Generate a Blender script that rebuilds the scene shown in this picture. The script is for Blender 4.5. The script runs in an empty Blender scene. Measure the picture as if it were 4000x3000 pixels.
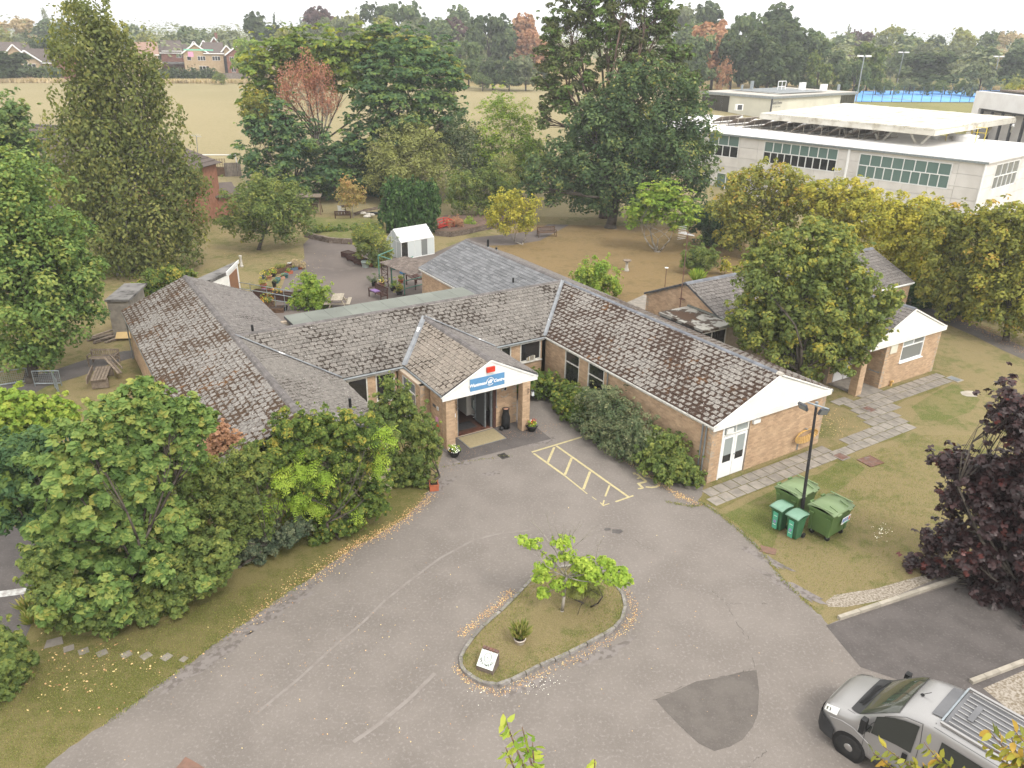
import bpy,math,random
import numpy as np
from mathutils import Matrix,Vector
# ---------------------------------------------------------------- camera, world, sun
SC=bpy.context.scene
COL=SC.collection
H=16.5;F=3010.0
PITCH=math.radians(23.9);ROLL=math.radians(-0.95)
def _axes():
 cp,sp=math.cos(PITCH),math.sin(PITCH)
 f=np.array([0,cp,-sp]);rt=np.array([1,0,0.]);d=np.cross(f,rt)
 c,s=math.cos(ROLL),math.sin(ROLL)
 return c*rt+s*d,-s*rt+c*d,f
CR,CD,CF=_axes()
cam_d=bpy.data.cameras.new('camera');cam=bpy.data.objects.new('camera',cam_d);COL.objects.link(cam)
cam_d.sensor_width=36;cam_d.lens=F/4000*36;cam_d.clip_start=0.1;cam_d.clip_end=12000
M=Matrix.Identity(4)
for i in range(3):
 M[i][0]=CR[i];M[i][1]=-CD[i];M[i][2]=-CF[i]
M[2][3]=H
cam.matrix_world=M
SC.camera=cam
SC.render.resolution_x=1024;SC.render.resolution_y=768
SUN_AZ=math.radians(-52);SUN_EL=math.radians(52)
W=bpy.data.worlds.new('World');SC.world=W;W.use_nodes=True
nt=W.node_tree;nt.nodes.clear()
sky=nt.nodes.new('ShaderNodeTexSky');sky.sky_type='NISHITA';sky.sun_disc=False
sky.sun_elevation=SUN_EL;sky.sun_rotation=math.pi/2-SUN_AZ;sky.air_density=1.0;sky.dust_density=3.0
hsv=nt.nodes.new('ShaderNodeHueSaturation');hsv.inputs['Saturation'].default_value=0.25
mx=nt.nodes.new('ShaderNodeMix');mx.data_type='RGBA';mx.inputs[0].default_value=0.72
mx.inputs[7].default_value=(15.2,15.0,14.7,1)
bg=nt.nodes.new('ShaderNodeBackground');bg.inputs['Strength'].default_value=0.10
wo=nt.nodes.new('ShaderNodeOutputWorld')
nt.links.new(sky.outputs[0],hsv.inputs['Color']);nt.links.new(hsv.outputs[0],mx.inputs[6])
nt.links.new(mx.outputs[2],bg.inputs[0]);nt.links.new(bg.outputs[0],wo.inputs[0])
sd=bpy.data.lights.new('sun','SUN');sd.energy=1.35;sd.angle=math.radians(14);sd.color=(1,0.95,0.87)
so=bpy.data.objects.new('sun',sd);COL.objects.link(so)
sv=Vector((math.cos(SUN_AZ)*math.cos(SUN_EL),math.sin(SUN_AZ)*math.cos(SUN_EL),math.sin(SUN_EL)))
so.rotation_euler=sv.to_track_quat('Z','Y').to_euler()
SC.view_settings.view_transform='Standard';SC.view_settings.look='None'
SC.view_settings.exposure=0.78;SC.view_settings.gamma=1.0;SC.view_settings.use_curve_mapping=False
SC.render.engine='CYCLES'
SC.cycles.max_bounces=5;SC.cycles.diffuse_bounces=3;SC.cycles.glossy_bounces=2
SC.cycles.transmission_bounces=3;SC.cycles.transparent_max_bounces=4;SC.cycles.volume_bounces=0
rng=np.random.default_rng(7);random.seed(7)
# ---------------------------------------------------------------- geometry of the place
def ray(x,y):return(x-2000)*CR+(y-1500)*CD+F*CF
def ss(t):t=min(max(t,0.),1.);return t*t*(3-2*t)
def tz(x,y):return 6.8*ss((y-76)/64)+max(0,y-138)*0.008
def at(px,py,z=None):
 """point of the ground (or of height z) seen at a place of the photograph"""
 r=ray(px,py)
 if z is not None:
  t=(z-H)/r[2];return np.array([r[0]*t,r[1]*t,z])
 t=0.001;p=r*t
 for i in range(4000):
  p=r*t
  if H+p[2]<tz(p[0],p[1]):break
  t*=1.004
 a,b=t/1.004,t
 for i in range(24):
  m=(a+b)/2;p=r*m
  if H+p[2]<tz(p[0],p[1]):b=m
  else:a=m
 p=r*a;return np.array([p[0],p[1],tz(p[0],p[1])])
def above(g,px,py,off=0.0):
 """point seen at (px,py) standing at the horizontal distance of g (plus off)"""
 r=ray(px,py);t=(math.hypot(g[0],g[1])+off)/math.hypot(r[0],r[1])
 return np.array([r[0]*t,r[1]*t,H+r[2]*t])
def mpp(g):return float(np.linalg.norm(np.array(g)-np.array([0,0,H])))/F
AZ=math.radians(-57.65)
U=np.array([math.cos(AZ),math.sin(AZ)]);VV=np.array([-math.sin(AZ),math.cos(AZ)])
def on_u(px,py,val):
 r=ray(px,py);t=val/(r[:2]@U);p=r*t;return float(p[:2]@VV),H+p[2]
def on_v(px,py,val):
 r=ray(px,py);t=val/(r[:2]@VV);p=r*t;return float(p[:2]@U),H+p[2]
 # ---------------------------------------------------------------- materials
MATS={}
def _n(nt,t,**k):
 n=nt.nodes.new('ShaderNode'+t)
 for a,b in k.items():
  if a.startswith('_'):setattr(n,a[1:],b)
  else:n.inputs[a].default_value=b
 return n
def _mix(nt,f,a,b,bt='MIX'):
 m=nt.nodes.new('ShaderNodeMix');m.data_type='RGBA';m.blend_type=bt
 for i,v in((0,f),(6,a),(7,b)):
  if isinstance(v,bpy.types.NodeSocket):nt.links.new(v,m.inputs[i])
  elif i==0:m.inputs[0].default_value=v
  else:m.inputs[i].default_value=(*v[:3],1)
 return m.outputs[2]
def _math(nt,op,a,b=None,c=None,clamp=False):
 m=nt.nodes.new('ShaderNodeMath');m.operation=op;m.use_clamp=clamp
 for i,v in enumerate((a,b,c)):
  if v is None:continue
  if isinstance(v,bpy.types.NodeSocket):nt.links.new(v,m.inputs[i])
  else:m.inputs[i].default_value=v
 return m.outputs[0]
def _step(nt,v,lo,hi):
 m=nt.nodes.new('ShaderNodeMapRange');m.interpolation_type='SMOOTHSTEP'
 nt.links.new(v,m.inputs[0]);m.inputs[1].default_value=lo;m.inputs[2].default_value=hi
 return m.outputs[0]
def _noise(nt,scale,detail=3,rough=0.55,vec=None,dist=0.0):
 n=nt.nodes.new('ShaderNodeTexNoise');n.inputs['Scale'].default_value=scale
 n.inputs['Detail'].default_value=detail;n.inputs['Roughness'].default_value=rough
 n.inputs['Distortion'].default_value=dist
 if vec is not None:nt.links.new(vec,n.inputs['Vector'])
 return n.outputs[0]
def newmat(name):
 m=bpy.data.materials.new(name);m.use_nodes=True;MATS[name]=m
 nt=m.node_tree;nt.nodes.clear()
 out=nt.nodes.new('ShaderNodeOutputMaterial');b=nt.nodes.new('ShaderNodeBsdfPrincipled')
 nt.links.new(b.outputs[0],out.inputs[0])
 g=nt.nodes.new('ShaderNodeNewGeometry')
 return m,nt,b,g.outputs['Position'],out
def pm(name,c1,c2=None,scale=3.0,rough=0.8,metal=0.0,bump=0.0,bscale=40,lo=0.35,hi=0.65,detail=4,spec=0.3,tint=0.0,dirt=None,dscale=1.3,dlo=0.5,dhi=0.75):
 m,nt,b,pos,out=newmat(name)
 col=None
 if c2 is None:c2=tuple(x*0.85 for x in c1)
 n=_noise(nt,scale,detail,vec=pos)
 col=_mix(nt,_step(nt,n,lo,hi),c1,c2)
 if tint:
  a=nt.nodes.new('ShaderNodeAttribute');a.attribute_name='tint'
  oi=nt.nodes.new('ShaderNodeObjectInfo')
  f=_math(nt,'FRACT',_math(nt,'ADD',a.outputs['Fac'],oi.outputs['Random']))
  v=_math(nt,'MULTIPLY_ADD',f,tint*2,1-tint)
  cc=nt.nodes.new('ShaderNodeCombineXYZ')
  for i in range(3):nt.links.new(v,cc.inputs[i])
  col=_mix(nt,1.0,col,cc.outputs[0],'MULTIPLY')
 if dirt:
  col=_mix(nt,_step(nt,_noise(nt,dscale,5,0.65,vec=pos),dlo,dhi),col,dirt)
 nt.links.new(col,b.inputs['Base Color'])
 b.inputs['Roughness'].default_value=rough;b.inputs['Metallic'].default_value=metal
 b.inputs['Specular IOR Level'].default_value=spec
 if bump:
  bp=nt.nodes.new('ShaderNodeBump');bp.inputs['Strength'].default_value=bump;bp.inputs['Distance'].default_value=0.02
  nt.links.new(_noise(nt,bscale,3,vec=pos),bp.inputs['Height']);nt.links.new(bp.outputs[0],b.inputs['Normal'])
 return m
LEAFK=1.7
def leafmat(name,cols,trans=0.3,rough=0.7,spec=0.08):
 """cols: list of (pos, rgb) over the leaf's own tint value"""
 m,nt,b,pos,out=newmat(name)
 a=nt.nodes.new('ShaderNodeAttribute');a.attribute_name='tint'
 r=nt.nodes.new('ShaderNodeValToRGB');cr=r.color_ramp
 while len(cr.elements)<len(cols):cr.elements.new(0.5)
 for e,(p,c)in zip(cr.elements,cols):e.position=p;e.color=(*[v*LEAFK for v in c],1)
 nt.links.new(a.outputs['Fac'],r.inputs[0])
 nt.links.new(r.outputs[0],b.inputs['Base Color'])
 b.inputs['Roughness'].default_value=rough;b.inputs['Specular IOR Level'].default_value=spec
 t=nt.nodes.new('ShaderNodeBsdfTranslucent');
 col=_mix(nt,1.0,r.outputs[0],(1.5,1.45,0.7),'MULTIPLY');nt.links.new(col,t.inputs[0])
 ms=nt.nodes.new('ShaderNodeMixShader');ms.inputs[0].default_value=trans
 nt.links.new(b.outputs[0],ms.inputs[1]);nt.links.new(t.outputs[0],ms.inputs[2]);nt.links.new(ms.outputs[0],out.inputs[0])
 return m
def tilemat(name,base,lichen,moss,moss_thr=0.5,edge=1.0,lich_thr=0.5,orange=0.0,mscale=7):
 m,nt,b,pos,out=newmat(name)
 a=nt.nodes.new('ShaderNodeAttribute');a.attribute_name='tint'
 oi=nt.nodes.new('ShaderNodeObjectInfo')
 f=_math(nt,'FRACT',_math(nt,'ADD',a.outputs['Fac'],oi.outputs['Random']))
 v=_math(nt,'MULTIPLY_ADD',f,0.5,0.75)
 cc=nt.nodes.new('ShaderNodeCombineXYZ')
 for i in range(3):nt.links.new(v,cc.inputs[i])
 col=_mix(nt,1.0,base,cc.outputs[0],'MULTIPLY')
 col=_mix(nt,_step(nt,_noise(nt,11,5,0.7,pos),lich_thr-0.06,lich_thr+0.1),col,lichen)
 uv=nt.nodes.new('ShaderNodeUVMap');uv.uv_map='UVMap'
 sx=nt.nodes.new('ShaderNodeSeparateXYZ');nt.links.new(uv.outputs[0],sx.inputs[0])
 def ed(s):return _math(nt,'ABSOLUTE',_math(nt,'SUBTRACT',s,0.5))
 e=_math(nt,'MAXIMUM',ed(sx.outputs[0]),ed(sx.outputs[1]))  # 0 centre .. 0.5 edge
 e=_math(nt,'MULTIPLY',_math(nt,'SUBTRACT',e,0.33),edge)
 big=_noise(nt,0.45,3,0.6,pos)
 n=_math(nt,'ADD',_noise(nt,mscale,5,0.72,pos,0.6),_math(nt,'MULTIPLY',_math(nt,'SUBTRACT',big,0.5),0.7))
 mm=_step(nt,_math(nt,'ADD',n,e),moss_thr-0.015,moss_thr+0.03)
 mcol=_mix(nt,_noise(nt,25,3,0.6,pos),tuple(x*0.5 for x in moss),tuple(x*1.5 for x in moss))
 if orange:mcol=_mix(nt,_step(nt,_noise(nt,0.8,4,0.7,pos),orange-0.05,orange+0.12),mcol,(0.16,0.068,0.016))
 col=_mix(nt,mm,col,mcol)
 spots=_step(nt,_noise(nt,16,2,0.5,pos),0.69,0.72)
 col=_mix(nt,spots,col,(0.62,0.6,0.56))
 nt.links.new(col,b.inputs['Base Color']);b.inputs['Roughness'].default_value=0.85
 b.inputs['Specular IOR Level'].default_value=0.25
 bp=nt.nodes.new('ShaderNodeBump');bp.inputs['Strength'].default_value=0.6;bp.inputs['Distance'].default_value=0.02
 nt.links.new(_math(nt,'ADD',mm,_noise(nt,60,3,0.6,pos)),bp.inputs['Height']);nt.links.new(bp.outputs[0],b.inputs['Normal'])
 return m
pm('asphalt',(0.198,0.174,0.154),(0.162,0.142,0.125),0.6,0.95,bump=0.7,bscale=45,lo=0.3,hi=0.7,dirt=(0.24,0.213,0.194),dscale=11,dlo=0.5,dhi=0.7)
pm('asphalt_dark',(0.108,0.095,0.089),(0.085,0.075,0.07),1.2,0.95,bump=0.6,bscale=45,dirt=(0.14,0.125,0.118),dscale=12)
pm('asphalt_patch',(0.128,0.113,0.1),(0.105,0.092,0.082),1.5,0.95,bump=0.6,bscale=45,dirt=(0.15,0.132,0.12),dscale=14)
pm('courtyard',(0.15,0.125,0.11),(0.11,0.092,0.083),0.3,0.95,bump=0.4,bscale=50,dirt=(0.18,0.15,0.13),dscale=0.6)
def grassmat(name,g,d,s1=0.35,mix=0.5,extra=(0.3,0.22,0.1)):
 m,nt,b,pos,out=newmat(name)
 n=_math(nt,'ADD',_math(nt,'MULTIPLY',_noise(nt,s1,3,0.6,pos),0.5),_math(nt,'MULTIPLY',_noise(nt,2.2,5,0.7,pos),0.5))
 col=_mix(nt,_step(nt,n,mix-0.07,mix+0.07),g,d)
 fine=_noise(nt,18,5,0.8,pos)
 col=_mix(nt,_step(nt,fine,0.42,0.72),col,extra)
 col=_mix(nt,_step(nt,_noise(nt,45,2,0.7,pos),0.5,0.75),col,tuple(x*0.4 for x in g))
 nt.links.new(col,b.inputs['Base Color']);b.inputs['Roughness'].default_value=0.95;b.inputs['Specular IOR Level'].default_value=0.1
 bp=nt.nodes.new('ShaderNodeBump');bp.inputs['Strength'].default_value=0.8;bp.inputs['Distance'].default_value=0.05
 nt.links.new(_noise(nt,30,4,0.7,pos),bp.inputs['Height']);nt.links.new(bp.outputs[0],b.inputs['Normal'])
 return m
grassmat('lawn',(0.112,0.125,0.034),(0.235,0.188,0.093),mix=0.46,extra=(0.3,0.24,0.13))
grassmat('lawn_front',(0.115,0.12,0.032),(0.19,0.162,0.066),mix=0.5,extra=(0.24,0.2,0.09))
grassmat('lawn_green',(0.105,0.13,0.03),(0.2,0.175,0.075),mix=0.52,extra=(0.26,0.22,0.11))
grassmat('lawn_dry',(0.15,0.11,0.048),(0.215,0.15,0.072),mix=0.45,extra=(0.28,0.2,0.1))
grassmat('field',(0.25,0.215,0.11),(0.3,0.25,0.14),s1=0.03,mix=0.5,extra=(0.3,0.25,0.14))
grassmat('field_green',(0.17,0.17,0.06),(0.24,0.22,0.085),s1=0.04,mix=0.5,extra=(0.23,0.21,0.085))
grassmat('rough_grass',(0.22,0.18,0.08),(0.35,0.26,0.12),mix=0.5)
pm('bare_soil',(0.085,0.055,0.035),(0.13,0.085,0.055),4,0.95,bump=0.6,bscale=30)
pm('mulch',(0.16,0.1,0.075),(0.11,0.075,0.055),3,0.95,bump=0.6,bscale=30)
pm('gravel',(0.36,0.32,0.27),(0.18,0.145,0.1),14,0.95,bump=0.8,bscale=40)
pm('concrete',(0.27,0.24,0.205),(0.2,0.18,0.155),3,0.9,bump=0.25,bscale=50,tint=0.12,dirt=(0.2,0.17,0.13),dscale=2.5,dlo=0.52,dhi=0.8)
pm('concrete_pale',(0.38,0.34,0.28),(0.3,0.27,0.22),3,0.9,bump=0.2,bscale=50,tint=0.08)
pm('kerb',(0.27,0.25,0.23),(0.17,0.155,0.14),4,0.9,bump=0.4,bscale=40,tint=0.1,dirt=(0.55,0.53,0.5),dscale=9,dlo=0.66,dhi=0.7)
pm('paint_yellow',(0.48,0.41,0.22),(0.4,0.34,0.19),6,0.8,dirt=(0.25,0.21,0.17),dscale=14,dlo=0.6,dhi=0.66)
pm('paint_white_line',(0.5,0.5,0.48),(0.3,0.28,0.26),6,0.8)
pm('brick',(0.48,0.335,0.215),(0.41,0.28,0.178),2.0,0.9,bump=0.3,bscale=60,tint=0.15)
pm('brick_pillar',(0.5,0.355,0.23),(0.44,0.305,0.195),2.0,0.9,bump=0.3,bscale=60,tint=0.12)
pm('mortar',(0.4,0.33,0.25),(0.33,0.27,0.21),5,0.95)
pm('brick_red',(0.28,0.135,0.085),(0.22,0.1,0.062),3,0.9,tint=0.15,bump=0.3)
pm('house_brown',(0.24,0.115,0.085),(0.19,0.09,0.07),2,0.9)
pm('house_tan',(0.42,0.32,0.21),(0.36,0.27,0.17),2,0.9)
pm('house_roof',(0.12,0.095,0.083),(0.095,0.077,0.068),2,0.9,tint=0.15)
pm('house_roof_red',(0.3,0.19,0.14),(0.24,0.15,0.115),2,0.9)
pm('white_paint',(0.78,0.77,0.73),(0.7,0.69,0.65),2,0.5,dirt=(0.5,0.48,0.43),dscale=3,dlo=0.62,dhi=0.9)
pm('white_clean',(0.8,0.8,0.79),(0.76,0.76,0.75),2,0.4)
pm('white_frame',(0.66,0.64,0.59),(0.5,0.48,0.43),6,0.6,dirt=(0.3,0.27,0.22),dscale=6,dlo=0.62,dhi=0.8)
pm('render_white',(0.70,0.67,0.64),(0.62,0.59,0.56),0.7,0.8,tint=0.05,dirt=(0.5,0.46,0.42),dscale=0.5,dlo=0.6,dhi=0.95)
pm('roof_white',(0.72,0.71,0.69),(0.64,0.62,0.6),0.4,0.7,dirt=(0.55,0.42,0.36),dscale=0.35,dlo=0.68,dhi=0.8)
pm('canopy_white',(0.6,0.575,0.51),(0.48,0.45,0.38),0.5,0.7,tint=0.1,dirt=(0.3,0.26,0.19),dscale=0.7,dlo=0.5,dhi=0.75)
pm('sixth_form_wall',(0.62,0.6,0.5),(0.56,0.54,0.45),0.5,0.7)
pm('grey_metal',(0.3,0.32,0.33),(0.24,0.26,0.27),3,0.45,0.5)
pm('dark_grey',(0.07,0.075,0.08),(0.05,0.05,0.055),3,0.5)
pm('galvanised',(0.36,0.4,0.42),(0.27,0.3,0.32),8,0.4,0.7)
pm('lead',(0.24,0.25,0.262),(0.18,0.187,0.197),2.5,0.65,0.1,dirt=(0.7,0.7,0.7),dscale=1.6,dlo=0.62,dhi=0.66)
pm('black_plastic',(0.012,0.012,0.012),(0.02,0.02,0.02),5,0.5)
pm('rubber',(0.02,0.02,0.02),(0.03,0.028,0.026),8,0.8)
pm('black_paint',(0.02,0.02,0.022),(0.035,0.033,0.033),6,0.55,dirt=(0.4,0.4,0.38),dscale=14,dlo=0.66,dhi=0.7)
pm('ridge_tile',(0.15,0.135,0.13),(0.105,0.095,0.09),3,0.8,bump=0.3,tint=0.15,dirt=(0.35,0.33,0.3),dscale=9,dlo=0.62,dhi=0.7)
pm('ridge_blue',(0.17,0.18,0.2),(0.12,0.125,0.14),2,0.6,tint=0.15,dirt=(0.3,0.3,0.3),dscale=7,dlo=0.64,dhi=0.72)
pm('green_felt',(0.178,0.19,0.165),(0.152,0.162,0.141),0.8,0.85,bump=0.2,bscale=80,tint=0.07,dirt=(0.1,0.06,0.035),dscale=1.6,dlo=0.68,dhi=0.72)
pm('grey_felt',(0.29,0.28,0.25),(0.24,0.23,0.205),1,0.85,bump=0.3,dirt=(0.05,0.035,0.025),dscale=1.6,dlo=0.5,dhi=0.53)
pm('moss_debris',(0.075,0.042,0.024),(0.045,0.026,0.016),14,0.95,bump=0.8,bscale=30)
pm('dark_felt',(0.2,0.19,0.18),(0.11,0.105,0.1),0.9,0.85,dirt=(0.06,0.055,0.05),dscale=0.9,dlo=0.5,dhi=0.6)
pm('sign_blue',(0.11,0.27,0.47),(0.1,0.25,0.44),3,0.5)
pm('alarm_red',(0.6,0.045,0.02),(0.5,0.04,0.02),3,0.4)
pm('red_paint',(0.55,0.03,0.02),(0.45,0.03,0.02),5,0.5)
pm('wood_dark',(0.07,0.03,0.022),(0.045,0.02,0.015),9,0.7,tint=0.15)
pm('wood_grey',(0.25,0.2,0.155),(0.16,0.125,0.095),7,0.9,bump=0.4,tint=0.2)
pm('wood_pale',(0.4,0.35,0.28),(0.3,0.26,0.2),9,0.9,tint=0.12)
pm('wood_brown',(0.13,0.075,0.045),(0.085,0.05,0.03),7,0.9,tint=0.15)
pm('fence_grey',(0.22,0.19,0.17),(0.16,0.14,0.125),3,0.9,tint=0.15)
pm('door_brown',(0.26,0.13,0.07),(0.22,0.11,0.06),3,0.6)
pm('corrugated',(0.17,0.14,0.12),(0.1,0.08,0.07),3,0.85,bump=0.4,dirt=(0.28,0.24,0.2),dscale=4,dlo=0.55,dhi=0.7)
pm('green_pipe',(0.07,0.19,0.14),(0.1,0.22,0.17),8,0.5)
pm('palisade_green',(0.02,0.13,0.1),(0.02,0.1,0.08),4,0.5)
pm('stone',(0.2,0.16,0.13),(0.13,0.1,0.08),4,0.95,bump=0.6,bscale=25,tint=0.25)
pm('stone_pale',(0.5,0.47,0.41),(0.36,0.33,0.29),7,0.9,bump=0.3)
pm('terracotta',(0.42,0.13,0.06),(0.34,0.1,0.05),6,0.8)
pm('terracotta_pale',(0.5,0.28,0.19),(0.42,0.23,0.16),6,0.8)
pm('teal_plastic',(0.06,0.19,0.18),(0.05,0.15,0.15),4,0.5)
pm('slate_plastic',(0.1,0.15,0.2),(0.08,0.12,0.16),4,0.5)
pm('blue_plastic',(0.1,0.28,0.55),(0.09,0.24,0.48),4,0.5)
pm('grey_tub',(0.42,0.48,0.45),(0.36,0.42,0.4),4,0.5)
pm('pot_white',(0.62,0.58,0.54),(0.5,0.42,0.36),6,0.8)
pm('potting_soil',(0.05,0.032,0.022),(0.035,0.022,0.016),20,0.95)
pm('purple_cloth',(0.24,0.15,0.33),(0.2,0.12,0.28),6,0.9)
pm('bin_green',(0.1,0.165,0.055),(0.085,0.145,0.048),1.5,0.5)
pm('bin_lid',(0.17,0.235,0.115),(0.2,0.265,0.135),1.0,0.45)
pm('wheelie_green',(0.05,0.145,0.07),(0.042,0.125,0.06),2,0.5)
pm('wheelie_lid',(0.15,0.265,0.19),(0.18,0.3,0.22),2,0.45)
pm('sticker_green',(0.1,0.42,0.27),(0.09,0.38,0.24),3,0.5)
pm('sticker_violet',(0.3,0.25,0.48),(0.27,0.22,0.43),3,0.5)
pm('sticker_blue',(0.12,0.3,0.65),(0.1,0.27,0.6),3,0.5)
pm('sticker_red',(0.65,0.1,0.04),(0.6,0.09,0.04),3,0.5)
pm('hose_yellow',(0.6,0.38,0.13),(0.5,0.31,0.1),10,0.5)
pm('mat_tan',(0.33,0.275,0.165),(0.29,0.24,0.14),12,0.95,bump=0.4,bscale=120)
pm('mat_dark',(0.035,0.033,0.035),(0.05,0.047,0.047),12,0.95)
pm('quarry_tile',(0.13,0.055,0.035),(0.09,0.04,0.03),4,0.5,tint=0.3)
pm('floor_brown',(0.09,0.045,0.03),(0.07,0.036,0.025),3,0.35)
pm('interior_wall',(0.6,0.56,0.5),(0.55,0.52,0.46),2,0.8)
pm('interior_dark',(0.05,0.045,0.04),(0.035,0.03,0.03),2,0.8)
pm('rust',(0.17,0.085,0.06),(0.12,0.07,0.055),5,0.8,dirt=(0.2,0.19,0.18),dscale=4)
pm('manhole_brown',(0.2,0.115,0.085),(0.16,0.1,0.075),5,0.85)
pm('drain_metal',(0.06,0.055,0.05),(0.04,0.035,0.03),9,0.7)
pm('court_blue',(0.13,0.36,0.78),(0.12,0.33,0.72),0.2,0.8)
pm('court_line',(0.3,0.36,0.36),(0.28,0.33,0.33),1,0.8)
pm('van_silver',(0.36,0.35,0.34),(0.35,0.34,0.33),1,0.28,0.55,spec=0.5)
pm('van_roof',(0.3,0.29,0.28),(0.24,0.235,0.23),1,0.3,0.5,spec=0.5)
pm('van_dark_roof',(0.17,0.17,0.175),(0.14,0.14,0.145),1.5,0.4,0.3)
pm('van_trim',(0.03,0.03,0.031),(0.04,0.04,0.04),3,0.6)
pm('bark',(0.1,0.085,0.068),(0.065,0.053,0.042),6,0.95,bump=0.6,bscale=20)
pm('bark_pale',(0.3,0.27,0.23),(0.2,0.18,0.15),6,0.9,bump=0.4,bscale=25)
pm('bark_pine',(0.15,0.1,0.075),(0.09,0.062,0.05),5,0.95,bump=0.6,bscale=20)
pm('twig_brown',(0.2,0.13,0.09),(0.15,0.1,0.07),6,0.95)
pm('cardboard',(0.5,0.36,0.17),(0.46,0.33,0.16),3,0.9)
pm('greenhouse_frame',(0.75,0.75,0.74),(0.68,0.68,0.67),3,0.4)
pm('aerial_metal',(0.6,0.6,0.6),(0.5,0.5,0.5),3,0.4,0.5)
pm('yellow_rail',(0.65,0.5,0.06),(0.6,0.46,0.06),3,0.5)
pm('pink_cloth',(0.7,0.35,0.5),(0.65,0.3,0.45),3,0.8)
pm('mint_awning',(0.2,0.6,0.42),(0.18,0.55,0.4),3,0.8)
pm('hill_green',(0.08,0.1,0.06),(0.12,0.13,0.08),0.004,0.95)
pm('letter_dark',(0.1,0.1,0.1),(0.08,0.08,0.08),3,0.6)
pm('ceramic_tile',(0.62,0.64,0.6),(0.55,0.62,0.55),7,0.3)
pm('net_white',(0.7,0.7,0.7),(0.6,0.6,0.6),3,0.6)
tilemat('tile_east',(0.15,0.134,0.12),(0.265,0.245,0.218),(0.05,0.029,0.019),0.505,0.75,0.47,orange=0.62,mscale=5)
tilemat('tile_west',(0.145,0.13,0.118),(0.25,0.234,0.212),(0.062,0.037,0.021),0.5,0.6,0.47,orange=0.6,mscale=5)
tilemat('tile_central',(0.14,0.126,0.112),(0.22,0.202,0.178),(0.035,0.024,0.017),0.62,0.6,0.52,mscale=6)
tilemat('tile_porch',(0.195,0.165,0.135),(0.26,0.225,0.185),(0.04,0.027,0.018),0.66,0.9,0.5)
tilemat('tile_plain',(0.14,0.125,0.115),(0.2,0.185,0.17),(0.035,0.026,0.022),0.7,0.6,0.53)
tilemat('tile_slate',(0.145,0.147,0.152),(0.18,0.182,0.186),(0.03,0.028,0.028),0.8,0.6,0.6)
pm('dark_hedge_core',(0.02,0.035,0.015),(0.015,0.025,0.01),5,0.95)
# glass
def glassmat(name,col,rough=0.06,alpha=None,spec=0.7):
 m,nt,b,pos,out=newmat(name)
 b.inputs['Base Color'].default_value=(*col,1);b.inputs['Roughness'].default_value=rough
 b.inputs['Specular IOR Level'].default_value=spec
 if alpha:b.inputs['Alpha'].default_value=alpha
 return m
glassmat('glass_dark',(0.02,0.02,0.02));glassmat('glass_van',(0.025,0.028,0.024),0.04)
glassmat('glass_windscreen',(0.055,0.06,0.045),0.04)
glassmat('glass_blind',(0.13,0.2,0.18),0.2);glassmat('glass_pale',(0.3,0.33,0.33),0.15)
glassmat('glass_grey',(0.18,0.19,0.19),0.15);glassmat('glass_green_house',(0.62,0.66,0.66),0.2,0.82)
glassmat('chrome',(0.6,0.6,0.6),0.15);glassmat('lamp_lens',(0.75,0.75,0.72),0.15)
MATS['chrome'].node_tree.nodes['Principled BSDF'].inputs['Metallic'].default_value=0.9
# foliage (real leaf colours)
L=leafmat
L('leaf_syc',[(0,(0.045,0.08,0.024)),(0.5,(0.1,0.15,0.042)),(0.85,(0.17,0.2,0.055)),(1,(0.19,0.19,0.05))])
L('leaf_syc_far',[(0,(0.05,0.085,0.03)),(0.5,(0.085,0.13,0.045)),(1,(0.16,0.18,0.06))])
L('leaf_birch',[(0,(0.055,0.07,0.024)),(0.5,(0.095,0.11,0.034)),(1,(0.165,0.16,0.05))])
L('leaf_dark',[(0,(0.026,0.05,0.027)),(0.5,(0.045,0.08,0.04)),(1,(0.09,0.12,0.055))])
L('leaf_robinia',[(0,(0.032,0.065,0.03)),(0.5,(0.058,0.1,0.042)),(1,(0.11,0.15,0.035))])
L('leaf_rob_top',[(0,(0.06,0.095,0.025)),(0.5,(0.1,0.14,0.03)),(1,(0.2,0.2,0.03))])
L('leaf_oak',[(0,(0.032,0.055,0.026)),(0.5,(0.058,0.09,0.038)),(0.9,(0.1,0.135,0.05)),(1,(0.16,0.16,0.05))])
L('leaf_olive',[(0,(0.12,0.135,0.045)),(0.5,(0.185,0.195,0.07)),(1,(0.22,0.23,0.085))])
L('leaf_pine',[(0,(0.05,0.055,0.022)),(0.4,(0.07,0.08,0.03)),(0.75,(0.07,0.12,0.028)),(1,(0.09,0.15,0.035))],trans=0.1)
L('leaf_dead',[(0,(0.2,0.09,0.055)),(1,(0.3,0.15,0.1))],trans=0.15)
L('leaf_copper',[(0,(0.18,0.1,0.065)),(1,(0.3,0.18,0.11))])
L('leaf_purple',[(0,(0.01,0.005,0.005)),(0.45,(0.02,0.009,0.009)),(0.85,(0.032,0.015,0.015)),(1,(0.06,0.013,0.01))],trans=0.1,rough=0.45,spec=0.4)
L('leaf_yellow',[(0,(0.12,0.135,0.03)),(0.4,(0.23,0.22,0.035)),(1,(0.33,0.28,0.05))])
L('leaf_yelgreen',[(0,(0.085,0.1,0.028)),(0.5,(0.165,0.17,0.04)),(0.85,(0.22,0.2,0.035)),(1,(0.3,0.2,0.05))])
L('leaf_mid',[(0,(0.05,0.075,0.024)),(0.5,(0.09,0.12,0.034)),(1,(0.16,0.17,0.045))])
L('leaf_cherry',[(0,(0.07,0.095,0.032)),(0.5,(0.12,0.145,0.042)),(0.85,(0.2,0.205,0.05)),(1,(0.26,0.22,0.04))])
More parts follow.
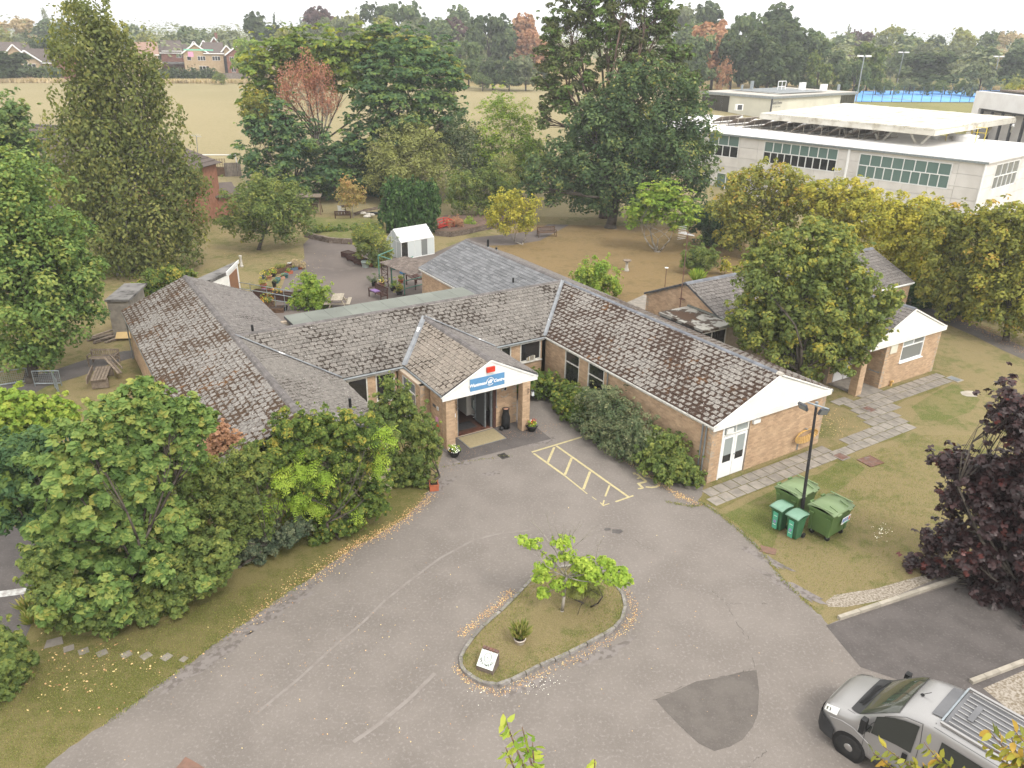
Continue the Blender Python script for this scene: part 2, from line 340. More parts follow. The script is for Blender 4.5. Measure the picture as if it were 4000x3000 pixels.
L('leaf_hedge',[(0,(0.04,0.065,0.018)),(0.5,(0.075,0.11,0.026)),(0.85,(0.14,0.16,0.035)),(1,(0.24,0.2,0.04))])
L('leaf_bright',[(0,(0.09,0.15,0.025)),(0.5,(0.15,0.21,0.035)),(1,(0.24,0.26,0.05))])
L('leaf_lime',[(0,(0.13,0.2,0.03)),(0.5,(0.19,0.26,0.04)),(1,(0.28,0.33,0.06))],trans=0.35)
L('leaf_cupressus',[(0,(0.02,0.045,0.014)),(0.5,(0.035,0.07,0.02)),(1,(0.065,0.105,0.03))],trans=0.1)
L('leaf_cotoneaster',[(0,(0.03,0.045,0.028)),(0.5,(0.055,0.07,0.042)),(1,(0.12,0.13,0.075))],trans=0.15)
L('leaf_pyracantha',[(0,(0.04,0.06,0.03)),(0.5,(0.08,0.1,0.05)),(1,(0.17,0.17,0.09))],trans=0.2)
L('leaf_autumn',[(0,(0.16,0.15,0.05)),(0.5,(0.26,0.2,0.08)),(1,(0.35,0.2,0.1))])
L('leaf_russet',[(0,(0.2,0.1,0.06)),(0.5,(0.27,0.15,0.09)),(1,(0.3,0.2,0.12))])
L('leaf_far_green',[(0,(0.05,0.075,0.035)),(0.5,(0.08,0.11,0.05)),(1,(0.13,0.155,0.065))])
L('leaf_far_dark',[(0,(0.03,0.045,0.024)),(0.5,(0.05,0.07,0.034)),(1,(0.085,0.105,0.045))])
L('leaf_far_grey',[(0,(0.075,0.09,0.055)),(0.5,(0.115,0.13,0.075)),(1,(0.16,0.175,0.1))])
L('leaf_far_yellow',[(0,(0.11,0.125,0.04)),(0.5,(0.165,0.175,0.055)),(1,(0.23,0.22,0.07))])
L('leaf_far_purple',[(0,(0.05,0.032,0.035)),(0.5,(0.075,0.047,0.048)),(1,(0.1,0.065,0.06))])
L('leaf_far_tan',[(0,(0.22,0.18,0.12)),(0.5,(0.28,0.23,0.15)),(1,(0.34,0.28,0.19))])
L('leaf_litter',[(0,(0.2,0.1,0.05)),(0.5,(0.4,0.25,0.13)),(0.8,(0.45,0.33,0.15)),(1,(0.5,0.4,0.2))],trans=0.1)
L('leaf_grass',[(0,(0.07,0.1,0.022)),(0.5,(0.13,0.15,0.04)),(1,(0.25,0.21,0.09))])
L('petal_yellow',[(0,(0.7,0.5,0.03)),(1,(0.8,0.65,0.08))]);L('petal_orange',[(0,(0.75,0.3,0.03)),(1,(0.8,0.45,0.05))])
L('petal_white',[(0,(0.7,0.7,0.68)),(1,(0.8,0.8,0.75))]);L('petal_purple',[(0,(0.2,0.05,0.4)),(1,(0.35,0.15,0.6))])
L('leaf_red',[(0,(0.2,0.03,0.02)),(1,(0.4,0.1,0.05))])
# ---------------------------------------------------------------- mesh helpers
def tagp(o,label=None,cat=None,group=None,kind=None):
 if label:o['label']=label
 if cat:o['category']=cat
 if group:o['group']=group
 if kind:o['kind']=kind
 return o
def thing(name,label,cat,loc=(0,0,0),rz=0.0,group=None):
 o=bpy.data.objects.new(name,None);COL.objects.link(o);o.empty_display_size=0.3
 o.location=tuple(float(x)for x in loc);o.rotation_euler=(0,0,rz)
 return tagp(o,label,cat,group)
class MB:
 def __init__(s):s.v=[];s.f=[];s.m=[];s.uv=[];s.t=[];s.ct=0.5;s.cm=0
 def poly(s,pts,uvs=None,m=None):
  b=len(s.v);s.v.extend([tuple(map(float,p))for p in pts]);s.f.append(tuple(range(b,b+len(pts))))
  s.m.append(s.cm if m is None else m);s.uv.append(uvs);s.t.append(s.ct);return s
 def mesh(s,verts,faces,m=None):
  b=len(s.v);s.v.extend([tuple(map(float,p))for p in verts])
  for f in faces:
   s.f.append(tuple(b+i for i in f));s.m.append(s.cm if m is None else m);s.uv.append(None);s.t.append(s.ct)
  return s
 def box(s,c,d,ax=0.0,ex=None,ez=None,m=None,taper=0.0):
  """centre c, size d, turned by ax about z, or with given x axis ex and z axis ez"""
  if ex is None:ex=np.array([math.cos(ax),math.sin(ax),0.]);
  else:ex=np.array(ex,float);ex/=np.linalg.norm(ex)
  ez=np.array([0,0,1.])if ez is None else np.array(ez,float)
  ey=np.cross(ez,ex);ey/=np.linalg.norm(ey);ez=np.cross(ex,ey)
  c=np.array(c,float);vs=[]
  for k in(-.5,.5):
   q=1+taper*(k>0)if taper else 1
   for(i,j)in((-.5,-.5),(.5,-.5),(.5,.5),(-.5,.5)):
    vs.append(c+ex*d[0]*i*q+ey*d[1]*j*q+ez*d[2]*k)
  return s.mesh(vs,[(3,2,1,0),(4,5,6,7),(0,1,5,4),(1,2,6,5),(2,3,7,6),(3,0,4,7)],m)
 def cyl(s,a,b,r0,r1=None,n=8,m=None,cap=True):
  a=np.array(a,float);b=np.array(b,float);r1=r0 if r1 is None else r1
  d=b-a;d/=max(np.linalg.norm(d),1e-9);t=np.array([0,0,1.])if abs(d[2])<.9 else np.array([1.,0,0])
  e=np.cross(d,t);e/=np.linalg.norm(e);g=np.cross(d,e)
  ang=[2*math.pi*i/n for i in range(n)]
  vs=[a+r0*(math.cos(q)*e+math.sin(q)*g)for q in ang]+[b+r1*(math.cos(q)*e+math.sin(q)*g)for q in ang]
  fs=[(i,(i+1)%n,n+(i+1)%n,n+i)[::-1]for i in range(n)]
  if cap:fs+=[tuple(range(n)),tuple(range(2*n-1,n-1,-1))]
  return s.mesh(vs,fs,m)
 def tube(s,pts,r,n=6,m=None):
  rs=r if hasattr(r,'__len__')else[r]*len(pts)
  for i in range(len(pts)-1):s.cyl(pts[i],pts[i+1],rs[i],rs[i+1],n,m)
  return s
 def lathe(s,c,prof,n=16,m=None,cap=True):
  c=np.array(c,float);vs=[];fs=[]
  for r,z in prof:
   for i in range(n):
    q=2*math.pi*i/n;vs.append(c+np.array([r*math.cos(q),r*math.sin(q),z]))
  for k in range(len(prof)-1):
   for i in range(n):fs.append((k*n+i,k*n+(i+1)%n,(k+1)*n+(i+1)%n,(k+1)*n+i))
  if cap:fs.append(tuple(range(n))[::-1]);fs.append(tuple(range((len(prof)-1)*n,len(prof)*n)))
  return s.mesh(vs,fs,m)
 def prism(s,pts,z0,z1,m=None):
  n=len(pts);a=sum(pts[i][0]*pts[(i+1)%n][1]-pts[(i+1)%n][0]*pts[i][1]for i in range(n))
  if a<0:pts=pts[::-1]
  f0=(lambda p:z0)if not callable(z0)else z0;f1=(lambda p:z1)if not callable(z1)else z1
  vs=[(p[0],p[1],f0(p))for p in pts]+[(p[0],p[1],f1(p))for p in pts]
  fs=[tuple(range(n))[::-1],tuple(range(n,2*n))]+[(i,(i+1)%n,n+(i+1)%n,n+i)for i in range(n)]
  return s.mesh(vs,fs,m)
 def data(s,name,mats):
  me=bpy.data.meshes.new(name);me.from_pydata(s.v,[],s.f)
  for x in mats:me.materials.append(MATS[x])
  if any(s.m):me.polygons.foreach_set('material_index',s.m)
  if any(u is not None for u in s.uv):
   ul=me.uv_layers.new(name='UVMap');arr=np.full((len(me.loops),2),0.5,np.float32);k=0
   for f,u in zip(s.f,s.uv):
    if u is not None:arr[k:k+len(f)]=u
    k+=len(f)
   ul.data.foreach_set('uv',arr.ravel())
  at_=me.attributes.new('tint','FLOAT','FACE');at_.data.foreach_set('value',np.array(s.t,np.float32))
  return me
 def build(s,name,mats,parent=None,smooth=False,kind=None,label=None):
  if isinstance(mats,str):mats=[mats]
  me=s.data(name,mats)
  if smooth:me.polygons.foreach_set('use_smooth',[True]*len(me.polygons))
  return link(name,me,parent,kind,label)
def link(name,me,parent=None,kind=None,label=None,loc=None):
 o=bpy.data.objects.new(name,me);COL.objects.link(o)
 if parent is not None:o.parent=parent
 if loc is not None:o.location=tuple(float(x)for x in loc)
 if kind:o['kind']=kind
 if label:o['label']=label
 return o
def copy_tree(o,parent=None):
 c=o.copy();COL.objects.link(c)
 if parent is not None:c.parent=parent
 for ch in list(o.children):copy_tree(ch,c)
 return c
def text_data(s,size,mat,shear=0.0,bold=0.0,align='CENTER',extrude=0.003,spacing=1.0):
 cu=bpy.data.curves.new('lettering','FONT');cu.body=s;cu.size=size;cu.shear=shear;cu.align_x=align;cu.align_y='CENTER'
 cu.offset=bold;cu.extrude=extrude;cu.space_character=spacing;cu.resolution_u=3
 o=bpy.data.objects.new('lettering',cu);COL.objects.link(o)
 bpy.context.view_layer.update()
 me=bpy.data.meshes.new_from_object(o.evaluated_get(bpy.context.evaluated_depsgraph_get()))
 bpy.data.objects.remove(o);bpy.data.curves.remove(cu)
 me.materials.clear();me.materials.append(MATS[mat]);return me
def place_text(name,me,parent,c,ex,ey):
 o=link(name,me,parent);ex=Vector(ex).normalized();ey=Vector(ey).normalized();ez=ex.cross(ey)
 m=Matrix.Identity(4)
 for i in range(3):m[i][0]=ex[i];m[i][1]=ey[i];m[i][2]=ez[i];m[i][3]=float(c[i])
 o.matrix_local=m;return o
 # ---------------------------------------------------------------- foliage helpers
def _star(n,ratio,sx=1.0):
 out=[]
 for i in range(2*n):
  r=0.5 if i%2==0 else 0.5*ratio;a=math.pi/2+math.pi*i/n
  out.append((r*math.cos(a)*sx,r*math.sin(a),-0.08 if i%2==0 else 0.02))
 return out
SHAPES={
'quad':([(-.5,0,0),(0,-.32,.04),(.5,0,0),(0,.32,.04)],[(0,1,2,3)]),
'oval':([(-.5,0,-.1),(-.2,-.2,0),(.2,-.18,0),(.5,0,-.14),(.2,.18,0),(-.2,.2,0)],[(0,1,2,3,4,5)]),
'lance':([(-.5,0,.0),(0,-.24,.05),(.5,0,-.12),(0,.24,.05)],[(0,1,2,3)]),
'maple':([(-.12,-.5,0),(-.05,-.28,0),(-.42,-.38,-.06),(-.3,-.1,0),(-.5,.12,-.08),(-.16,.12,0),(0,.52,-.1),(.16,.12,0),(.5,.12,-.08),(.3,-.1,0),(.42,-.38,-.06),(.05,-.28,0)],[tuple(range(1,12))]),
'maple3':([(0,-.5,0),(-.45,-.32,-.06),(-.16,0,0),(-.4,.34,-.08),(0,.52,-.06),(.4,.34,-.08),(.16,0,0),(.45,-.32,-.06)],[(0,6,2),(0,2,1),(0,7,6),(2,6,4),(2,4,3),(6,5,4)]),
'needle':([(-.5,0,0),(0,-.08,0),(.5,0,0),(0,.08,0)],[(0,1,2,3)]),
}
def _frond():
 v=[];f=[]
 for i in range(6):
  x=-0.4+0.16*i;w=0.2*(1-0.09*abs(i-2))
  for s in(-1,1):
   b=len(v);v+=[(x,0,0),(x+.06,s*w*.5,.02),(x+.1,s*w,-.05),(x+.0,s*w*.6,.0)];f.append((b,b+1,b+2,b+3))
 b=len(v);v+=[(.5,0,-.05),(.4,.05,0),(.3,0,0),(.4,-.05,0)];f.append((b,b+1,b+2,b+3))
 return v,f
SHAPES['frond']=_frond()
def leaf_mesh(name,P,N,size,tint,shape,mat,T=None):
 P=np.asarray(P,np.float32);N=np.asarray(N,np.float32);n=len(P)
 N=N/np.maximum(np.linalg.norm(N,axis=1,keepdims=True),1e-6)
 if T is None:T=rng.normal(size=(n,3))
 T=T-(T*N).sum(1,keepdims=True)*N;T/=np.maximum(np.linalg.norm(T,axis=1,keepdims=True),1e-6)
 B=np.cross(N,T)
 tv,tf=SHAPES[shape];tv=np.array(tv,np.float32);K=len(tv)
 size=np.broadcast_to(np.asarray(size,np.float32),(n,))
 V=P[:,None,:]+size[:,None,None]*(tv[None,:,0:1]*T[:,None,:]+tv[None,:,1:2]*B[:,None,:]+tv[None,:,2:3]*N[:,None,:])
 me=bpy.data.meshes.new(name);me.vertices.add(n*K);me.vertices.foreach_set('co',V.astype(np.float32).ravel())
 ls=np.concatenate([np.array(f)for f in tf]);fl=np.array([len(f)for f in tf]);st=np.concatenate([[0],np.cumsum(fl)[:-1]]);LK=len(ls)
 idx=(np.arange(n)[:,None]*K+ls[None,:]).ravel().astype(np.int32)
 me.loops.add(len(idx));me.loops.foreach_set('vertex_index',idx)
 starts=(np.arange(n)[:,None]*LK+st[None,:]).ravel().astype(np.int32)
 me.polygons.add(len(starts));me.polygons.foreach_set('loop_start',starts)
 me.update(calc_edges=True)
 a=me.attributes.new('tint','FLOAT','FACE');a.data.foreach_set('value',np.repeat(np.clip(tint,0,1),len(tf)).astype(np.float32))
 me.materials.append(MATS[mat]);return me
def crown_points(blobs,n,sub=0.3,flat=1.0,up=0.45,out=0.8,fill=0.12,nsub=26,droop=1.0,ragged=0.25):
 """blobs: list of (centre, radius xyz). Leaves sit on many small clumps spread through each blob."""
 cs=[];rs=[];od=[];tn=[]
 for c,r in blobs:
  r=np.array(r,float)if hasattr(r,'__len__')else np.array([r,r,r],float)
  d=rng.normal(size=(nsub,3));d/=np.linalg.norm(d,axis=1,keepdims=True);d[:,2]=d[:,2]*0.9+0.12
  no=int(nsub*.62);ns=max(2,int(nsub*.22));q=np.concatenate([rng.uniform(.78,1.06,no),rng.uniform(.3,.72,nsub-no)])[:,None];sc_=np.concatenate([np.full(no,.78),np.full(nsub-no,1.15)]);sc_[:ns]=.38
  q[:ns]=rng.uniform(.98,1.0+ragged*1.25,(ns,1));d[:ns,2]=abs(d[:ns,2])*1.15
  cs.append(np.array(c)+d*r*q);m=float(np.mean(r));rr=m*sub*rng.uniform(0.7,1.3,nsub)*sc_
  rs.append(rr);od.append(d);tn.append(rng.normal(0.42,0.2,nsub)+0.1*d[:,2])
 cs=np.concatenate(cs);rs=np.concatenate(rs);od=np.concatenate(od);tn=np.concatenate(tn)
 w=rs**1.7;k=rng.choice(len(cs),n,p=w/w.sum())
 d=rng.normal(size=(n,3));d/=np.linalg.norm(d,axis=1,keepdims=True)
 d=d+od[k]*out*0.55+np.array([0,0,up]);d/=np.linalg.norm(d,axis=1,keepdims=True)
 sc=np.array([1,1,flat])
 dist=rng.uniform(0.55,1.12,n)**0.7
 P=cs[k]+d*sc*(rs[k]*dist)[:,None]
 if droop!=1.0:P[:,2]=cs[k][:,2]+(P[:,2]-cs[k][:,2])*droop-rs[k]*0.3
 Nn=d+rng.normal(size=(n,3))*0.38+np.array([0,0,up*1.2])
 t=tn[k]+rng.normal(size=n)*0.2
 nf=int(n*fill)
 if nf:
  j=rng.choice(len(cs),nf,p=w/w.sum());P[:nf]=cs[j]-od[j]*(rs[j]*rng.uniform(0.2,1.6,nf))[:,None]+rng.normal(size=(nf,3))*(rs[j]*0.4)[:,None]
 return P,Nn,t,cs,rs
def limb(mb,a,b,r0,r1,bend=0.12,n=4,sides=6):
 a=np.array(a,float);b=np.array(b,float);l=np.linalg.norm(b-a);pts=[a];k=rng.normal(size=3)*l*bend;k[2]=abs(k[2])*0.6
 for i in range(1,n+1):
  t=i/n;pts.append(a+(b-a)*t+k*math.sin(math.pi*t))
 mb.tube(pts,[r0+(r1-r0)*i/n for i in range(n+1)],sides)
 return pts
VEG={}
def plant(name,label,cat,base,blobs,n,leaf,shape,mat,bark='bark',trunk=0.2,group=None,fork=0.45,sub=0.3,flat=1.0,up=0.45,nsub=26,droop=1.0,ragged=0.25,fill=0.12,twigs=10,stems=1,lean=(0,0),extra=None,tdown=None,leaves=0,crown_name='crown',minz=0.05):
 """one tree or shrub: a trunk with limbs reaching into the crown, and leaves in clumps"""
 base=np.array(base,float);root=thing(name,label,cat,base,0,group)
 bl=[(np.array(c,float)-base,r)for c,r in blobs]
 mp=mpp(base);near=mp<.0135;leaf*=1.0 if near else(1.02 if mp<.0185 else 1.12)
 P,N,t,cs,rs=crown_points(bl,n,sub*(.9 if near else 1.0),flat,up,nsub=int(nsub*(1.9 if near else 1.6)),droop=droop,ragged=ragged,fill=fill)
 keep=P[:,2]>minz;P=P[keep];N=N[keep];t=t[keep]
 sz=leaf*1.15*rng.uniform(0.7,1.3,len(P));T=None
 if tdown is not None:
  T=rng.normal(size=(len(P),3));T[:,2]-=tdown
 if leaves and len(P)>leaves*3:
  gp=P+base;dd=np.linalg.norm(gp-np.array([0,0,H]),axis=1)-N[:,2]*0.2
  pick=np.argsort(dd)[:leaves*4][::4][:leaves];mask=np.zeros(len(P),bool);mask[pick]=True
  protos=[]
  for q in range(6):
   protos.append(leaf_mesh('leaf',[[0,0,0]],[[0,0,1]],[leaf*(0.8+0.08*q)],np.array([q/5]),shape,mat))
  for i in pick:
   nn=Vector(N[i]).normalized();o=link('leaf',protos[int(rng.integers(6))],root,loc=P[i])
   o.rotation_euler=(nn.to_track_quat('Z','Y')@Matrix.Rotation(float(rng.uniform(0,6.28)),3,'Z').to_quaternion()).to_euler()
  P=P[~mask];N=N[~mask];t=t[~mask];sz=sz[~mask];T=None if T is None else T[~mask]
 link(crown_name,leaf_mesh(crown_name,P,N,sz,t,{'maple':'maple3' if mpp(base)<.0135 else 'quad','oval':'quad'}.get(shape,shape),mat,T),root,'stuff')
 if trunk:
  mb=MB();ctr=np.mean([c for c,r in bl],axis=0)
  top=np.array([ctr[0]*0.5+lean[0],ctr[1]*0.5+lean[1],max(ctr[2]*fork,0.3)])
  for s in range(stems):
   off=rng.normal(size=3)*0.25*(stems>1);off[2]=0
   tp=top+rng.normal(size=3)*0.5*(stems>1)
   mb.tube([off*0.3+np.array([0,0,-.1]),off*0.5+tp*0.12,off+tp*0.5,off+tp],[trunk*1.35,trunk,trunk*0.85,trunk*0.7],9)
   for c,r in bl[s::stems]:
    pts=limb(mb,off+tp,c,trunk*0.36,trunk*0.07)
    near=np.argsort(np.linalg.norm(cs-c,axis=1))[:twigs]
    for i in near:limb(mb,pts[2]if rng.random()<.5 else pts[3],cs[i],trunk*0.1,trunk*0.02,0.1,3,4)
  mb.build('trunk',bark,root,True)
 VEG[label]=root
 return root
def pix_blobs(base,circ):
 """circ: (px, py, r_px[, metres deeper[, vertical stretch]])"""
 out=[]
 for c in circ:
  off=c[3]if len(c)>3 else 0.0;st=c[4]if len(c)>4 else 1.0
  p=above(base,c[0],c[1],off);r=c[2]*mpp(p);out.append((p,(r,r,r*st)))
 return out
def small_plant(parent,c,r,n,leaf,mat,shape='quad',name='foliage',flat=0.8,up=0.6):
 P,N,t,a,b=crown_points([(np.array(c,float),(r,r,r*flat))],n,0.35,1,up,nsub=12)
 return link(name,leaf_mesh(name,P,N,leaf*rng.uniform(.7,1.3,n),t,shape,mat),parent,'stuff')
def grass_tuft(parent,c,r,n,h,mat='leaf_grass',name='blades',spread=0.9):
 d=rng.normal(size=(n,3));d[:,2]=0;d/=np.linalg.norm(d,axis=1,keepdims=True)
 sp=rng.uniform(0,spread,(n,1));T=d*sp+np.array([0,0,1.]);T/=np.linalg.norm(T,axis=1,keepdims=True)
 L_=h*rng.uniform(0.6,1.1,n);P=np.array(c)+d*r*rng.uniform(0,1,(n,1))*0.5+T*(L_*0.5)[:,None]
 N=np.cross(T,rng.normal(size=(n,3)))
 return link(name,leaf_mesh(name,P,N,L_,rng.uniform(0,1,n),'needle',mat,T),parent,'stuff')
 # ---------------------------------------------------------------- ground
def gm(name,mat,xs,ys,zoff=0.0):
 X,Y=np.meshgrid(xs,ys);Z=np.vectorize(tz)(X,Y)+zoff
 v=np.stack([X.ravel(),Y.ravel(),Z.ravel()],1);nx,ny=len(xs),len(ys)
 f=[(j*nx+i,j*nx+i+1,(j+1)*nx+i+1,(j+1)*nx+i)for j in range(ny-1)for i in range(nx-1)]
 me=bpy.data.meshes.new(name);me.from_pydata(v.tolist(),[],f);me.materials.append(MATS[mat])
 me.polygons.foreach_set('use_smooth',[True]*len(f));return link(name,me,kind='structure')
xs=np.concatenate([np.linspace(-3500,-300,9),np.linspace(-260,300,57),np.linspace(350,3500,9)])
y1=np.array([-40,-10,10,25,40,55,70,76,78,80.])
gm('ground','lawn',xs,y1)
y2=np.concatenate([np.linspace(80,190,23)])
gm('playing_field','field',xs,y2)
y3=np.concatenate([[190,200,220,260,320],np.linspace(400,3200,8)])
gm('far_ground','rough_grass',xs,y3)
def sheet(name,pts,mat,z=0.004,kind='structure',parent=None):
 """flat sheet on the level ground; pts are photograph places or (x,y,None)"""
 P=[]
 for p in pts:
  P.append((p[0],p[1])if len(p)==3 else tuple(at(p[0],p[1])[:2]))
 from mathutils.geometry import tessellate_polygon
 tri=tessellate_polygon([[Vector((p[0],p[1],0))for p in P]])
 me=bpy.data.meshes.new(name);me.from_pydata([(p[0],p[1],z)for p in P],[],[tuple(t)for t in tri])
 me.update();
 if len(me.polygons)and me.polygons[0].normal.z<0:me.flip_normals()
 me.materials.append(MATS[mat]);return link(name,me,parent,kind)
def jag(pts,n=5,a=0.06):
 """subdivide a photograph polyline into an uneven edge"""
 out=[]
 P=[at(p[0],p[1])[:2]if len(p)==2 else np.array(p[:2])for p in pts]
 for i in range(len(P)-1):
  for k in range(n):
   q=P[i]+(P[i+1]-P[i])*k/n
   if k:q=q+rng.normal(size=2)*a
   out.append((q[0],q[1],None))
 out.append((P[-1][0],P[-1][1],None));return out
left_edge=[(120,3060),(176,3000),(271,2919),(407,2833),(524,2747),(678,2634),(778,2562),(904,2467),(1000,2404),(1086,2340),(1226,2246),(1307,2192),(1375,2137),(1452,2106),(1588,2020),(1678,1920)]
right_edge=[(2740,1950),(2800,1995),(2880,2060),(2960,2130),(3000,2200),(3060,2262),(3118,2320),(3172,2375),(3235,2440)]
drive=jag(left_edge,4,0.05)+[(at(1740,1740)[0],at(1740,1740)[1],None)]
def uvp(u,v):p=u*U+v*VV;return(float(p[0]),float(p[1]),None)
drive+=[uvp(-28.0,13.6),uvp(-30.6,13.6),uvp(-30.6,21.4),uvp(-18.9,21.4)]+jag(right_edge,4,0.04)
e=at(3235,2440);far_r=at(3990,2180)
drive+=[(float(e[0]),float(e[1]),None),(float(far_r[0])+3,float(far_r[1])+2.2,None),(30,12,None),(30,-6,None),(-22,-6,None),(-13.5,4.5,None)]
sheet('driveway',drive,'asphalt',0.006)
sheet('parking_bay',[(3226,2444),(3990,2195),(26,20,None),(24,10,None),(3362,2607)],'asphalt_dark',0.011)
sheet('tarmac_patch',[(2560,2733),(2640,2700),(2720,2662),(2800,2650),(2900,2625),(2955,2618),(2965,2700),(2960,2790),(2940,2840),(2900,2890),(2850,2918),(2790,2935),(2730,2905),(2680,2860),(2600,2780)],'asphalt_patch',0.011)
sheet('tarmac_repair',[(680,3010),(725,2957),(775,2985),(820,3015)],'manhole_brown',0.011)
sheet('entrance_apron',[uvp(-27.7,13.3),uvp(-25.6,13.6),uvp(-25.3,18.2),uvp(-27.7,18.3)],'asphalt_dark',0.010)
sheet('front_lawn',jag(left_edge,4,0.05)+[(-7.2,32,None),(-12,34,None),(-20,30,None),(-22,24,None),(-19,20,None),(-25,15,None),(-30,5,None),(-25,-3,None)],'lawn_front',0.003)
sheet('side_road',[(-60,16.2,None),(0,2540),(100,2490),(150,2380),(160,2250),(150,2100),(-30,30,None),(-60,28,None)],'asphalt_dark',0.007)
sheet('road_line',[(-20,16.6,None),(0,2310),(118,2295),(122,2318),(0,2334),(-20,16.35,None)],'paint_white_line',0.012)
g0=[(2850,2000),(2960,1920),(3080,1860),(3190,1800),(3320,1750),(3450,1705),(3540,1655),(3560,1600),(3490,1560),(3560,1520),(3700,1440),(3900,1400),(4100,1500),(4100,1700),(3600,2000),(3300,2250),(3150,2330)]
sheet('green_strip',[(3560,1590),(3640,1540),(3720,1500),(3830,1560),(3790,1610),(3700,1640),(3600,1640)],'lawn_green',0.003)
sheet('green_verge',[(2830,2010),(3000,1925),(3110,1870),(3200,1850),(3280,1800),(3330,1790),(3380,1830),(3300,1900),(3200,1960),(3050,2060),(3010,2160),(2960,2110)],'lawn_green',0.0025)
garden=[uvp(-34,28.7),uvp(-27,31),uvp(-45,24),uvp(-46,21)]
sheet('garden_lawn',[(2700,1260),(2350,1350),(1950,1080),(1850,1000),(1950,925),(2060,870),(2200,820),(2500,850),(2830,900),(3000,1000),(2950,1100)],'lawn_dry',0.004)
# courtyard and garden path
sheet('courtyard_paving',[uvp(-34.5,10.4),uvp(-38,10.4),(1060,1230),(1120,1070),(1190,1010),(1185,955),(1215,925),(1400,930),(1690,990),(1760,960),(1830,930),(1950,918),(2080,905),(2190,850),(2230,830),(2220,880),(2110,940),(2000,958),(1880,960),(1790,985),(1720,1010),uvp(-45.6,28.7),uvp(-45.6,21.5),uvp(-34.5,21.5)],'courtyard',0.006)
sheet('swing_terrace',[(1150,850),(1180,815),(1330,790),(1480,790),(1490,840),(1400,850),(1330,862),(1230,852)],'mulch',0.004)
sheet('woodland_floor',[(1250,760),(1400,740),(1600,720),(1900,740),(2150,745),(2400,780),(2800,800),(3000,900),(2830,905),(2600,860),(2400,850),(2200,815),(2080,860),(1960,880),(1850,850),(1700,850),(1490,790),(1330,785)],'bare_soil',0.012)
sheet('side_path',[(0,1505),(200,1450),(350,1400),(480,1372),(530,1368),(530,1395),(420,1425),(330,1465),(180,1510),(60,1580),(0,1600)],'asphalt_dark',0.008)
sheet('patio',[(2430,1190),(2520,1150),(2600,1230),(2480,1250)],'concrete',0.010)
sheet('right_path',[(3560,1225),(3660,1250),(3800,1310),(3920,1370),(4100,1450),(4100,1400),(3920,1320),(3800,1270),(3700,1225),(3600,1195)],'asphalt_patch',0.009)
for pts,nm in(([(2077,1767),(2325,1692)],0),):
 pass
def strip(name,pts,w,mat,z,parent=None,kind=None,closed=False,gap=0.0,pieces=1):
 """painted or laid strip of width w along ground points"""
 P=[at(p[0],p[1])[:2]if len(p)==2 else np.array(p[:2],float)for p in pts]
 if closed:P.append(P[0])
 mb=MB()
 for i in range(len(P)-1):
  a,b=P[i],P[i+1];d=(b-a)/np.linalg.norm(b-a);n=np.array([-d[1],d[0]])*w/2
  n0=n1=n
  if i>0:
   d0=(a-P[i-1])/np.linalg.norm(a-P[i-1]);t=d+d0;t/=np.linalg.norm(t);m_=np.array([-t[1],t[0]]);n0=m_*(w/2)/max(0.5,m_@(n/(w/2)))
  if i<len(P)-2:
   d1=(P[i+2]-b)/np.linalg.norm(P[i+2]-b);t=d+d1;t/=np.linalg.norm(t);m_=np.array([-t[1],t[0]]);n1=m_*(w/2)/max(0.5,m_@(n/(w/2)))
  mb.poly([(*(a-n0),z),(*(b-n1),z),(*(b+n1),z),(*(a+n0),z)])
 return mb.build(name,mat,parent,kind=kind)
 # yellow bay markings, each line a piece of the marking
mk=thing('bay_marking','worn yellow hatched parking bay outline painted beside the bushes','road marking',at(2300,1850))
def mline(a,b,w=0.105,nm='painted_line',z=0.0125):
 o=strip(nm,[a,b],w,'paint_yellow',z);o.parent=mk
 o.location=-mk.location;return o
mline((2077,1767),(2325,1692));mline((2173,1742),(2455,1942),z=0.0128);mline((2085,1772),(2205,1858),z=0.0128);mline((2205,1858),(2272,1912),0.07)
mline((2272,1912),(2294,1930),0.05);mline((2312,1941),(2330,1954),0.035);mline((2345,1964),(2358,1978),.05,z=0.013)
mline((2165,1748),(2139,1808),z=0.0131);mline((2233,1790),(2207,1855),z=0.0131);mline((2305,1843),(2279,1912),z=0.0131);mline((2381,1897),(2364,1940),0.075,z=0.0131);mline((2360,1955),(2354,1975),.06,z=.0134)
mline((2354,1976),(2380,1968),0.05,z=.0137);mline((2404,1961),(2474,1937),0.08,z=0.0131)
wc=thing('wheelchair_symbol','yellow painted wheelchair symbol on the asphalt beside the bushes','road marking',at(2500,1875))
def wl(pts,w,nm='painted_line',z=0.0125):
 o=strip(nm,pts,w,'paint_yellow',z);o.parent=wc;o.location=-wc.location
wl([(2473,1851),(2484,1850)],0.16);wl([(2488,1853),(2512,1872),(2525,1882)],0.11);wl([(2489,1871),(2505,1864)],0.09,z=.0128)
wl([(2525,1882),(2494,1890),(2512,1908)],0.11,z=.0131);wl([(2512,1908),(2492,1910)],0.09,z=.0134)
arc=[(2515,1862),(2540,1865),(2560,1874),(2573,1886),(2574,1896),(2562,1903),(2545,1905),(2522,1903)]
wl(arc,0.11,'painted_arc')
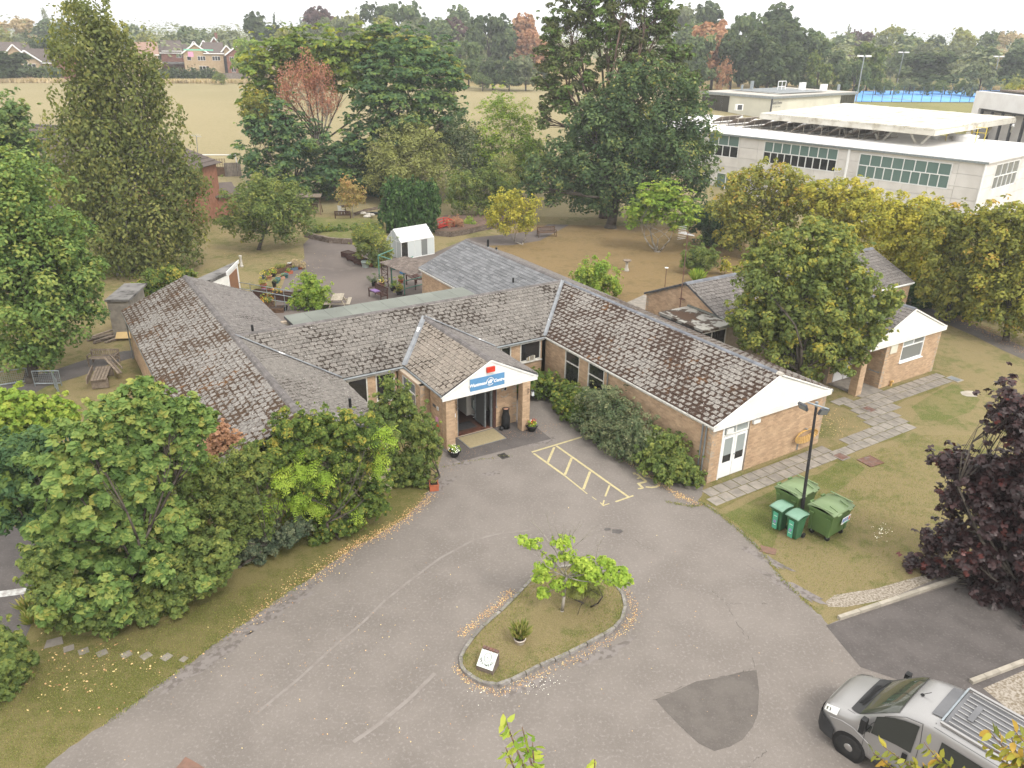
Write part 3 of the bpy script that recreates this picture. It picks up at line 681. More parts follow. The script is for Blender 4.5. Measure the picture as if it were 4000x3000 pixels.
# seams, cracks and stains in the tarmac
for pts,w,m_,z in(([(1000,2800),(1060,2740),(1170,2650),(1300,2530),(1420,2430),(1500,2350),(1600,2270),(1720,2180),(1850,2110),(1950,2085),(2080,2070)],0.05,'paint_white_line',0.0105),):
 pass
crk=[]
for pts in([(2420,2085),(2480,2110),(2560,2155)],[(2780,2310),(2835,2355),(2930,2362),(3000,2360)],[(1530,2165),(1600,2200),(1660,2240)],[(2835,2360),(2880,2440),(2930,2500),(2945,2620)],[(2925,2997),(2960,2960),(2990,2930)],[(2550,2735),(2700,2665),(2850,2640),(2940,2610)]):
 P=jag(pts,9,0.03);crk.append(P)
mb=MB()
for P in crk:
 for i in range(len(P)-1):
  a=np.array(P[i][:2]);b=np.array(P[i+1][:2]);d=b-a;l=np.linalg.norm(d)
  if l<1e-4 or rng.random()<.45:continue
  n=np.array([-d[1],d[0]])/l*rng.uniform(.002,.006)
  mb.poly([(*(a-n),.0135),(*(b-n),.0135),(*(b+n),.0135),(*(a+n),.0135)])
mb.build('tarmac_cracks','drain_metal',kind='stuff')
pm('seam_pale',(0.235,0.21,0.19),(0.195,0.17,0.152),3,0.95)
pm('oil',(0.07,0.062,0.058),(0.1,0.09,0.084),5,0.7)
def ragged_sheet(name,c,rx,ry,ang,mat,z,n=18,amp=0.25,kind='stuff'):
 c=at(*c)[:2];pts=[]
 for i in range(n):
  q=2*math.pi*i/n;k=1+rng.normal()*amp*0.5
  x=rx*k*math.cos(q);y=ry*k*math.sin(q);pts.append((c[0]+x*math.cos(ang)-y*math.sin(ang),c[1]+x*math.sin(ang)+y*math.cos(ang),None))
 return sheet(name,pts,mat,z,kind)
strip('tarmac_seam',[(1000,2790),(1060,2740),(1170,2650),(1300,2530),(1420,2430),(1500,2350),(1600,2270),(1720,2180),(1850,2110),(1950,2085),(2080,2070)],0.09,'seam_pale',0.0105,kind='stuff')
strip('tarmac_seam',[(1700,2630),(1600,2730),(1480,2830),(1380,2900)],0.12,'seam_pale',0.0105,kind='stuff')
ragged_sheet('oil_stain',(2373,2068),0.13,0.1,0.3,'oil',0.0112);ragged_sheet('oil_stain',(2412,2076),0.2,0.14,0.3,'oil',0.0112)
pm('damp',(0.13,0.112,0.1),(0.2,0.177,0.163),5,0.9,lo=0.4,hi=0.55)
for c,a,b,r in(((1800,1800),0.7,0.35,0.6),((2120,1720),0.7,0.3,0.5),((1720,1900),0.8,0.25,1.0),((1920,1850),.4,.2,.3),((3080,2290),1.2,0.25,-0.8),((2330,2560),1.0,0.25,0.5),((2060,2680),.8,.2,.4),((2980,2180),0.9,0.2,-0.8),((1060,2400),1.5,.25,.9),((800,2590),1.4,.22,.9)):
 ragged_sheet('damp_stain',c,a,b,r,'damp',0.0095,24,0.5)
 # kerbed island
isl=[(1793,2575),(1796,2612),(1812,2635),(1836,2652),(1882,2679),(1949,2688),(2000,2670),(2056,2642),(2113,2612),(2170,2588),(2226,2562),(2295,2528),(2362,2490),(2405,2462),(2435,2430),(2448,2376),(2438,2331),(2416,2300),(2370,2262),(2310,2232),(2230,2215),(2150,2225),(2077,2263),(2000,2345),(1949,2395),(1882,2453),(1840,2500),(1815,2535)]
IP=[at(*p)[:2]for p in isl];ic=np.mean(IP,axis=0)
ki=thing('island_kerb','low concrete kerb ringing the teardrop grass island','kerb',(ic[0],ic[1],0))
IPs=IP+[IP[0]];k_rng=random.Random(3)
for i in range(len(IP)):
 a,b=IPs[i],IPs[i+1];l=np.linalg.norm(b-a);nn=max(1,round(l/0.75))
 for k in range(nn):
  p=a+(b-a)*(k+.03)/nn;q=a+(b-a)*(k+.97)/nn;d=q-p;o_=np.array([-d[1],d[0]])/np.linalg.norm(d)*0.10
  if(ic-p)@o_<0:o_=-o_
  hh=0.12+k_rng.uniform(-.015,.01);mb=MB();mb.ct=k_rng.random()
  mb.prism([tuple(p-ic),tuple(q-ic),tuple(q+o_-ic),tuple(p+o_-ic)],-.05,hh);mb.build('kerb_stone','kerb',ki)
inner=[p+(ic-p)/np.linalg.norm(ic-p)*0.09 for p in IP]
mb=MB();n_=len(inner);mb.mesh([(*p,0.085)for p in inner]+[(*(ic+(p-ic)*0.5),0.13)for p in inner]+[(ic[0],ic[1],0.14)],[(i,(i+1)%n_,n_+(i+1)%n_,n_+i)for i in range(n_)]+[(n_+i,n_+(i+1)%n_,2*n_)for i in range(n_)])
mb.build('island_lawn','lawn',kind='structure',smooth=True)
# stone edgings on the right
def edging(name,label,a,b,w,h,mat='concrete_pale',n=6):
 A=at(*a)[:2]if len(a)==2 else np.array(a[:2]);B=at(*b)[:2]if len(b)==2 else np.array(b[:2]);r_=thing(name,label,'kerb',(*A,0));d=B-A;l=np.linalg.norm(d);ang=math.atan2(d[1],d[0])
 for i in range(n):
  mb=MB();mb.ct=random.random();mb.box((*(d*(i+.5)/n),h/2),(l/n-.015,w,h),ang);mb.build('kerb_stone',mat,r_)
edging('edging_kerb','pale concrete edging along the dark parking bay under the purple tree',(3275,2420),(3990,2180),.13,.12,n=10)
edging('edging_kerb','short pale edging strip behind the parked van',(3790,2670),(4000,2590),.13,.12,n=4)
sheet('gravel_bed',[(3225,2350),(3260,2325),(3350,2310),(3420,2300),(3560,2260),(3640,2240),(3640,2290),(3420,2350),(3300,2372),(3235,2370)],'gravel',0.005)
sheet('gravel_bed',[(3840,2690),(4000,2620),(4100,2650),(4060,2800),(3960,2790)],'gravel',0.013)
# ---------------------------------------------------------------- paving slabs
def inpoly(p,poly):
 c=False;j=len(poly)-1
 for i in range(len(poly)):
  if(poly[i][1]>p[1])!=(poly[j][1]>p[1])and p[0]<(poly[j][0]-poly[i][0])*(p[1]-poly[i][1])/(poly[j][1]-poly[i][1])+poly[i][0]:c=not c
  j=i
 return c
def clip_convex(pts,poly):
 """clip 2D polygon pts by the convex counter-clockwise poly; points carry uv too"""
 out=pts
 for i in range(len(poly)):
  a=poly[i];b=poly[(i+1)%len(poly)];nx,ny=-(b[1]-a[1]),b[0]-a[0];inp=out;out=[]
  if not inp:return[]
  for k in range(len(inp)):
   p=inp[k];q=inp[(k+1)%len(inp)]
   dp=(p[0]-a[0])*nx+(p[1]-a[1])*ny;dq=(q[0]-a[0])*nx+(q[1]-a[1])*ny
   if dp>=0:out.append(p)
   if(dp>=0)!=(dq>=0):
    t=dp/(dp-dq);out.append(tuple(p[m]+(q[m]-p[m])*t for m in range(4)))
 return out
path=thing('slab_path','pale concrete slab path winding past both white gables','path',(0,0,0));path['kind']='structure'
for k_ in('label','category'):del path[k_]
pathpoly=[at(*p)[:2]for p in[(2725,1955),(2815,1990),(2870,1960),(2930,1928),(3040,1890),(3140,1830),(3190,1808),(3290,1805),(3330,1770),(3420,1735),(3500,1715),(3562,1680),(3555,1650),(3500,1640),(3490,1590),(3540,1560),(3650,1530),(3720,1485)]]+[np.array(uvp(-20.9,41.5)[:2]),np.array(uvp(-21.0,36.4)[:2]),np.array(uvp(-21.0,34.0)[:2])]+[at(*p)[:2]for p in[(3230,1565),(3330,1605),(3395,1640),(3400,1670),(3360,1700),(3280,1735),(3190,1765),(3160,1772)]]+[np.array(uvp(-18.7,27.6)[:2]),np.array(uvp(-18.6,21.5)[:2])]
sheet('path_bed',[(p[0],p[1],None)for p in pathpoly],'lawn_front',0.008)
S_=0.58;c_=U*1.0;ns=0
uu=[float(p@U)for p in pathpoly];vv_=[float(p@VV)for p in pathpoly]
for iu in range(int(min(uu)/S_)-1,int(max(uu)/S_)+2):
 for iv in range(int(min(vv_)/S_)-1,int(max(vv_)/S_)+2):
  off=0.29 if iu%2 else 0.0
  u0,v0=iu*S_,iv*S_+off;cen=(u0+S_/2)*U+(v0+S_/2)*VV
  if not inpoly(cen,pathpoly):continue
  g=0.02;mb=MB();mb.ct=random.random();jit=lambda:random.uniform(-.008,.008)
  q=[(u0+g+jit(),v0+g+jit()),(u0+S_-g+jit(),v0+g+jit()),(u0+S_-g+jit(),v0+S_-g+jit()),(u0+g+jit(),v0+S_-g+jit())]
  h0=0.022+random.uniform(-.005,.006)
  mb.prism([tuple(a*U+b*VV)for a,b in q],0.0,h0);mb.build('paving_slab','concrete',path);ns+=1
for i,(x,y)in enumerate([(210,2510),(268,2534),(326,2545),(398,2552),(493,2558),(570,2563),(650,2568),(717,2576)]):
 p=at(x,y);mb=MB();s=(0.42 if i==0 else 0.3)if i<7 else 0.22
 mb.prism([(-.45*s*(1.35 if i==0 else 1),-.4*s),(.45*s*(1.35 if i==0 else 1),-.45*s),(.5*s,.4*s),(-.42*s,.45*s)],0,0.014);o=mb.build('stepping_stone','concrete');o.location=(p[0],p[1],0.0);o.rotation_euler=(0,0,0.5+0.1*i)
 lb=['largest stepping stone, at the hedge end of the row','second stepping stone from the hedge, leaf covered soil round it','orange-stained stepping stone third from the hedge','fourth stepping stone across the front grass','fifth stepping stone, pale and clean in the grass','sixth stepping stone from the hedge in the grass','seventh stepping stone, second from the driveway','small broken stepping stone nearest the driveway edge'][i]
 tagp(o,lb,'stepping stone','stepping stones across the front grass')
 # covers let into the ground
def cover(name,label,px,w,d,mat,rim=None,ang=0.0,z=0.03):
 p=at(*px);r_=thing(name,label,'manhole cover' if 'drain' not in name else 'drain',p,ang)
 mb=MB();mb.box((0,0,z/2),(w,d,z));mb.build('plate',mat,r_)
 if rim:
  mb=MB()
  for s in(-1,1):mb.box((s*(w/2+.03),0,z/2+.003),(.05,d+.12,z));mb.box((0,s*(d/2+.03),z/2+.003),(w,.05,z))
  mb.build('rim',rim,r_)
 return r_
cover('manhole_cover','rusty square manhole cover set in the lawn beside the slab path',(3400,1803),.75,.62,'rust','rust',.5)
cover('manhole_cover','brown cover in the slab path below the white gable',(3285,1785),.45,.45,'rust','concrete',AZ,.036)
cover('manhole_cover','brown cover in the slab path by the porch pillar',(3395,1600),.5,.45,'rust','concrete',AZ,.036)
cover('manhole_cover','grey metal cover on the pale slab at the end of the slab path',(3728,1482),.6,.45,'grey_metal','concrete_pale',AZ,.036)
cover('manhole_cover','dark red cover at the lawn corner beside the wheelie bins',(3000,2150),.55,.4,'manhole_brown',None,-.4,.02)
ragged_sheet('bare_patch',(3788,1538),.5,.35,.4,'concrete_pale',.016,12,.2,'structure')
dg=cover('drain_grate','small iron drain grate in the driveway before the entrance',(1966,1782),.34,.26,'black_plastic','drain_metal',AZ,.016)
for i in range(6):
 mb=MB();mb.box((-.13+.052*i,0,.021),(.022,.24,.01));mb.build('bar','drain_metal',dg)
 # ---------------------------------------------------------------- building kit
def ccw(poly):
 a=sum(poly[i][0]*poly[(i+1)%len(poly)][1]-poly[(i+1)%len(poly)][0]*poly[i][1]for i in range(len(poly)))
 return poly if a>0 else poly[::-1]
CAMP=np.array([0,0,H])
class Building:
 """a building laid out in its own axes: a along U, b along V, z up"""
 def __init__(s,name,label,cat,o=(0,0)):
  s.o=np.array(o,float);p=s.o[0]*U+s.o[1]*VV
  s.root=thing(name,label,cat,(p[0],p[1],0),AZ);s.tiles=[];s.bricks=[]
 def L(s,a,b,z):return np.array([a-s.o[0],b-s.o[1],z])
 def world(s,l):p=(l[0]+s.o[0])*U+(l[1]+s.o[1])*VV;return np.array([p[0],p[1],l[2]])
def roof_plane(B,roof,e0,e1,zeave,rdir,run,rise,poly,mat,tw=0.36,ex=0.265,slab=None):
 """tiles on a plane. eave line e0->e1 (a,b), uphill direction rdir (a,b), poly limits it in plan (a,b)."""
 e0=np.array(e0,float);e1=np.array(e1,float);x=(e1-e0)/np.linalg.norm(e1-e0);r=np.array(rdir,float)
 k=math.hypot(run,rise)/run;slope=np.array([0,0,0.])
 def P(s,t):q=e0+x*s+r*(t/k);return q
 # polygon to (s,t)
 pp=ccw([((np.array(q)-e0)@x,((np.array(q)-e0)@r)*k)for q in poly])
 smin=min(p[0]for p in pp);smax=max(p[0]for p in pp);tmin=min(p[1]for p in pp);tmax=max(p[1]for p in pp)
 up=np.array([r[0]*run,r[1]*run,rise]);up/=np.linalg.norm(up);ax=np.array([x[0],x[1],0]);nrm=np.cross(ax,up)
 if nrm[2]<0:nrm=-nrm
 th=0.018
 def W(s,t,h):q=P(s,t);z=zeave+t/k*rise/run;return B.L(q[0],q[1],z)+nrm*h
 # underlay
 mb=PART[roof.name][0];n=len(pp);top=[W(p[0],p[1],-0.004)for p in pp];bot=[W(p[0],p[1],-0.09)for p in pp]
 mb.mesh(top+bot,[tuple(range(n)),tuple(range(2*n-1,n-1,-1))]+[(i,n+i,n+(i+1)%n,(i+1)%n)for i in range(n)],0)
 row=0;t=tmin
 while t<tmax-0.01:
  s=smin-(tw/2 if row%2 else 0)-random.random()*0.02
  while s<smax:
   g=0.006;dr=random.uniform(-.008,.008);lift=random.uniform(0,.006)+(0.012 if random.random()<.03 else 0)
   q=[(s+g,t+dr,0,0),(s+tw-g,t+dr,1,0),(s+tw-g,t+ex+.02,1,1),(s+g,t+ex+.02,0,1)]
   c=clip_convex(q,pp)
   if len(c)>2:
    tp=[W(a[0],a[1],th+0.016*(1-(a[1]-t)/ex)+lift*(1-a[3]))for a in c];lo=[W(a[0],a[1],0.0)for a in c]
    cen=np.mean(tp,axis=0);B.tiles.append((roof,mat,tp,lo,[(a[2],a[3])for a in c],np.linalg.norm(B.world(cen)-CAMP)))
   s+=tw
  t+=ex;row+=1
 return W
def flush_tiles(B,nsep=300,key='tile'):
 B.tiles.sort(key=lambda t:t[5]);rest={}
 for i,(roof,mat,tp,lo,uv,d)in enumerate(B.tiles):
  n=len(tp)
  if i<nsep:mb=MB();c=np.mean(tp,axis=0)
  else:mb=rest.setdefault(roof.name,(MB(),roof,[]))[0];c=np.zeros(3)
  mb.ct=random.random()
  if i>=nsep:
   ml=rest[roof.name][2]
   if mat not in ml:ml.append(mat)
   mb.cm=ml.index(mat)
  a=[p-c for p in tp];b=[p-c for p in lo]
  mb.poly(a,uv)
  for k in range(n):
   j=(k+1)%n;mb.poly([b[k],b[j],a[j],a[k]],[(0.5,0.0)]*4)
  if i<nsep:o=mb.build('tile',mat,roof);o.location=c
 for nm,(mb,roof,ml)in rest.items():mb.build('tiles',ml,roof,kind='stuff')
def ridge(B,roof,p0,p1,mat='ridge_tile',step=0.32,r=0.11,h=0.02,name='ridge_tile'):
 p0=B.L(*p0);p1=B.L(*p1);d=p1-p0;l=np.linalg.norm(d);d/=l;n=int(l/step);sd=np.cross(d,[0,0,1.]);sd/=np.linalg.norm(sd);up=np.cross(sd,d)
 for i in range(n):
  mb=MB();mb.ct=random.random();a=-l/n*0.5+.006;b=l/n*0.5-.004;pr=[(-r*1.3,-.07),(-r*.75,0.01),(0,.045),(r*.75,0.01),(r*1.3,-.07)];vs=[]
  for k,q in((a,1.0),(b,1.06)):
   for(x,z)in pr:vs.append(d*k+sd*x*q+up*(z*q+h))
  mb.mesh(vs,[(k,k+1,6+k,5+k)for k in range(4)]+[(0,1,2,3,4)[::-1],(5,6,7,8,9)])
  o=mb.build(name,mat,roof);o.location=p0+d*(i+.5)*l/n
def brick_wall(B,wall,p0,p1,z0,z1,out,holes=(),mat='brick',th=0.22,top=None,frac=1.0):
 """p0,p1 (a,b) wall foot; out (a,b) outward; holes (s0,s1,z0,z1) along the wall; top(s)->z for gables"""
 p0=np.array(p0,float);p1=np.array(p1,float);l=np.linalg.norm(p1-p0);x=(p1-p0)/l;out=np.array(out,float)
 # mortar body around holes
 cuts=sorted(set([0,l]+[max(0,min(l,h[0]))for h in holes]+[max(0,min(l,h[1]))for h in holes]+([l*i/8 for i in range(1,8)]if top else[])))
 mb=PART[wall.name][0]
 for a,b in zip(cuts[:-1],cuts[1:]):
  if b-a<1e-3:continue
  zt0=top(a)if top else z1;zt1=top(b)if top else z1
  hs=sorted([(h[2],h[3])for h in holes if h[0]<=a+1e-4 and h[1]>=b-1e-4]);z=z0;segs=[]
  for(u0,u1)in hs:
   if u0>z:segs.append((z,u0,None))
   z=max(z,u1)
  segs.append((z,None,1))
  for(za,zb,f)in segs:
   if zb is None:zz=(zt0,zt1)
   else:zz=(zb,zb)
   if zz[0]<=za and zz[1]<=za:continue
   A=p0+x*a;Bb=p0+x*b;O=out*th;f0=A-out*.011;f1=Bb-out*.011
   q=[f0,f1,f1-O,f0-O];vs=[B.L(c[0],c[1],za)for c in q]+[B.L(q[0][0],q[0][1],zz[0]),B.L(q[1][0],q[1][1],zz[1]),B.L(q[2][0],q[2][1],zz[1]),B.L(q[3][0],q[3][1],zz[0])]
   fs=[(0,1,2,3),(7,6,5,4),(0,4,5,1),(1,5,6,2),(2,6,7,3),(3,7,4,0)]
   mb.mesh(vs,fs)
 if frac<=0:return
 bh=0.075;bw=0.225;row=0;z=z0
 while z<(max(top(l*i/20)for i in range(21))if top else z1)-.03:
  s=-(bw/2 if row%2 else 0)
  while s<l:
   a=max(s,0)+.005;b=min(s+bw,l)-.005;za=z+.005;zb=z+bh-.005
   if not top:zb=min(zb,z1)
   ok=b-a>0.03 and(not top or zb<min(top(a),top(b)))
   pieces=[(a,b)]
   for h in holes:
    if zb>h[2]+.01 and za<h[3]-.01:
     np_=[]
     for(c,d)in pieces:
      if d<=h[0]or c>=h[1]:np_.append((c,d));continue
      if h[0]-c>.03:np_.append((c,h[0]))
      if d-h[1]>.03:np_.append((h[1],d))
     pieces=np_
   if ok:
    for(c,d)in pieces:
     q=p0+x*(c+d)/2;cen=B.L(q[0],q[1],(za+zb)/2)
     B.bricks.append((wall,mat,cen,d-c,zb-za,x,out,np.linalg.norm(B.world(cen)-CAMP)))
   s+=bw
  z+=bh;row+=1
def flush_bricks(B,nsep=300):
 B.bricks.sort(key=lambda t:t[7]);rest={}
 cache={}
 for i,(wall,mat,c,w,h,x,out,d)in enumerate(B.bricks):
  ex=np.array([x[0],x[1],0]);oo=np.array([out[0],out[1],0])
  def vs(c0,pr):return[c0+ex*sx*w/2+np.array([0,0,sz*h/2])+oo*(pr if f else-.02)for f in(0,1)for(sx,sz)in((-1,-1),(1,-1),(1,1),(-1,1))]
  flip=np.cross(ex,[0,0,1.])@oo<0
  fs=[(4,5,6,7),(0,1,5,4),(1,2,6,5),(2,3,7,6),(3,0,4,7)]
  if flip:fs=[f[::-1]for f in fs]
  pr=random.uniform(-.001,.003)
  if i<nsep:
   key=(mat,round(w,3),round(h,3),tuple(np.round(x,3)),tuple(np.round(out,3)))
   if key not in cache:
    mb=MB();mb.ct=0.3;mb.mesh(vs(np.zeros(3),.001),fs);cache[key]=mb.data('brick',[mat])
   link('brick',cache[key],wall,loc=c)
  else:
   mb,ml=rest.setdefault(wall.name,(MB(),[]))[0:2]if wall.name in rest else rest.setdefault(wall.name,(MB(),[],wall))[0:2]
   if mat not in ml:ml.append(mat)
   mb.cm=ml.index(mat);mb.ct=random.random();mb.mesh(vs(c,pr),fs)
 for nm,(mb,ml,wall)in rest.items():mb.build('bricks',ml,wall,kind='stuff')
PART={}
def part(B,name,label=None,mats=('dark_grey',)):
 o=bpy.data.objects.new(name,bpy.data.meshes.new(name));COL.objects.link(o);o.parent=B.root
 if label:o['label']=label
 PART[o.name]=(MB(),list(mats));return o
def finish_parts(B):
 for o in B.root.children:
  if o.name in PART:
   mb,mats=PART.pop(o.name)
   if mb.v:old=o.data;o.data=mb.data(o.name.split('.')[0],mats);bpy.data.meshes.remove(old)
def window(B,p0,p1,z0,z1,out,mull=(),trans=(),glass='glass_dark',frame='white_frame',fw=0.06,depth=0.07,inset=0.04,sill=True,parent=None,name='window',blind=None):
 """a framed window between p0 and p1 (a,b). mull: fractions; trans: heights z"""
 p0=np.array(p0,float);p1=np.array(p1,float);l=np.linalg.norm(p1-p0);x=(p1-p0)/l;out=np.array(out,float)
 ex=np.array([x[0],x[1],0]);oo=np.array([out[0],out[1],0]);o0=B.L(p0[0],p0[1],0)-oo*inset
 def bar(s0,s1,a,b,dd=0.0,mat=frame,mbb=None):
  mb=mbb or MB();c=o0+ex*(s0+s1)/2+np.array([0,0,(a+b)/2])-oo*(dd);mb.box(c,(s1-s0,depth,b-a),ex=ex);return mb
 mb=MB()
 bar(0,fw,z0,z1,mbb=mb);bar(l-fw,l,z0,z1,mbb=mb);bar(fw,l-fw,z0,z0+fw,mbb=mb);bar(fw,l-fw,z1-fw,z1,mbb=mb)
 for t in trans:bar(fw,l-fw,t-.025,t+.025,.003,mbb=mb)
 zz=[z0+fw]+[v for t in trans for v in(t-.025,t+.025)]+[z1-fw]
 for m_ in mull:
  mm,lo,hi=(m_,0,len(zz)//2)if not hasattr(m_,'__len__')else m_
  s=l*mm
  for j in range(lo,hi):bar(s-.025,s+.025,zz[2*j],zz[2*j+1],.006,mbb=mb)
 w=mb.build(name,frame,B.root if parent is None else parent)
 # panes
 for j in range(len(zz)//2):
  ms=sorted([l*(m_ if not hasattr(m_,'__len__')else m_[0])for m_ in mull if not hasattr(m_,'__len__')or m_[1]<=j<m_[2]])
  es=[fw]+[v for s in ms for v in(s-.025,s+.025)]+[l-fw]
  for i in range(len(es)//2):
   gl=glass[(j*7+i)%len(glass)]if isinstance(glass,(list,tuple))else glass
   pb=MB();c=o0+ex*(es[2*i]+es[2*i+1])/2+np.array([0,0,(zz[2*j]+zz[2*j+1])/2])-oo*.012
   pb.box(c,(es[2*i+1]-es[2*i],.012,zz[2*j+1]-zz[2*j]),ex=ex);pb.build('pane',gl,w)
 if sill:
  sb=MB();sb.box(o0+ex*l/2+np.array([0,0,z0-.025])+oo*.05,(l+.12,.16,.045),ex=ex);sb.build('sill',frame,w)
 return w
 # ---------------------------------------------------------------- the community centre
ZE=2.7;ZR=4.2
B=Building('community_centre','long brick centre with mossy tiled roofs and a blue sign over its porch','building',(-30,15))
rE=part(B,'roof');rN=part(B,'roof','smooth newer slate roof');rC=part(B,'roof');rW=part(B,'roof');rP=part(B,'roof','small porch roof')
roof_plane(B,rE,(-30.6,21.35),(-18.75,21.35),ZE,(0,1),3.65,1.5,[(-30.6,21.35),(-18.75,21.35),(-18.75,25.0),(-34.25,25.0)],'tile_east')
roof_plane(B,rE,(-18.75,28.65),(-34.25,28.65),ZE,(0,-1),3.65,1.5,[(-34.25,28.65),(-18.75,28.65),(-18.75,25.0),(-34.25,25.0)],'tile_east')
roof_plane(B,rN,(-45.6,21.35),(-34.35,21.35),ZE,(0,1),3.65,1.5,[(-45.6,21.35),(-34.35,21.35),(-34.35,25.0),(-45.6,25.0)],'tile_slate',0.5,0.24)
roof_plane(B,rN,(-34.25,28.65),(-45.6,28.65),ZE,(0,-1),3.65,1.5,[(-45.6,28.65),(-34.25,28.65),(-34.25,25.0),(-45.6,25.0)],'tile_plain')
roof_plane(B,rC,(-30.57,10.4),(-30.57,21.4),ZE,(-1,0),3.65,1.5,[(-30.57,10.4),(-34.22,6.75),(-34.22,25.0),(-30.57,21.35)],'tile_central')
roof_plane(B,rW,(-45.4,3.3),(-24.8,3.3),ZE,(0,1),3.55,1.5,[(-45.4,3.3),(-24.8,3.3),(-24.8,6.85),(-45.4,6.85)],'tile_west')
roof_plane(B,rW,(-34.3,10.4),(-45.4,10.4),ZE,(0,-1),3.55,1.5,[(-45.4,10.4),(-34.3,10.4),(-34.3,6.85),(-45.4,6.85)],'tile_plain',0.33,0.15)
roof_plane(B,rW,(-24.8,10.4),(-34.2,10.4),ZE,(0,-1),3.55,1.5,[(-30.6,10.4),(-24.8,10.4),(-24.8,6.85),(-34.2,6.85)],'tile_central',0.3,0.18)
roof_plane(B,rP,(-30.57,13.4),(-26.75,13.4),ZE,(0,1),2.45,1.15,[(-30.5,13.4),(-26.75,13.4),(-26.75,15.85),(-33.3,15.85)],'tile_porch',0.34,0.235)
roof_plane(B,rP,(-26.75,18.3),(-30.57,18.3),ZE,(0,-1),2.45,1.15,[(-30.5,18.3),(-26.75,18.3),(-26.75,15.85),(-33.3,15.85)],'tile_plain',0.34,0.235)
flush_tiles(B)
ridge(B,rE,(-34.2,25,ZR),(-18.95,25,ZR),'ridge_blue',0.42);ridge(B,rE,(-18.95,25,ZR+.01),(-18.7,25,ZR+.01),'stone_pale',0.2)
ridge(B,rN,(-45.6,25,ZR),(-34.3,25,ZR));ridge(B,rC,(-34.25,6.9,ZR),(-34.25,24.9,ZR),r=.12);ridge(B,rW,(-45.4,6.85,ZR),(-24.8,6.85,ZR),step=.4,r=.13)
ridge(B,rP,(-33.25,15.85,3.85),(-26.75,15.85,3.85),r=.13,step=.45)
def flash(roof,a,b,w,name='flashing',mat='lead',lift=0.05):
 a=B.L(*a);b=B.L(*b);d=(b-a)/np.linalg.norm(b-a);sd=np.cross(d,[0,0,1.]);sd/=np.linalg.norm(sd);z=np.array([0,0,lift]);mb=MB()
 mb.mesh([a-sd*w+z+np.array([0,0,.05]),a+z,a+sd*w+z+np.array([0,0,.05]),b-sd*w+z+np.array([0,0,.05]),b+z,b+sd*w+z+np.array([0,0,.05])],[(1,4,3,0),(2,5,4,1)]);return mb.build(name,mat,roof)
flash(rE,(-30.55,21.3,ZE),(-34.2,24.95,ZR),.1);flash(rP,(-30.5,13.4,ZE),(-33.3,15.85,3.85),.13);flash(rP,(-30.5,18.3,ZE),(-33.3,15.85,3.85),.06);flash(rW,(-30.55,10.4,ZE),(-34.2,6.85,ZR),.05)
# boarded gables
def boards(B,a,b0,b1,bm,z0,zt,mat='white_paint',bh=0.15,fas=0.26,out=1):
 g=part(B,'gable',mats=('white_paint',));mb=PART[g.name][0]
 L_=lambda z:b0+(bm-b0)*(z-z0)/(zt-z0);R_=lambda z:b1-(b1-bm)*(z-z0)/(zt-z0)
 def slab(za,zb,x0,x1,clipit=True):
  q=[(x0,L_(za)if clipit else b0,za),(x0,R_(za)if clipit else b1,za),(x0,R_(zb),zb),(x0,L_(zb),zb)];v=[B.L(*p)for p in q]+[B.L(x1,p[1],p[2])for p in q]
  return v
 fs=[(0,1,2,3)[::-1],(4,5,6,7),(0,1,5,4),(1,2,6,5),(2,3,7,6),(3,0,4,7)]
 mb.mesh(slab(z0,zt-.01,a-.1,a-.03*out),fs)
 z=z0+.1
 k=0
 while z<zt-.05:
  zb=min(z+bh-.008,zt-.03);m2=MB();m2 .mesh([p+np.array([0,0,0])for p in slab(z,zb,a-.04,a)],fs)
  for i in(6,7):m2 .v[i]=(m2 .v[i][0]-.012,m2 .v[i][1],m2 .v[i][2])
  m2 .build('board',mat,g);z+=bh;k+=1
 m2=MB();m2 .box(B.L(a+.015,(b0+b1)/2,z0-.02),(.05,b1-b0-.06,fas));m2 .build('fascia_board',mat,g)
 for s,(x,y)in enumerate(((b0,bm),(b1,bm))):  # verge trims under the tiles
  m2=MB();p=B.L(a+.02,x,z0+.03);q=B.L(a+.02,y,zt);d=q-p;m2 .box((p+q)/2,(np.linalg.norm(d),.04,.07),ex=d,ez=np.cross(d,[1.,0,0])if s else np.cross([1.,0,0],d));m2 .build('verge_trim',mat,g)
 return g
g1=boards(B,-18.75,21.35,28.65,25.0,2.62,4.17)
g2=boards(B,-26.72,13.38,18.3,15.85,2.55,3.83,bh=.11,fas=.2)
# walls
wE=part(B,'wall',mats=('mortar',));wG=part(B,'wall',mats=('mortar',));wC=part(B,'wall',mats=('mortar',));wW=part(B,'wall',mats=('mortar',));wL=part(B,'wall',mats=('mortar',));wN=part(B,'wall',mats=('mortar',))
brick_wall(B,wE,(-30.75,21.5),(-18.85,21.5),0,2.58,(0,-1),[(1.75,2.95,.55,2.5),(3.65,4.9,.15,2.52)])
brick_wall(B,wG,(-18.85,21.28+.22),(-18.85,28.5),0,2.58,(1,0),[(.6,2.1,0,2.45)])
brick_wall(B,wE,(-18.85,28.5),(-45.4,28.5),0,2.58,(0,1),frac=0)
brick_wall(B,wC,(-30.75,10.3),(-30.75,13.1),0,2.58,(1,0),[(.4,1.35,1.1,2.45),(1.75,2.7,1.1,2.45)])
brick_wall(B,wC,(-30.75,17.9),(-30.75,21.28),0,2.58,(1,0),[(.9,1.5,1.5,2.5),(2.05,3.3,1.45,2.5)])
brick_wall(B,wW,(-45.2,3.5),(-25,3.5),0,2.58,(0,-1));brick_wall(B,wW,(-25,3.5),(-25,10.2),0,2.6,(1,0),frac=0);brick_wall(B,wW,(-25,10.2),(-30.7,10.2),0,2.6,(0,1),frac=0)
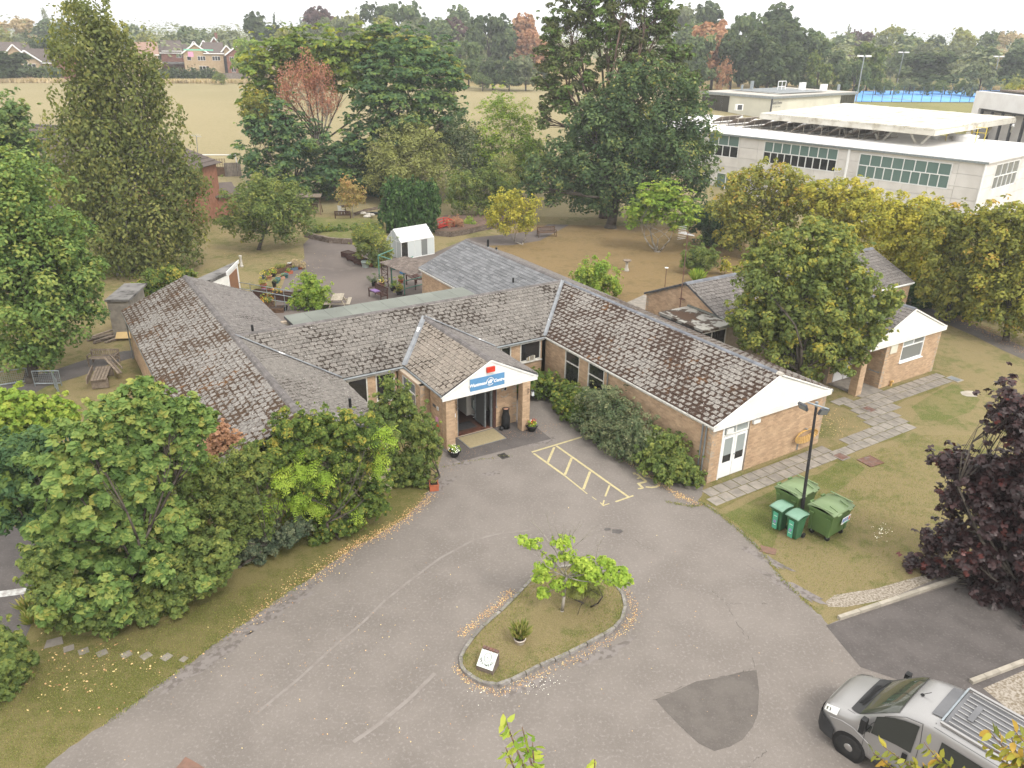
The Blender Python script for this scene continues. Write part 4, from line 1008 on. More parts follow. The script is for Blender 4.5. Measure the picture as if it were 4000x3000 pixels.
topL=lambda s:2.6+1.5*(1-abs(s-3.35)/3.35)
brick_wall(B,wW,(-45.2,10.2),(-45.2,3.5),0,2.6,(-1,0),top=topL,frac=0);brick_wall(B,wW,(-34.5,10.2),(-45.2,10.2),0,2.6,(0,1))
brick_wall(B,wN,(-45.4,21.5),(-34.5,21.5),0,2.6,(0,-1));topN=lambda s:2.6+1.5*(1-abs(s-3.5)/3.5)
brick_wall(B,wN,(-45.4,28.5),(-45.4,21.5),0,2.6,(-1,0),top=topN,frac=0)
brick_wall(B,wN,(-39.1,10.2),(-39.1,21.4),0,2.85,(-1,0),frac=0)
# lobby and porch
brick_wall(B,wL,(-30.75,13.15),(-28.35,13.15),0,2.58,(0,-1),[(.5,1.9,.5,2.45)])
brick_wall(B,wL,(-28.35,12.95+.22),(-28.35,13.62),0,2.58,(1,0));brick_wall(B,wL,(-28.3,13.6),(-27.15,13.6),0,2.58,(0,-1))
brick_wall(B,wL,(-27.6,13.85),(-27.6,17.75),0,2.55,(1,0),[(.75,2.6,0,2.5)])
brick_wall(B,wL,(-27.6,17.75),(-30.75,17.75),0,2.58,(0,1),frac=0)
for(x0,x1,y0,y1)in((-27.2,-26.78,13.62,14.05),(-27.0,-26.62,17.45,17.85)):
 pl=part(B,'pillar',mats=('mortar',))
 mbp=PART[pl.name][0];mbp.prism([tuple(B.L(a,b,0)[:2])for a,b in((x0+.012,y0+.012),(x1-.012,y0+.012),(x1-.012,y1-.012),(x0+.012,y1-.012))],0,2.45)
 for p0,p1,o_ in(((x0,y0),(x1,y0),(0,-1)),((x1,y0),(x1,y1),(1,0)),((x1,y1),(x0,y1),(0,1)),((x0,y1),(x0,y0),(-1,0))):
  PART['tmp']=(MB(),[]);
  class _T:name='tmp'
  keep=B.bricks;B.bricks=[];brick_wall(B,_T,p0,p1,0,2.45,o_,mat='brick_pillar');nb=[(pl,)+b[1:]for b in B.bricks];B.bricks=keep+nb
PART.pop('tmp',None)
flush_bricks(B)
# soffit, ceiling and floor of the porch
def bx(B,name,a0,a1,b0,b1,z0,z1,mat,parent=None):
 mb=MB();c=B.L((a0+a1)/2,(b0+b1)/2,(z0+z1)/2);mb.box(c,(a1-a0,b1-b0,z1-z0));return mb.build(name,mat,parent or B.root)
bx(B,'ceiling',-30.7,-26.8,13.7,18.1,2.5,2.54,'interior_wall')
bx(B,'floor',-33.4,-27.75,13.4,17.5,-.05,.03,'floor_brown')
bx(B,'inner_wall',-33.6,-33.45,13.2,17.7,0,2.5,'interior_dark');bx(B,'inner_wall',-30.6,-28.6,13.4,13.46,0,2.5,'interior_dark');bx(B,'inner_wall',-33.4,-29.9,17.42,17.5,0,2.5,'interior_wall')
bx(B,'inner_wall',-31.6,-29.3,16.0,16.08,.03,2.3,'interior_wall');bx(B,'inner_wall',-29.38,-29.3,16.08,17.5,.03,2.3,'interior_wall')
dm=bx(B,'threshold',-27.9,-27.58,14.6,16.45,0.0,.035,'mortar')
for i in range(13):
 for j in range(2):
  mb=MB();mb.ct=random.random();mb.box(B.L(-27.82+.14*j,14.68+.143*i,.04),(.13,.133,.014));mb.build('quarry_tile','quarry_tile',dm)
  # open sliding door
dw=bx(B,'door_frame',-27.72,-27.64,14.6,14.66,0.03,2.5,'galvanised')
bx(B,'door_frame',-27.72,-27.64,16.36,16.45,0.03,2.5,'galvanised');bx(B,'door_frame',-27.72,-27.62,14.6,16.45,2.4,2.5,'galvanised')
window(B,(-27.75,16.1),(-28.7,16.1),.05,2.4,(0,-1),glass='glass_grey',frame='galvanised',sill=False,name='door')
bx(B,'door_frame',-27.68,-27.55,16.45,16.6,0.0,2.5,'wood_dark')
# windows
WL=[window(B,(-29.0,21.5),(-27.8,21.5),.55,2.5,(0,-1),trans=(1.9,)),window(B,(-27.1,21.5),(-25.85,21.5),.15,2.52,(0,-1),trans=(1.9,))]
window(B,(-30.75,10.7),(-30.75,11.65),1.1,2.45,(1,0));window(B,(-30.75,12.05),(-30.75,13.0),1.1,2.45,(1,0))
window(B,(-30.75,18.8),(-30.75,19.4),1.5,2.5,(1,0));wb_=window(B,(-30.75,19.95),(-30.75,21.2),1.45,2.5,(1,0))
window(B,(-30.25,13.15),(-28.85,13.15),.5,2.45,(0,-1),trans=(1.9,),glass='glass_grey')
# gable door of the east wing: two leaves and a fanlight
window(B,(-18.85,22.12),(-18.85,23.6),1.98,2.45,(1,0),mull=(.5,),glass='glass_pale',frame='white_paint',sill=False,name='fanlight')
for b0,b1 in((22.16,22.86),(22.88,23.58)):
 dl=bx(B,'door',-18.9,-18.86,b0,b1,.03,.72,'white_clean')
 bx(B,'stile',-18.9,-18.86,b0,b0+.11,.72,1.94,'white_clean',dl);bx(B,'stile',-18.9,-18.86,b1-.11,b1,.72,1.94,'white_clean',dl);bx(B,'rail',-18.9,-18.86,b0+.11,b1-.11,1.84,1.94,'white_clean',dl)
 bx(B,'pane',-18.89,-18.875,b0+.11,b1-.11,.72,1.05,'glass_dark',dl);bx(B,'pane',-18.89,-18.875,b0+.11,b1-.11,1.055,1.84,'glass_pale',dl)
bx(B,'handle',-18.86,-18.82,22.9,22.98,1.0,1.03,'galvanised');bx(B,'door_frame',-18.95,-18.84,23.6,23.66,0,2.45,'wood_grey');bx(B,'door_frame',-18.92,-18.83,22.06,22.12,0,2.45,'white_clean')
bx(B,'bulkhead_lamp',-18.86,-18.78,22.25,22.62,2.1,2.33,'lamp_lens');bx(B,'bulkhead_lamp',-18.85,-18.74,23.75,24.15,2.2,2.36,'lamp_lens');bx(B,'air_vent',-18.85,-18.83,27.0,27.1,.05,.35,'grey_metal')
# fascias and gutters under the eaves
def eave(a0,b0,a1,b1,out,gm_='grey_metal',fm='white_frame'):
 o_=np.array([out[0],out[1],0.]);p=B.L(a0,b0,2.6);q=B.L(a1,b1,2.6);d=q-p;mb=MB();mb.box((p+q)/2-o_*.03,(np.linalg.norm(d),.05,.2),ex=d);mb.build('fascia_board',fm,B.root)
 mb=MB();u=np.array([0,0,.04]);mb.cyl(p+o_*.05+u,q+o_*.05+u,.055,n=8);mb.build('gutter',gm_,B.root)
eave(-30.6,21.42,-18.75,21.42,(0,-1),'white_frame');eave(-30.62,10.4,-30.62,13.4,(1,0));eave(-30.62,18.3,-30.62,21.35,(1,0));eave(-30.5,13.45,-26.75,13.45,(0,-1));eave(-26.75,18.25,-30.5,18.25,(0,1))
eave(-45.3,3.38,-24.9,3.38,(0,-1),'grey_metal','wood_grey');eave(-30.6,10.35,-24.8,10.35,(0,1));eave(-45.5,21.42,-39.5,21.42,(0,-1),'white_frame');eave(-45.6,28.6,-18.7,28.6,(0,1));eave(-45.4,10.35,-39.5,10.35,(0,1))
for a,b in((-19.15,21.42),(-25.5,21.42),(-45.0,3.4),(-19.35,21.42)):
 mb=MB();mb.cyl(B.L(a,b,0),B.L(a,b,2.6),.035);mb.build('downpipe','grey_metal',B.root)
 # green felted flat roof behind the ridge
fr=bx(B,'flat_roof',-39.4,-34.45,10.5,21.3,2.86,3.0,'dark_grey')
for i in range(10):
 mb=MB();mb.ct=random.random();mb.box(B.L(-36.95,11.04+1.08*i,3.008),(4.95,1.068,.02));mb.build('felt_sheet','green_felt',fr)
bx(B,'upstand',-34.42,-34.3,7.0,24.9,2.95,4.12,'ridge_tile')
for(a,b,rx,ry)in((-35.0,12.2,.5,1.6),(-35.1,20.6,.6,.8),(-36.5,10.9,1.0,.3)):
 P=[];
 for k in range(20):
  q=2*math.pi*k/20;r_=1+rng.normal()*.2;P.append(B.L(a+rx*r_*math.cos(q),b+ry*r_*math.sin(q),3.023))
 MB().poly(P).build('moss','moss_debris',fr,kind='stuff')
for(a,b,z,h,r)in((-35.8,8.0,3.6,.45,.06),(-26.6,9.3,3.1,.5,.06),(-37.0,23.4,3.5,.4,.06),(-44.2,25.9,3.8,.6,.08),(-43.6,26.2,3.7,.25,.07)):
 mb=MB();mb.cyl(B.L(a,b,z),B.L(a,b,z+h),r,n=10);mb.build('vent_pipe','black_plastic',B.root)
 mb=MB();mb.cyl(B.L(a,b,z-.05),B.L(a,b,z+.12),r*1.8,r*1.2,n=10);mb.build('vent_collar','lead',B.root)
finish_parts(B)
CENTRE=B
# sign, alarm and things on the porch gable
def panel_thing(name,label,cat,a,b0,b1,z0,z1,mat,t=.03,part_name='panel'):
 p=(a)*U+((b0+b1)/2)*VV;r_=thing(name,label,cat,(p[0],p[1],(z0+z1)/2),AZ);mb=MB();mb.box((0,0,0),(t,b1-b0,z1-z0));mb.build(part_name,mat,r_);return r_
sg=panel_thing('name_sign','blue name sign with white lettering on the porch gable','sign',-26.69,14.76,16.5,2.60,3.17,'sign_blue')
EX=(0,1,0);EY=(0,0,1)
place_text('lettering',text_data('Westmead',.2,'white_clean',.25,.008),sg,(.018,-.49,-.02),EX,EY)
place_text('lettering',text_data('Centre',.2,'white_clean',.25,.008),sg,(.018,.59,-.02),EX,EY)
mb=MB()
for r0,r1 in((.235,.222),):
 for i in range(10):
  q0=2*math.pi*i/10+.1;q1=q0+.42
  for k in range(3):
   a0=q0+(q1-q0)*k/3;a1=q0+(q1-q0)*(k+1)/3
   mb.poly([(.018,.14+r0*math.cos(a),-.0+r0*math.sin(a))for a in(a0,a1)]+[(.018,.14+r1*math.cos(a),r1*math.sin(a))for a in(a1,a0)])
mb.build('emblem_ring','dark_grey',sg)
for word,a0,a1,rr in(('WESTMEAD',2.75,.4,.175),('CENTRE',-2.3,-.85,.175)):
 for i,ch in enumerate(word):
  q=a0+(a1-a0)*i/(len(word)-1);up_=1 if word=='WESTMEAD' else-1;c,s_=math.cos(q),math.sin(q)
  place_text('emblem_letter',text_data(ch,.07,'white_clean',0,.003),sg,(.019,.14+rr*c,rr*s_),(0,up_*s_,-up_*c),(0,up_*c,up_*s_))
mb=MB();pts=[(-.12,-.02),(-.1,.04),(-.04,.05),(-.01,.09),(.05,.1),(.08,.06),(.13,.07),(.13,.02),(.08,-.0),(.07,-.06),(.02,-.09),(-.03,-.07),(-.07,-.1),(-.11,-.08)]
mb.poly([(.019,.14+x,z)for x,z in pts]);mb.build('emblem_bird','white_clean',sg)
al=thing('alarm_box','red rectangular alarm box high on the white porch gable','alarm box',(*(-26.66*U+15.78*VV),3.46),AZ)
MB().box((0,0,0),(.09,.4,.24),taper=0).build('cover','alarm_red',al);MB().box((-.0,0,-.135),(.07,.34,.03)).build('base','lamp_lens',al)
# wall plaques by the porch
def plaque(label,a,b,z,w,h,mat,face='u'):
 p=a*U+b*VV;r_=thing('wall_plaque',label,'plaque',(p[0],p[1],z),AZ);mb=MB();mb.box((0,0,0),(.02,w,h)if face=='u' else(w,.02,h));mb.build('plate',mat,r_);return r_
q=plaque('small white wall plaque with a letter E on the shaded brick beside the porch pillar',-27.5,13.575,1.75,.16,.16,'white_clean','v');place_text('lettering',text_data('E',.16,'letter_dark'),q,(0,-.012,0),(1,0,0),(0,0,1))
plaque('dark oval house plate left of the letter plaque',-27.85,13.575,1.75,.26,.13,'letter_dark','v');plaque('pink picture on the shaded brick by the porch pillar',-27.6,13.575,1.15,.22,.26,'pink_cloth','v');q=plaque('small white and red poster below the pink picture',-27.6,13.575,.82,.26,.2,'sticker_red','v')
plaque('red and blue leaflet on the brick left of the entrance',-27.58,14.25,1.35,.18,.26,'sticker_red');plaque('blue notice high on the brick left of the entrance',-27.58,14.2,1.85,.2,.16,'sign_blue')
q=plaque('small 22 notice on the brick left of the entrance',-27.58,14.42,1.15,.16,.18,'white_clean');place_text('lettering',text_data('22',.09,'sign_blue'),q,(.012,0,0),EX,EY)
plaque('green and yellow leaflet low on the brick left of the entrance',-27.58,14.2,1.05,.16,.22,'sticker_green')
# smiling face ornament
sm=thing('smile_ornament','pale smiling face ornament hung on the brick right of the entrance','ornament',(*(-27.56*U+17.05*VV),1.7),AZ)
mb=MB();pts=[(.01,.22*math.cos(a),.22*math.sin(a))for a in np.linspace(-2.7,-.4,12)];mb.tube(pts,.014,6);mb.build('mouth','stone_pale',sm)
mb=MB();mb.lathe((0,0,0),[(0.0,-.01),(.07,0),(.06,.02),(0,.025)],12);o=mb.build('eye','black_plastic',sm);o.rotation_euler=(0,math.pi/2,0);o.location=(.01,.03,.19)
mb=MB();mb.lathe((0,0,0),[(.07,0),(.1,.0),(.1,.02),(.07,.02)],12,cap=False);o=mb.build('eye_rim','stone_pale',sm);o.rotation_euler=(0,math.pi/2,0);o.location=(.012,.03,.19)
mb=MB();mb.box((0.01,-.13,.16),(.03,.06,.12));mb.build('eye','stone_pale',sm)
# drain conduit beside door
ro=thing('bell_pull','dark vertical rod on the brick just right of the entrance','rod',(*(-27.56*U+16.62*VV),1.1),AZ);mb=MB();mb.cyl((0,0,0),(0,0,1.3),.018);mb.build('rod','grey_metal',ro);MB().box((0,0,-.03),(.05,.08,.1)).build('box','grey_metal',ro)
# chimney-pot bin
def lathe_thing(name,label,cat,pos,prof,mat,n=20,group=None,part_name='body',rz=0):
 r_=thing(name,label,cat,pos,rz,group);MB().lathe((0,0,0),prof,n).build(part_name,mat,r_,True);return r_
ub=lathe_thing('chimney_pot','tall black chimney pot standing right of the entrance','chimney pot',(*(-27.3*U+16.98*VV),0.01),[(.2,0),(.21,.5),(.2,.6),(.15,.78),(.14,.95),(.17,.97),(.17,1.0),(.13,1.0),(.13,.9)],'black_plastic')
MB().lathe((0,0,0),[(.128,.9),(.12,.985),(0,.985)],20).build('rim','terracotta_pale',ub,True)
lathe_thing('foot_scraper','small black round boot scraper at the foot of the chimney pot','boot scraper',(*(-27.2*U+16.7*VV),.01),[(.08,0),(.11,.06),(.09,.14),(.0,.18)],'black_plastic',12)
mt=thing('door_mat','large tan mat lying on the tarmac before the entrance','mat',(*(-27.0*U+15.5*VV),.012),AZ);MB().box((.05,0,.008),(1.1,1.85,.014)).build('pile','mat_tan',mt);MB().box((.05,0,.003),(1.16,1.92,.006)).build('border','grey_metal',mt)
mt=thing('door_mat','dark mat on the floor just inside the entrance','mat',(*(-28.4*U+15.3*VV),.032),AZ);MB().box((0,0,.006),(.7,1.1,.012)).build('pile','mat_dark',mt)
# office chair just inside
oc=thing('office_chair','white swivel chair base seen through the open entrance','chair',(*(-28.9*U+16.35*VV),.032),.3)
mb=MB()
for i in range(5):
 a=2*math.pi*i/5;mb.box((.14*math.cos(a),.14*math.sin(a),.09),(.28,.045,.03),a)
mb.build('base','white_clean',oc);mb=MB();mb.cyl((0,0,.08),(0,0,.5),.025);mb.build('column','grey_metal',oc);MB().box((0,0,.52),(.44,.44,.07)).build('seat','grey_tub',oc)
MB().box((-.2,0,.82),(.05,.4,.42)).build('backrest','grey_tub',oc)
for i in range(5):
 a=2*math.pi*i/5;MB().cyl((.27*math.cos(a)-.0,.27*math.sin(a)-.02,.03),(.27*math.cos(a),.27*math.sin(a)+.02,.03),.03).build('castor','black_plastic',oc)
 # books on the sill behind the window
bk=[(20.35,.17,.1),(20.43,.2,.12),(20.5,.22,.1),(20.6,.24,.13),(20.7,.25,.12),(20.8,.23,.1)]
for i,(b,h,w)in enumerate(bk):
 p=-30.72*U+b*VV;o=thing('book',['shortest book at the left end of the row on the window sill','second book from the left on the window sill','third book from the left on the window sill','third book from the right on the window sill','tallest book, second from the right on the window sill','book at the right end of the row on the window sill'][i],'book',(p[0],p[1],1.47),AZ,'books on the window sill')
 MB().box((.0,0,h/2+.02),(.03,.07,h)).build('cover',['stone_pale','mat_tan','interior_wall','wood_pale','concrete_pale','sixth_form_wall'][i],o)
 # hose on the gable wall
hs=thing('garden_hose','coiled yellow hose hanging on the brick gable wall','hose',(*(-18.8*U+27.35*VV),.85),AZ)
for i in range(7):
 pts=[];w=.55+.035*i;h=.17+.022*i
 for k in range(25):
  a=2*math.pi*k/24;pts.append((.04+.014*i,w*math.cos(a)+random.uniform(-.01,.01),h*math.sin(a)-.12*math.cos(2*a)*0+.05*math.cos(a)*0-.02*i))
 MB().tube(pts,.016,6).build('coil','hose_yellow',hs,True)
MB().box((.06,0,.2),(.12,.1,.05)).build('hook','grey_metal',hs)
# lanterns on pillars
for(a,b,lab)in((-26.6,17.95,'small glass lantern hung on the right porch pillar'),(-26.72,14.1,'black hanging basket bracket on the left porch pillar'),(-26.58,17.7,'black hanging basket bracket on the right porch pillar')):
 p=a*U+b*VV;r_=thing('lantern' if 'lantern' in lab else 'wall_bracket',lab,'lantern' if 'lantern' in lab else 'bracket',(p[0],p[1],1.85 if 'lantern' in lab else 2.0),AZ)
 if 'lantern' in lab:MB().box((.03,0,0),(.12,.12,.22),taper=-.2).build('cage','glass_green_house',r_);MB().box((.03,0,.13),(.15,.15,.03)).build('cap','black_plastic',r_);MB().box((.03,0,-.12),(.13,.13,.02)).build('base','black_plastic',r_)
 else:MB().box((.01,0,0),(.015,.02,.32)).build('back_bar','black_plastic',r_);MB().cyl((.01,0,.14),(.2,0,.14),.008).build('arm','black_plastic',r_);MB().cyl((.01,0,-.1),(.16,0,.14),.006).build('brace','black_plastic',r_)
 # ---------------------------------------------------------------- rear building
B=Building('rear_building','rear brick building with grey tiled roof half hidden by the big leafy tree','building',(-28,38))
r1=part(B,'roof');r2=part(B,'roof')
roof_plane(B,r1,(-27.1,30.85),(-27.1,47.9),ZE,(-1,0),3.4,1.5,[(-27.1,30.85),(-27.1,47.9),(-30.5,47.9),(-30.5,30.85)],'tile_plain')
roof_plane(B,r1,(-33.9,47.9),(-33.9,30.85),ZE,(1,0),3.4,1.5,[(-33.9,30.85),(-33.9,47.9),(-30.5,47.9),(-30.5,30.85)],'tile_plain')
roof_plane(B,r2,(-27.1,34.7),(-21.1,34.7),ZE,(0,1),3.4,1.5,[(-27.1,34.7),(-21.1,34.7),(-21.1,38.1),(-30.4,38.1)],'tile_plain')
roof_plane(B,r2,(-21.1,41.5),(-27.1,41.5),ZE,(0,-1),3.4,1.5,[(-27.1,41.5),(-21.1,41.5),(-21.1,38.1),(-30.4,38.1)],'tile_east')
flush_tiles(B)
ridge(B,r1,(-30.5,30.8,ZR),(-30.5,47.9,ZR),'ridge_blue',.42,.14);ridge(B,r2,(-30.4,38.1,ZR),(-21.15,38.1,ZR),'ridge_blue',.42)
boards(B,-21.1,34.72,41.5,38.1,2.62,4.17)
w1=part(B,'wall',mats=('mortar',));w2=part(B,'wall',mats=('mortar',));w3=part(B,'wall',mats=('mortar',))
topM=lambda s:2.62+1.5*(1-abs(s-3.3)/3.3)
brick_wall(B,w1,(-33.8,31.0),(-27.2,31.0),0,2.6,(0,-1),top=topM);brick_wall(B,w1,(-27.2,31.0),(-27.2,34.8),0,2.6,(1,0),frac=0);brick_wall(B,w1,(-27.2,41.3),(-27.2,47.7),0,2.6,(1,0))
brick_wall(B,w1,(-27.2,47.7),(-33.8,47.7),0,2.6,(0,1),top=topM,frac=0);brick_wall(B,w1,(-33.8,47.7),(-33.8,31.0),0,2.6,(-1,0),frac=0)
brick_wall(B,w2,(-21.2,36.4),(-21.2,41.3),0,2.58,(1,0),[(1.4,3.38,1.22,2.5)]);brick_wall(B,w2,(-23.0,36.4),(-21.2,36.4),0,2.58,(0,-1));brick_wall(B,w2,(-21.2,41.3),(-27,41.3),0,2.58,(0,1),frac=0)
brick_wall(B,w3,(-23.0,34.5),(-23.0,36.4),0,2.58,(1,0));brick_wall(B,w3,(-27.2,34.9),(-23.0,34.9),0,2.58,(0,-1))
pl=part(B,'pillar',mats=('mortar',));PART[pl.name][0].prism([tuple(B.L(a,b,0)[:2])for a,b in((-21.64,34.5),(-21.22,34.5),(-21.22,34.93),(-21.64,34.93))],0,2.5)
for p0,p1,o_ in(((-21.65,34.49),(-21.2,34.49),(0,-1)),((-21.2,34.49),(-21.2,34.94),(1,0))):
 PART['tmp']=(MB(),[]);keep=B.bricks;B.bricks=[]
 class _T:name='tmp'
 brick_wall(B,_T,p0,p1,0,2.5,o_,mat='brick_pillar');nb=[(pl,)+b[1:]for b in B.bricks];B.bricks=keep+nb
PART.pop('tmp',None);flush_bricks(B)
window(B,(-21.2,37.8),(-21.2,39.78),1.22,2.5,(1,0),mull=((.5,1,2),),trans=(2.08,),glass=['glass_grey','glass_pale'],frame='white_clean',fw=.07)
bx(B,'notice_board',-21.2,-21.16,36.72,37.3,1.92,2.48,'sixth_form_wall');bx(B,'ceiling',-23,-21.1,34.8,36.4,2.5,2.55,'interior_wall');bx(B,'porch_floor',-23,-20.9,34.6,36.4,0,.03,'concrete')
bx(B,'door',-23.0+.003,-22.95,34.95,35.75,.05,2.05,'white_clean');bx(B,'door',-22.98,-22.93,35.8,36.35,.05,2.05,'white_clean')
mb=MB();mb.cyl(B.L(-21.9,36.33,.9),B.L(-21.3,36.33,.9),.025);mb.build('grab_rail','galvanised',B.root)
mb=MB();mb.cyl(B.L(-21.1,37.35,0),B.L(-21.1,37.35,.3),.06);mb.cyl(B.L(-21.1,37.35,.27),B.L(-21.0,37.35,.3),.06);mb.build('flue','hose_yellow',B.root)
lk=bx(B,'link_roof',-30.2,-26.7,28.7,30.98,2.78,2.92,'grey_felt');bx(B,'link_wall',-30.1,-26.95,28.75,30.95,0,1.0,'brick');bx(B,'link_wall',-30.1,-27.4,28.75,30.95,1.0,2.78,'dark_grey')
window(B,(-26.95,28.9),(-26.95,30.7),1.0,2.65,(1,0),mull=(.4,),sill=False)
bx(B,'link_kerb',-30.2,-26.7,30.85,30.97,2.92,3.0,'green_felt')
for k in range(60):
 pass
P=[]
for k in range(26):
 q=2*math.pi*k/26;r_=1+rng.normal()*.22;P.append(B.L(-28.9+.9*r_*math.cos(q),29.6+.6*r_*math.sin(q),2.925))
MB().poly(P).build('moss','moss_debris',lk,kind='stuff')
def eave2(a0,b0,a1,b1,out):
 o_=np.array([out[0],out[1],0.]);p=B.L(a0,b0,2.6);q=B.L(a1,b1,2.6);d=q-p;mb=MB();mb.box((p+q)/2-o_*.03,(np.linalg.norm(d),.05,.2),ex=d);mb.build('fascia_board','white_frame',B.root)
 mb=MB();mb.cyl(p+o_*.05+np.array([0,0,.04]),q+o_*.05+np.array([0,0,.04]),.055,n=8);mb.build('gutter','white_clean',B.root)
eave2(-27.1,34.78,-21.1,34.78,(0,-1));eave2(-27.1,41.42,-21.1,41.42,(0,1));eave2(-27.15,41.6,-27.15,47.9,(1,0))
finish_parts(B)
mb=MB();  # TV aerial on the gable
ta=thing('tv_aerial','rusty aerial pole with white elements fixed to the blank brick gable','aerial',(*(-30.7*U+30.8*VV),2.2),AZ)
mb.tube([(0,0,0),(0.0,0,4.9)],.028,6);mb.build('pole','rust',ta);mb=MB();mb.cyl((-.5,0,4.75),(.5,0,4.75),.02)
for i in range(9):mb.cyl((-.45+.1*i,-.3+.02*i,4.75),(-.45+.1*i,.3-.02*i,4.75),.009,n=5)
for s in(-1,1):
 for i in range(4):mb.cyl((-.45,-.3,4.75+s*.1*(i+.5)),(-.45,.3,4.75+s*.1*(i+.5)),.009,n=5)
mb.build('elements','aerial_metal',ta)
for z in(.3,1.0):MB().box((0,.1,z),(.3,.22,.03)).build('bracket','rust',ta)
# ---------------------------------------------------------------- pots, planters and flowers
def flowers(parent,c,r,n,mat,size=.05,name='flowers'):
 d=rng.normal(size=(n,3));d/=np.linalg.norm(d,axis=1,keepdims=True);d[:,2]=abs(d[:,2])
 P=np.array(c)+d*r;return link(name,leaf_mesh(name,P,d+np.array([0,0,.8]),size,rng.uniform(0,1,n),'quad',mat),parent,'stuff')
def pot(label,pos,r,h,mat,plants=(),name='plant_pot',cat='pot',group=None,taper=.72,soil=True):
 t=thing(name,label,cat,pos,0,group)
 MB().lathe((0,0,0),[(r*taper,0),(r,h*.88),(r*1.08,h*.88),(r*1.08,h),(r*.93,h),(r*.9,h*.86)],18,cap=False).build('pot',mat,t,True)
 MB().lathe((0,0,0),[(r*taper,.005),(0,.005)],18,cap=False).build('bottom',mat,t)
 if soil:MB().lathe((0,0,0),[(r*.9,h*.86),(0,h*.9)],18,cap=False).build('soil','potting_soil',t)
 for kind,m_,n,rr in plants:
  if kind=='leaf':small_plant(t,(0,0,h+rr*.35),rr,n,.07,m_)
  elif kind=='fl':flowers(t,(0,0,h+.02),rr,n,m_,.05)
  else:grass_tuft(t,(0,0,h*.9),r*.5,n,rr,m_)
 return t
pp=at(2000-0+0,0+1700+0)if False else None
p1=at(2077,1683);p2=at(1775,1783)
pot('black bowl planter with a red spiky plant beside the right porch pillar',p1,.27,.3,'black_plastic',[('leaf','leaf_bright',500,.22),('fl','petal_yellow',30,.22),('fl','petal_white',40,.24),('grass','leaf_red',60,.35)],'bowl_planter','planter','black bowl planters at the entrance',.55)
pot('black bowl planter of small white flowers beside the left porch pillar',p2,.27,.3,'black_plastic',[('leaf','leaf_bright',550,.24),('fl','petal_white',70,.26),('fl','petal_yellow',10,.22)],'bowl_planter','planter','black bowl planters at the entrance',.55)
def trough(label,pos,w,d,h,mat,ang,plants=(),name='planter_trough',cat='planter',group=None,feet=False,slats=False):
 t=thing(name,label,cat,pos,ang,group);z0=.1 if feet else 0
 if slats:
  for k in range(3):
   z=z0+h*(k+.5)/3
   for s in(-1,1):
    mb=MB();mb.ct=random.random();mb.box((0,s*d/2,z),(w,.03,h/3-.012));mb.build('side_board',mat,t)
    mb=MB();mb.ct=random.random();mb.box((s*(w/2-.016),0,z),(.03,d-.04,h/3-.012));mb.build('side_board',mat,t)
 else:
  for s in(-1,1):MB().box((0,s*d/2,z0+h/2),(w*1.0,.03,h)).build('side',mat,t);MB().box((s*(w/2-.015),0,z0+h/2),(.03,d-.03,h)).build('side',mat,t)
  for s in(-1,1):MB().box((0,s*(d/2+.012),z0+h-.015),(w+.05,.05,.03)).build('rim',mat,t)
 if feet:
  for i in(-1,1):
   for j in(-1,1):MB().box((i*(w/2-.05),j*(d/2-.05),z0/2+.05),(.07,.07,z0+.1)).build('foot',mat,t)
 MB().box((0,0,z0+h*.43),(w-.04,d-.03,h*.84)).build('soil','potting_soil',t)
 for kind,m_,n,rr in plants:
  if kind=='leaf':small_plant(t,(0,0,z0+h+rr*.3),rr,n,.07,m_)
  elif kind=='fl':flowers(t,(0,0,z0+h),rr,n,m_,.06)
  else:grass_tuft(t,(0,0,z0+h*.9),w*.3,n,rr,m_)
 return t
trough('terracotta square planter standing in leaf litter under the big bush',at(1695,1910),.36,.36,.3,'terracotta',.2,[('grass','leaf_grass',30,.2)])
pot('weathered white pot of dry grass standing on the island',at(2030,2522),.17,.3,'pot_white',[('leaf','leaf_mid',350,.2),('grass','leaf_grass',260,.6)])
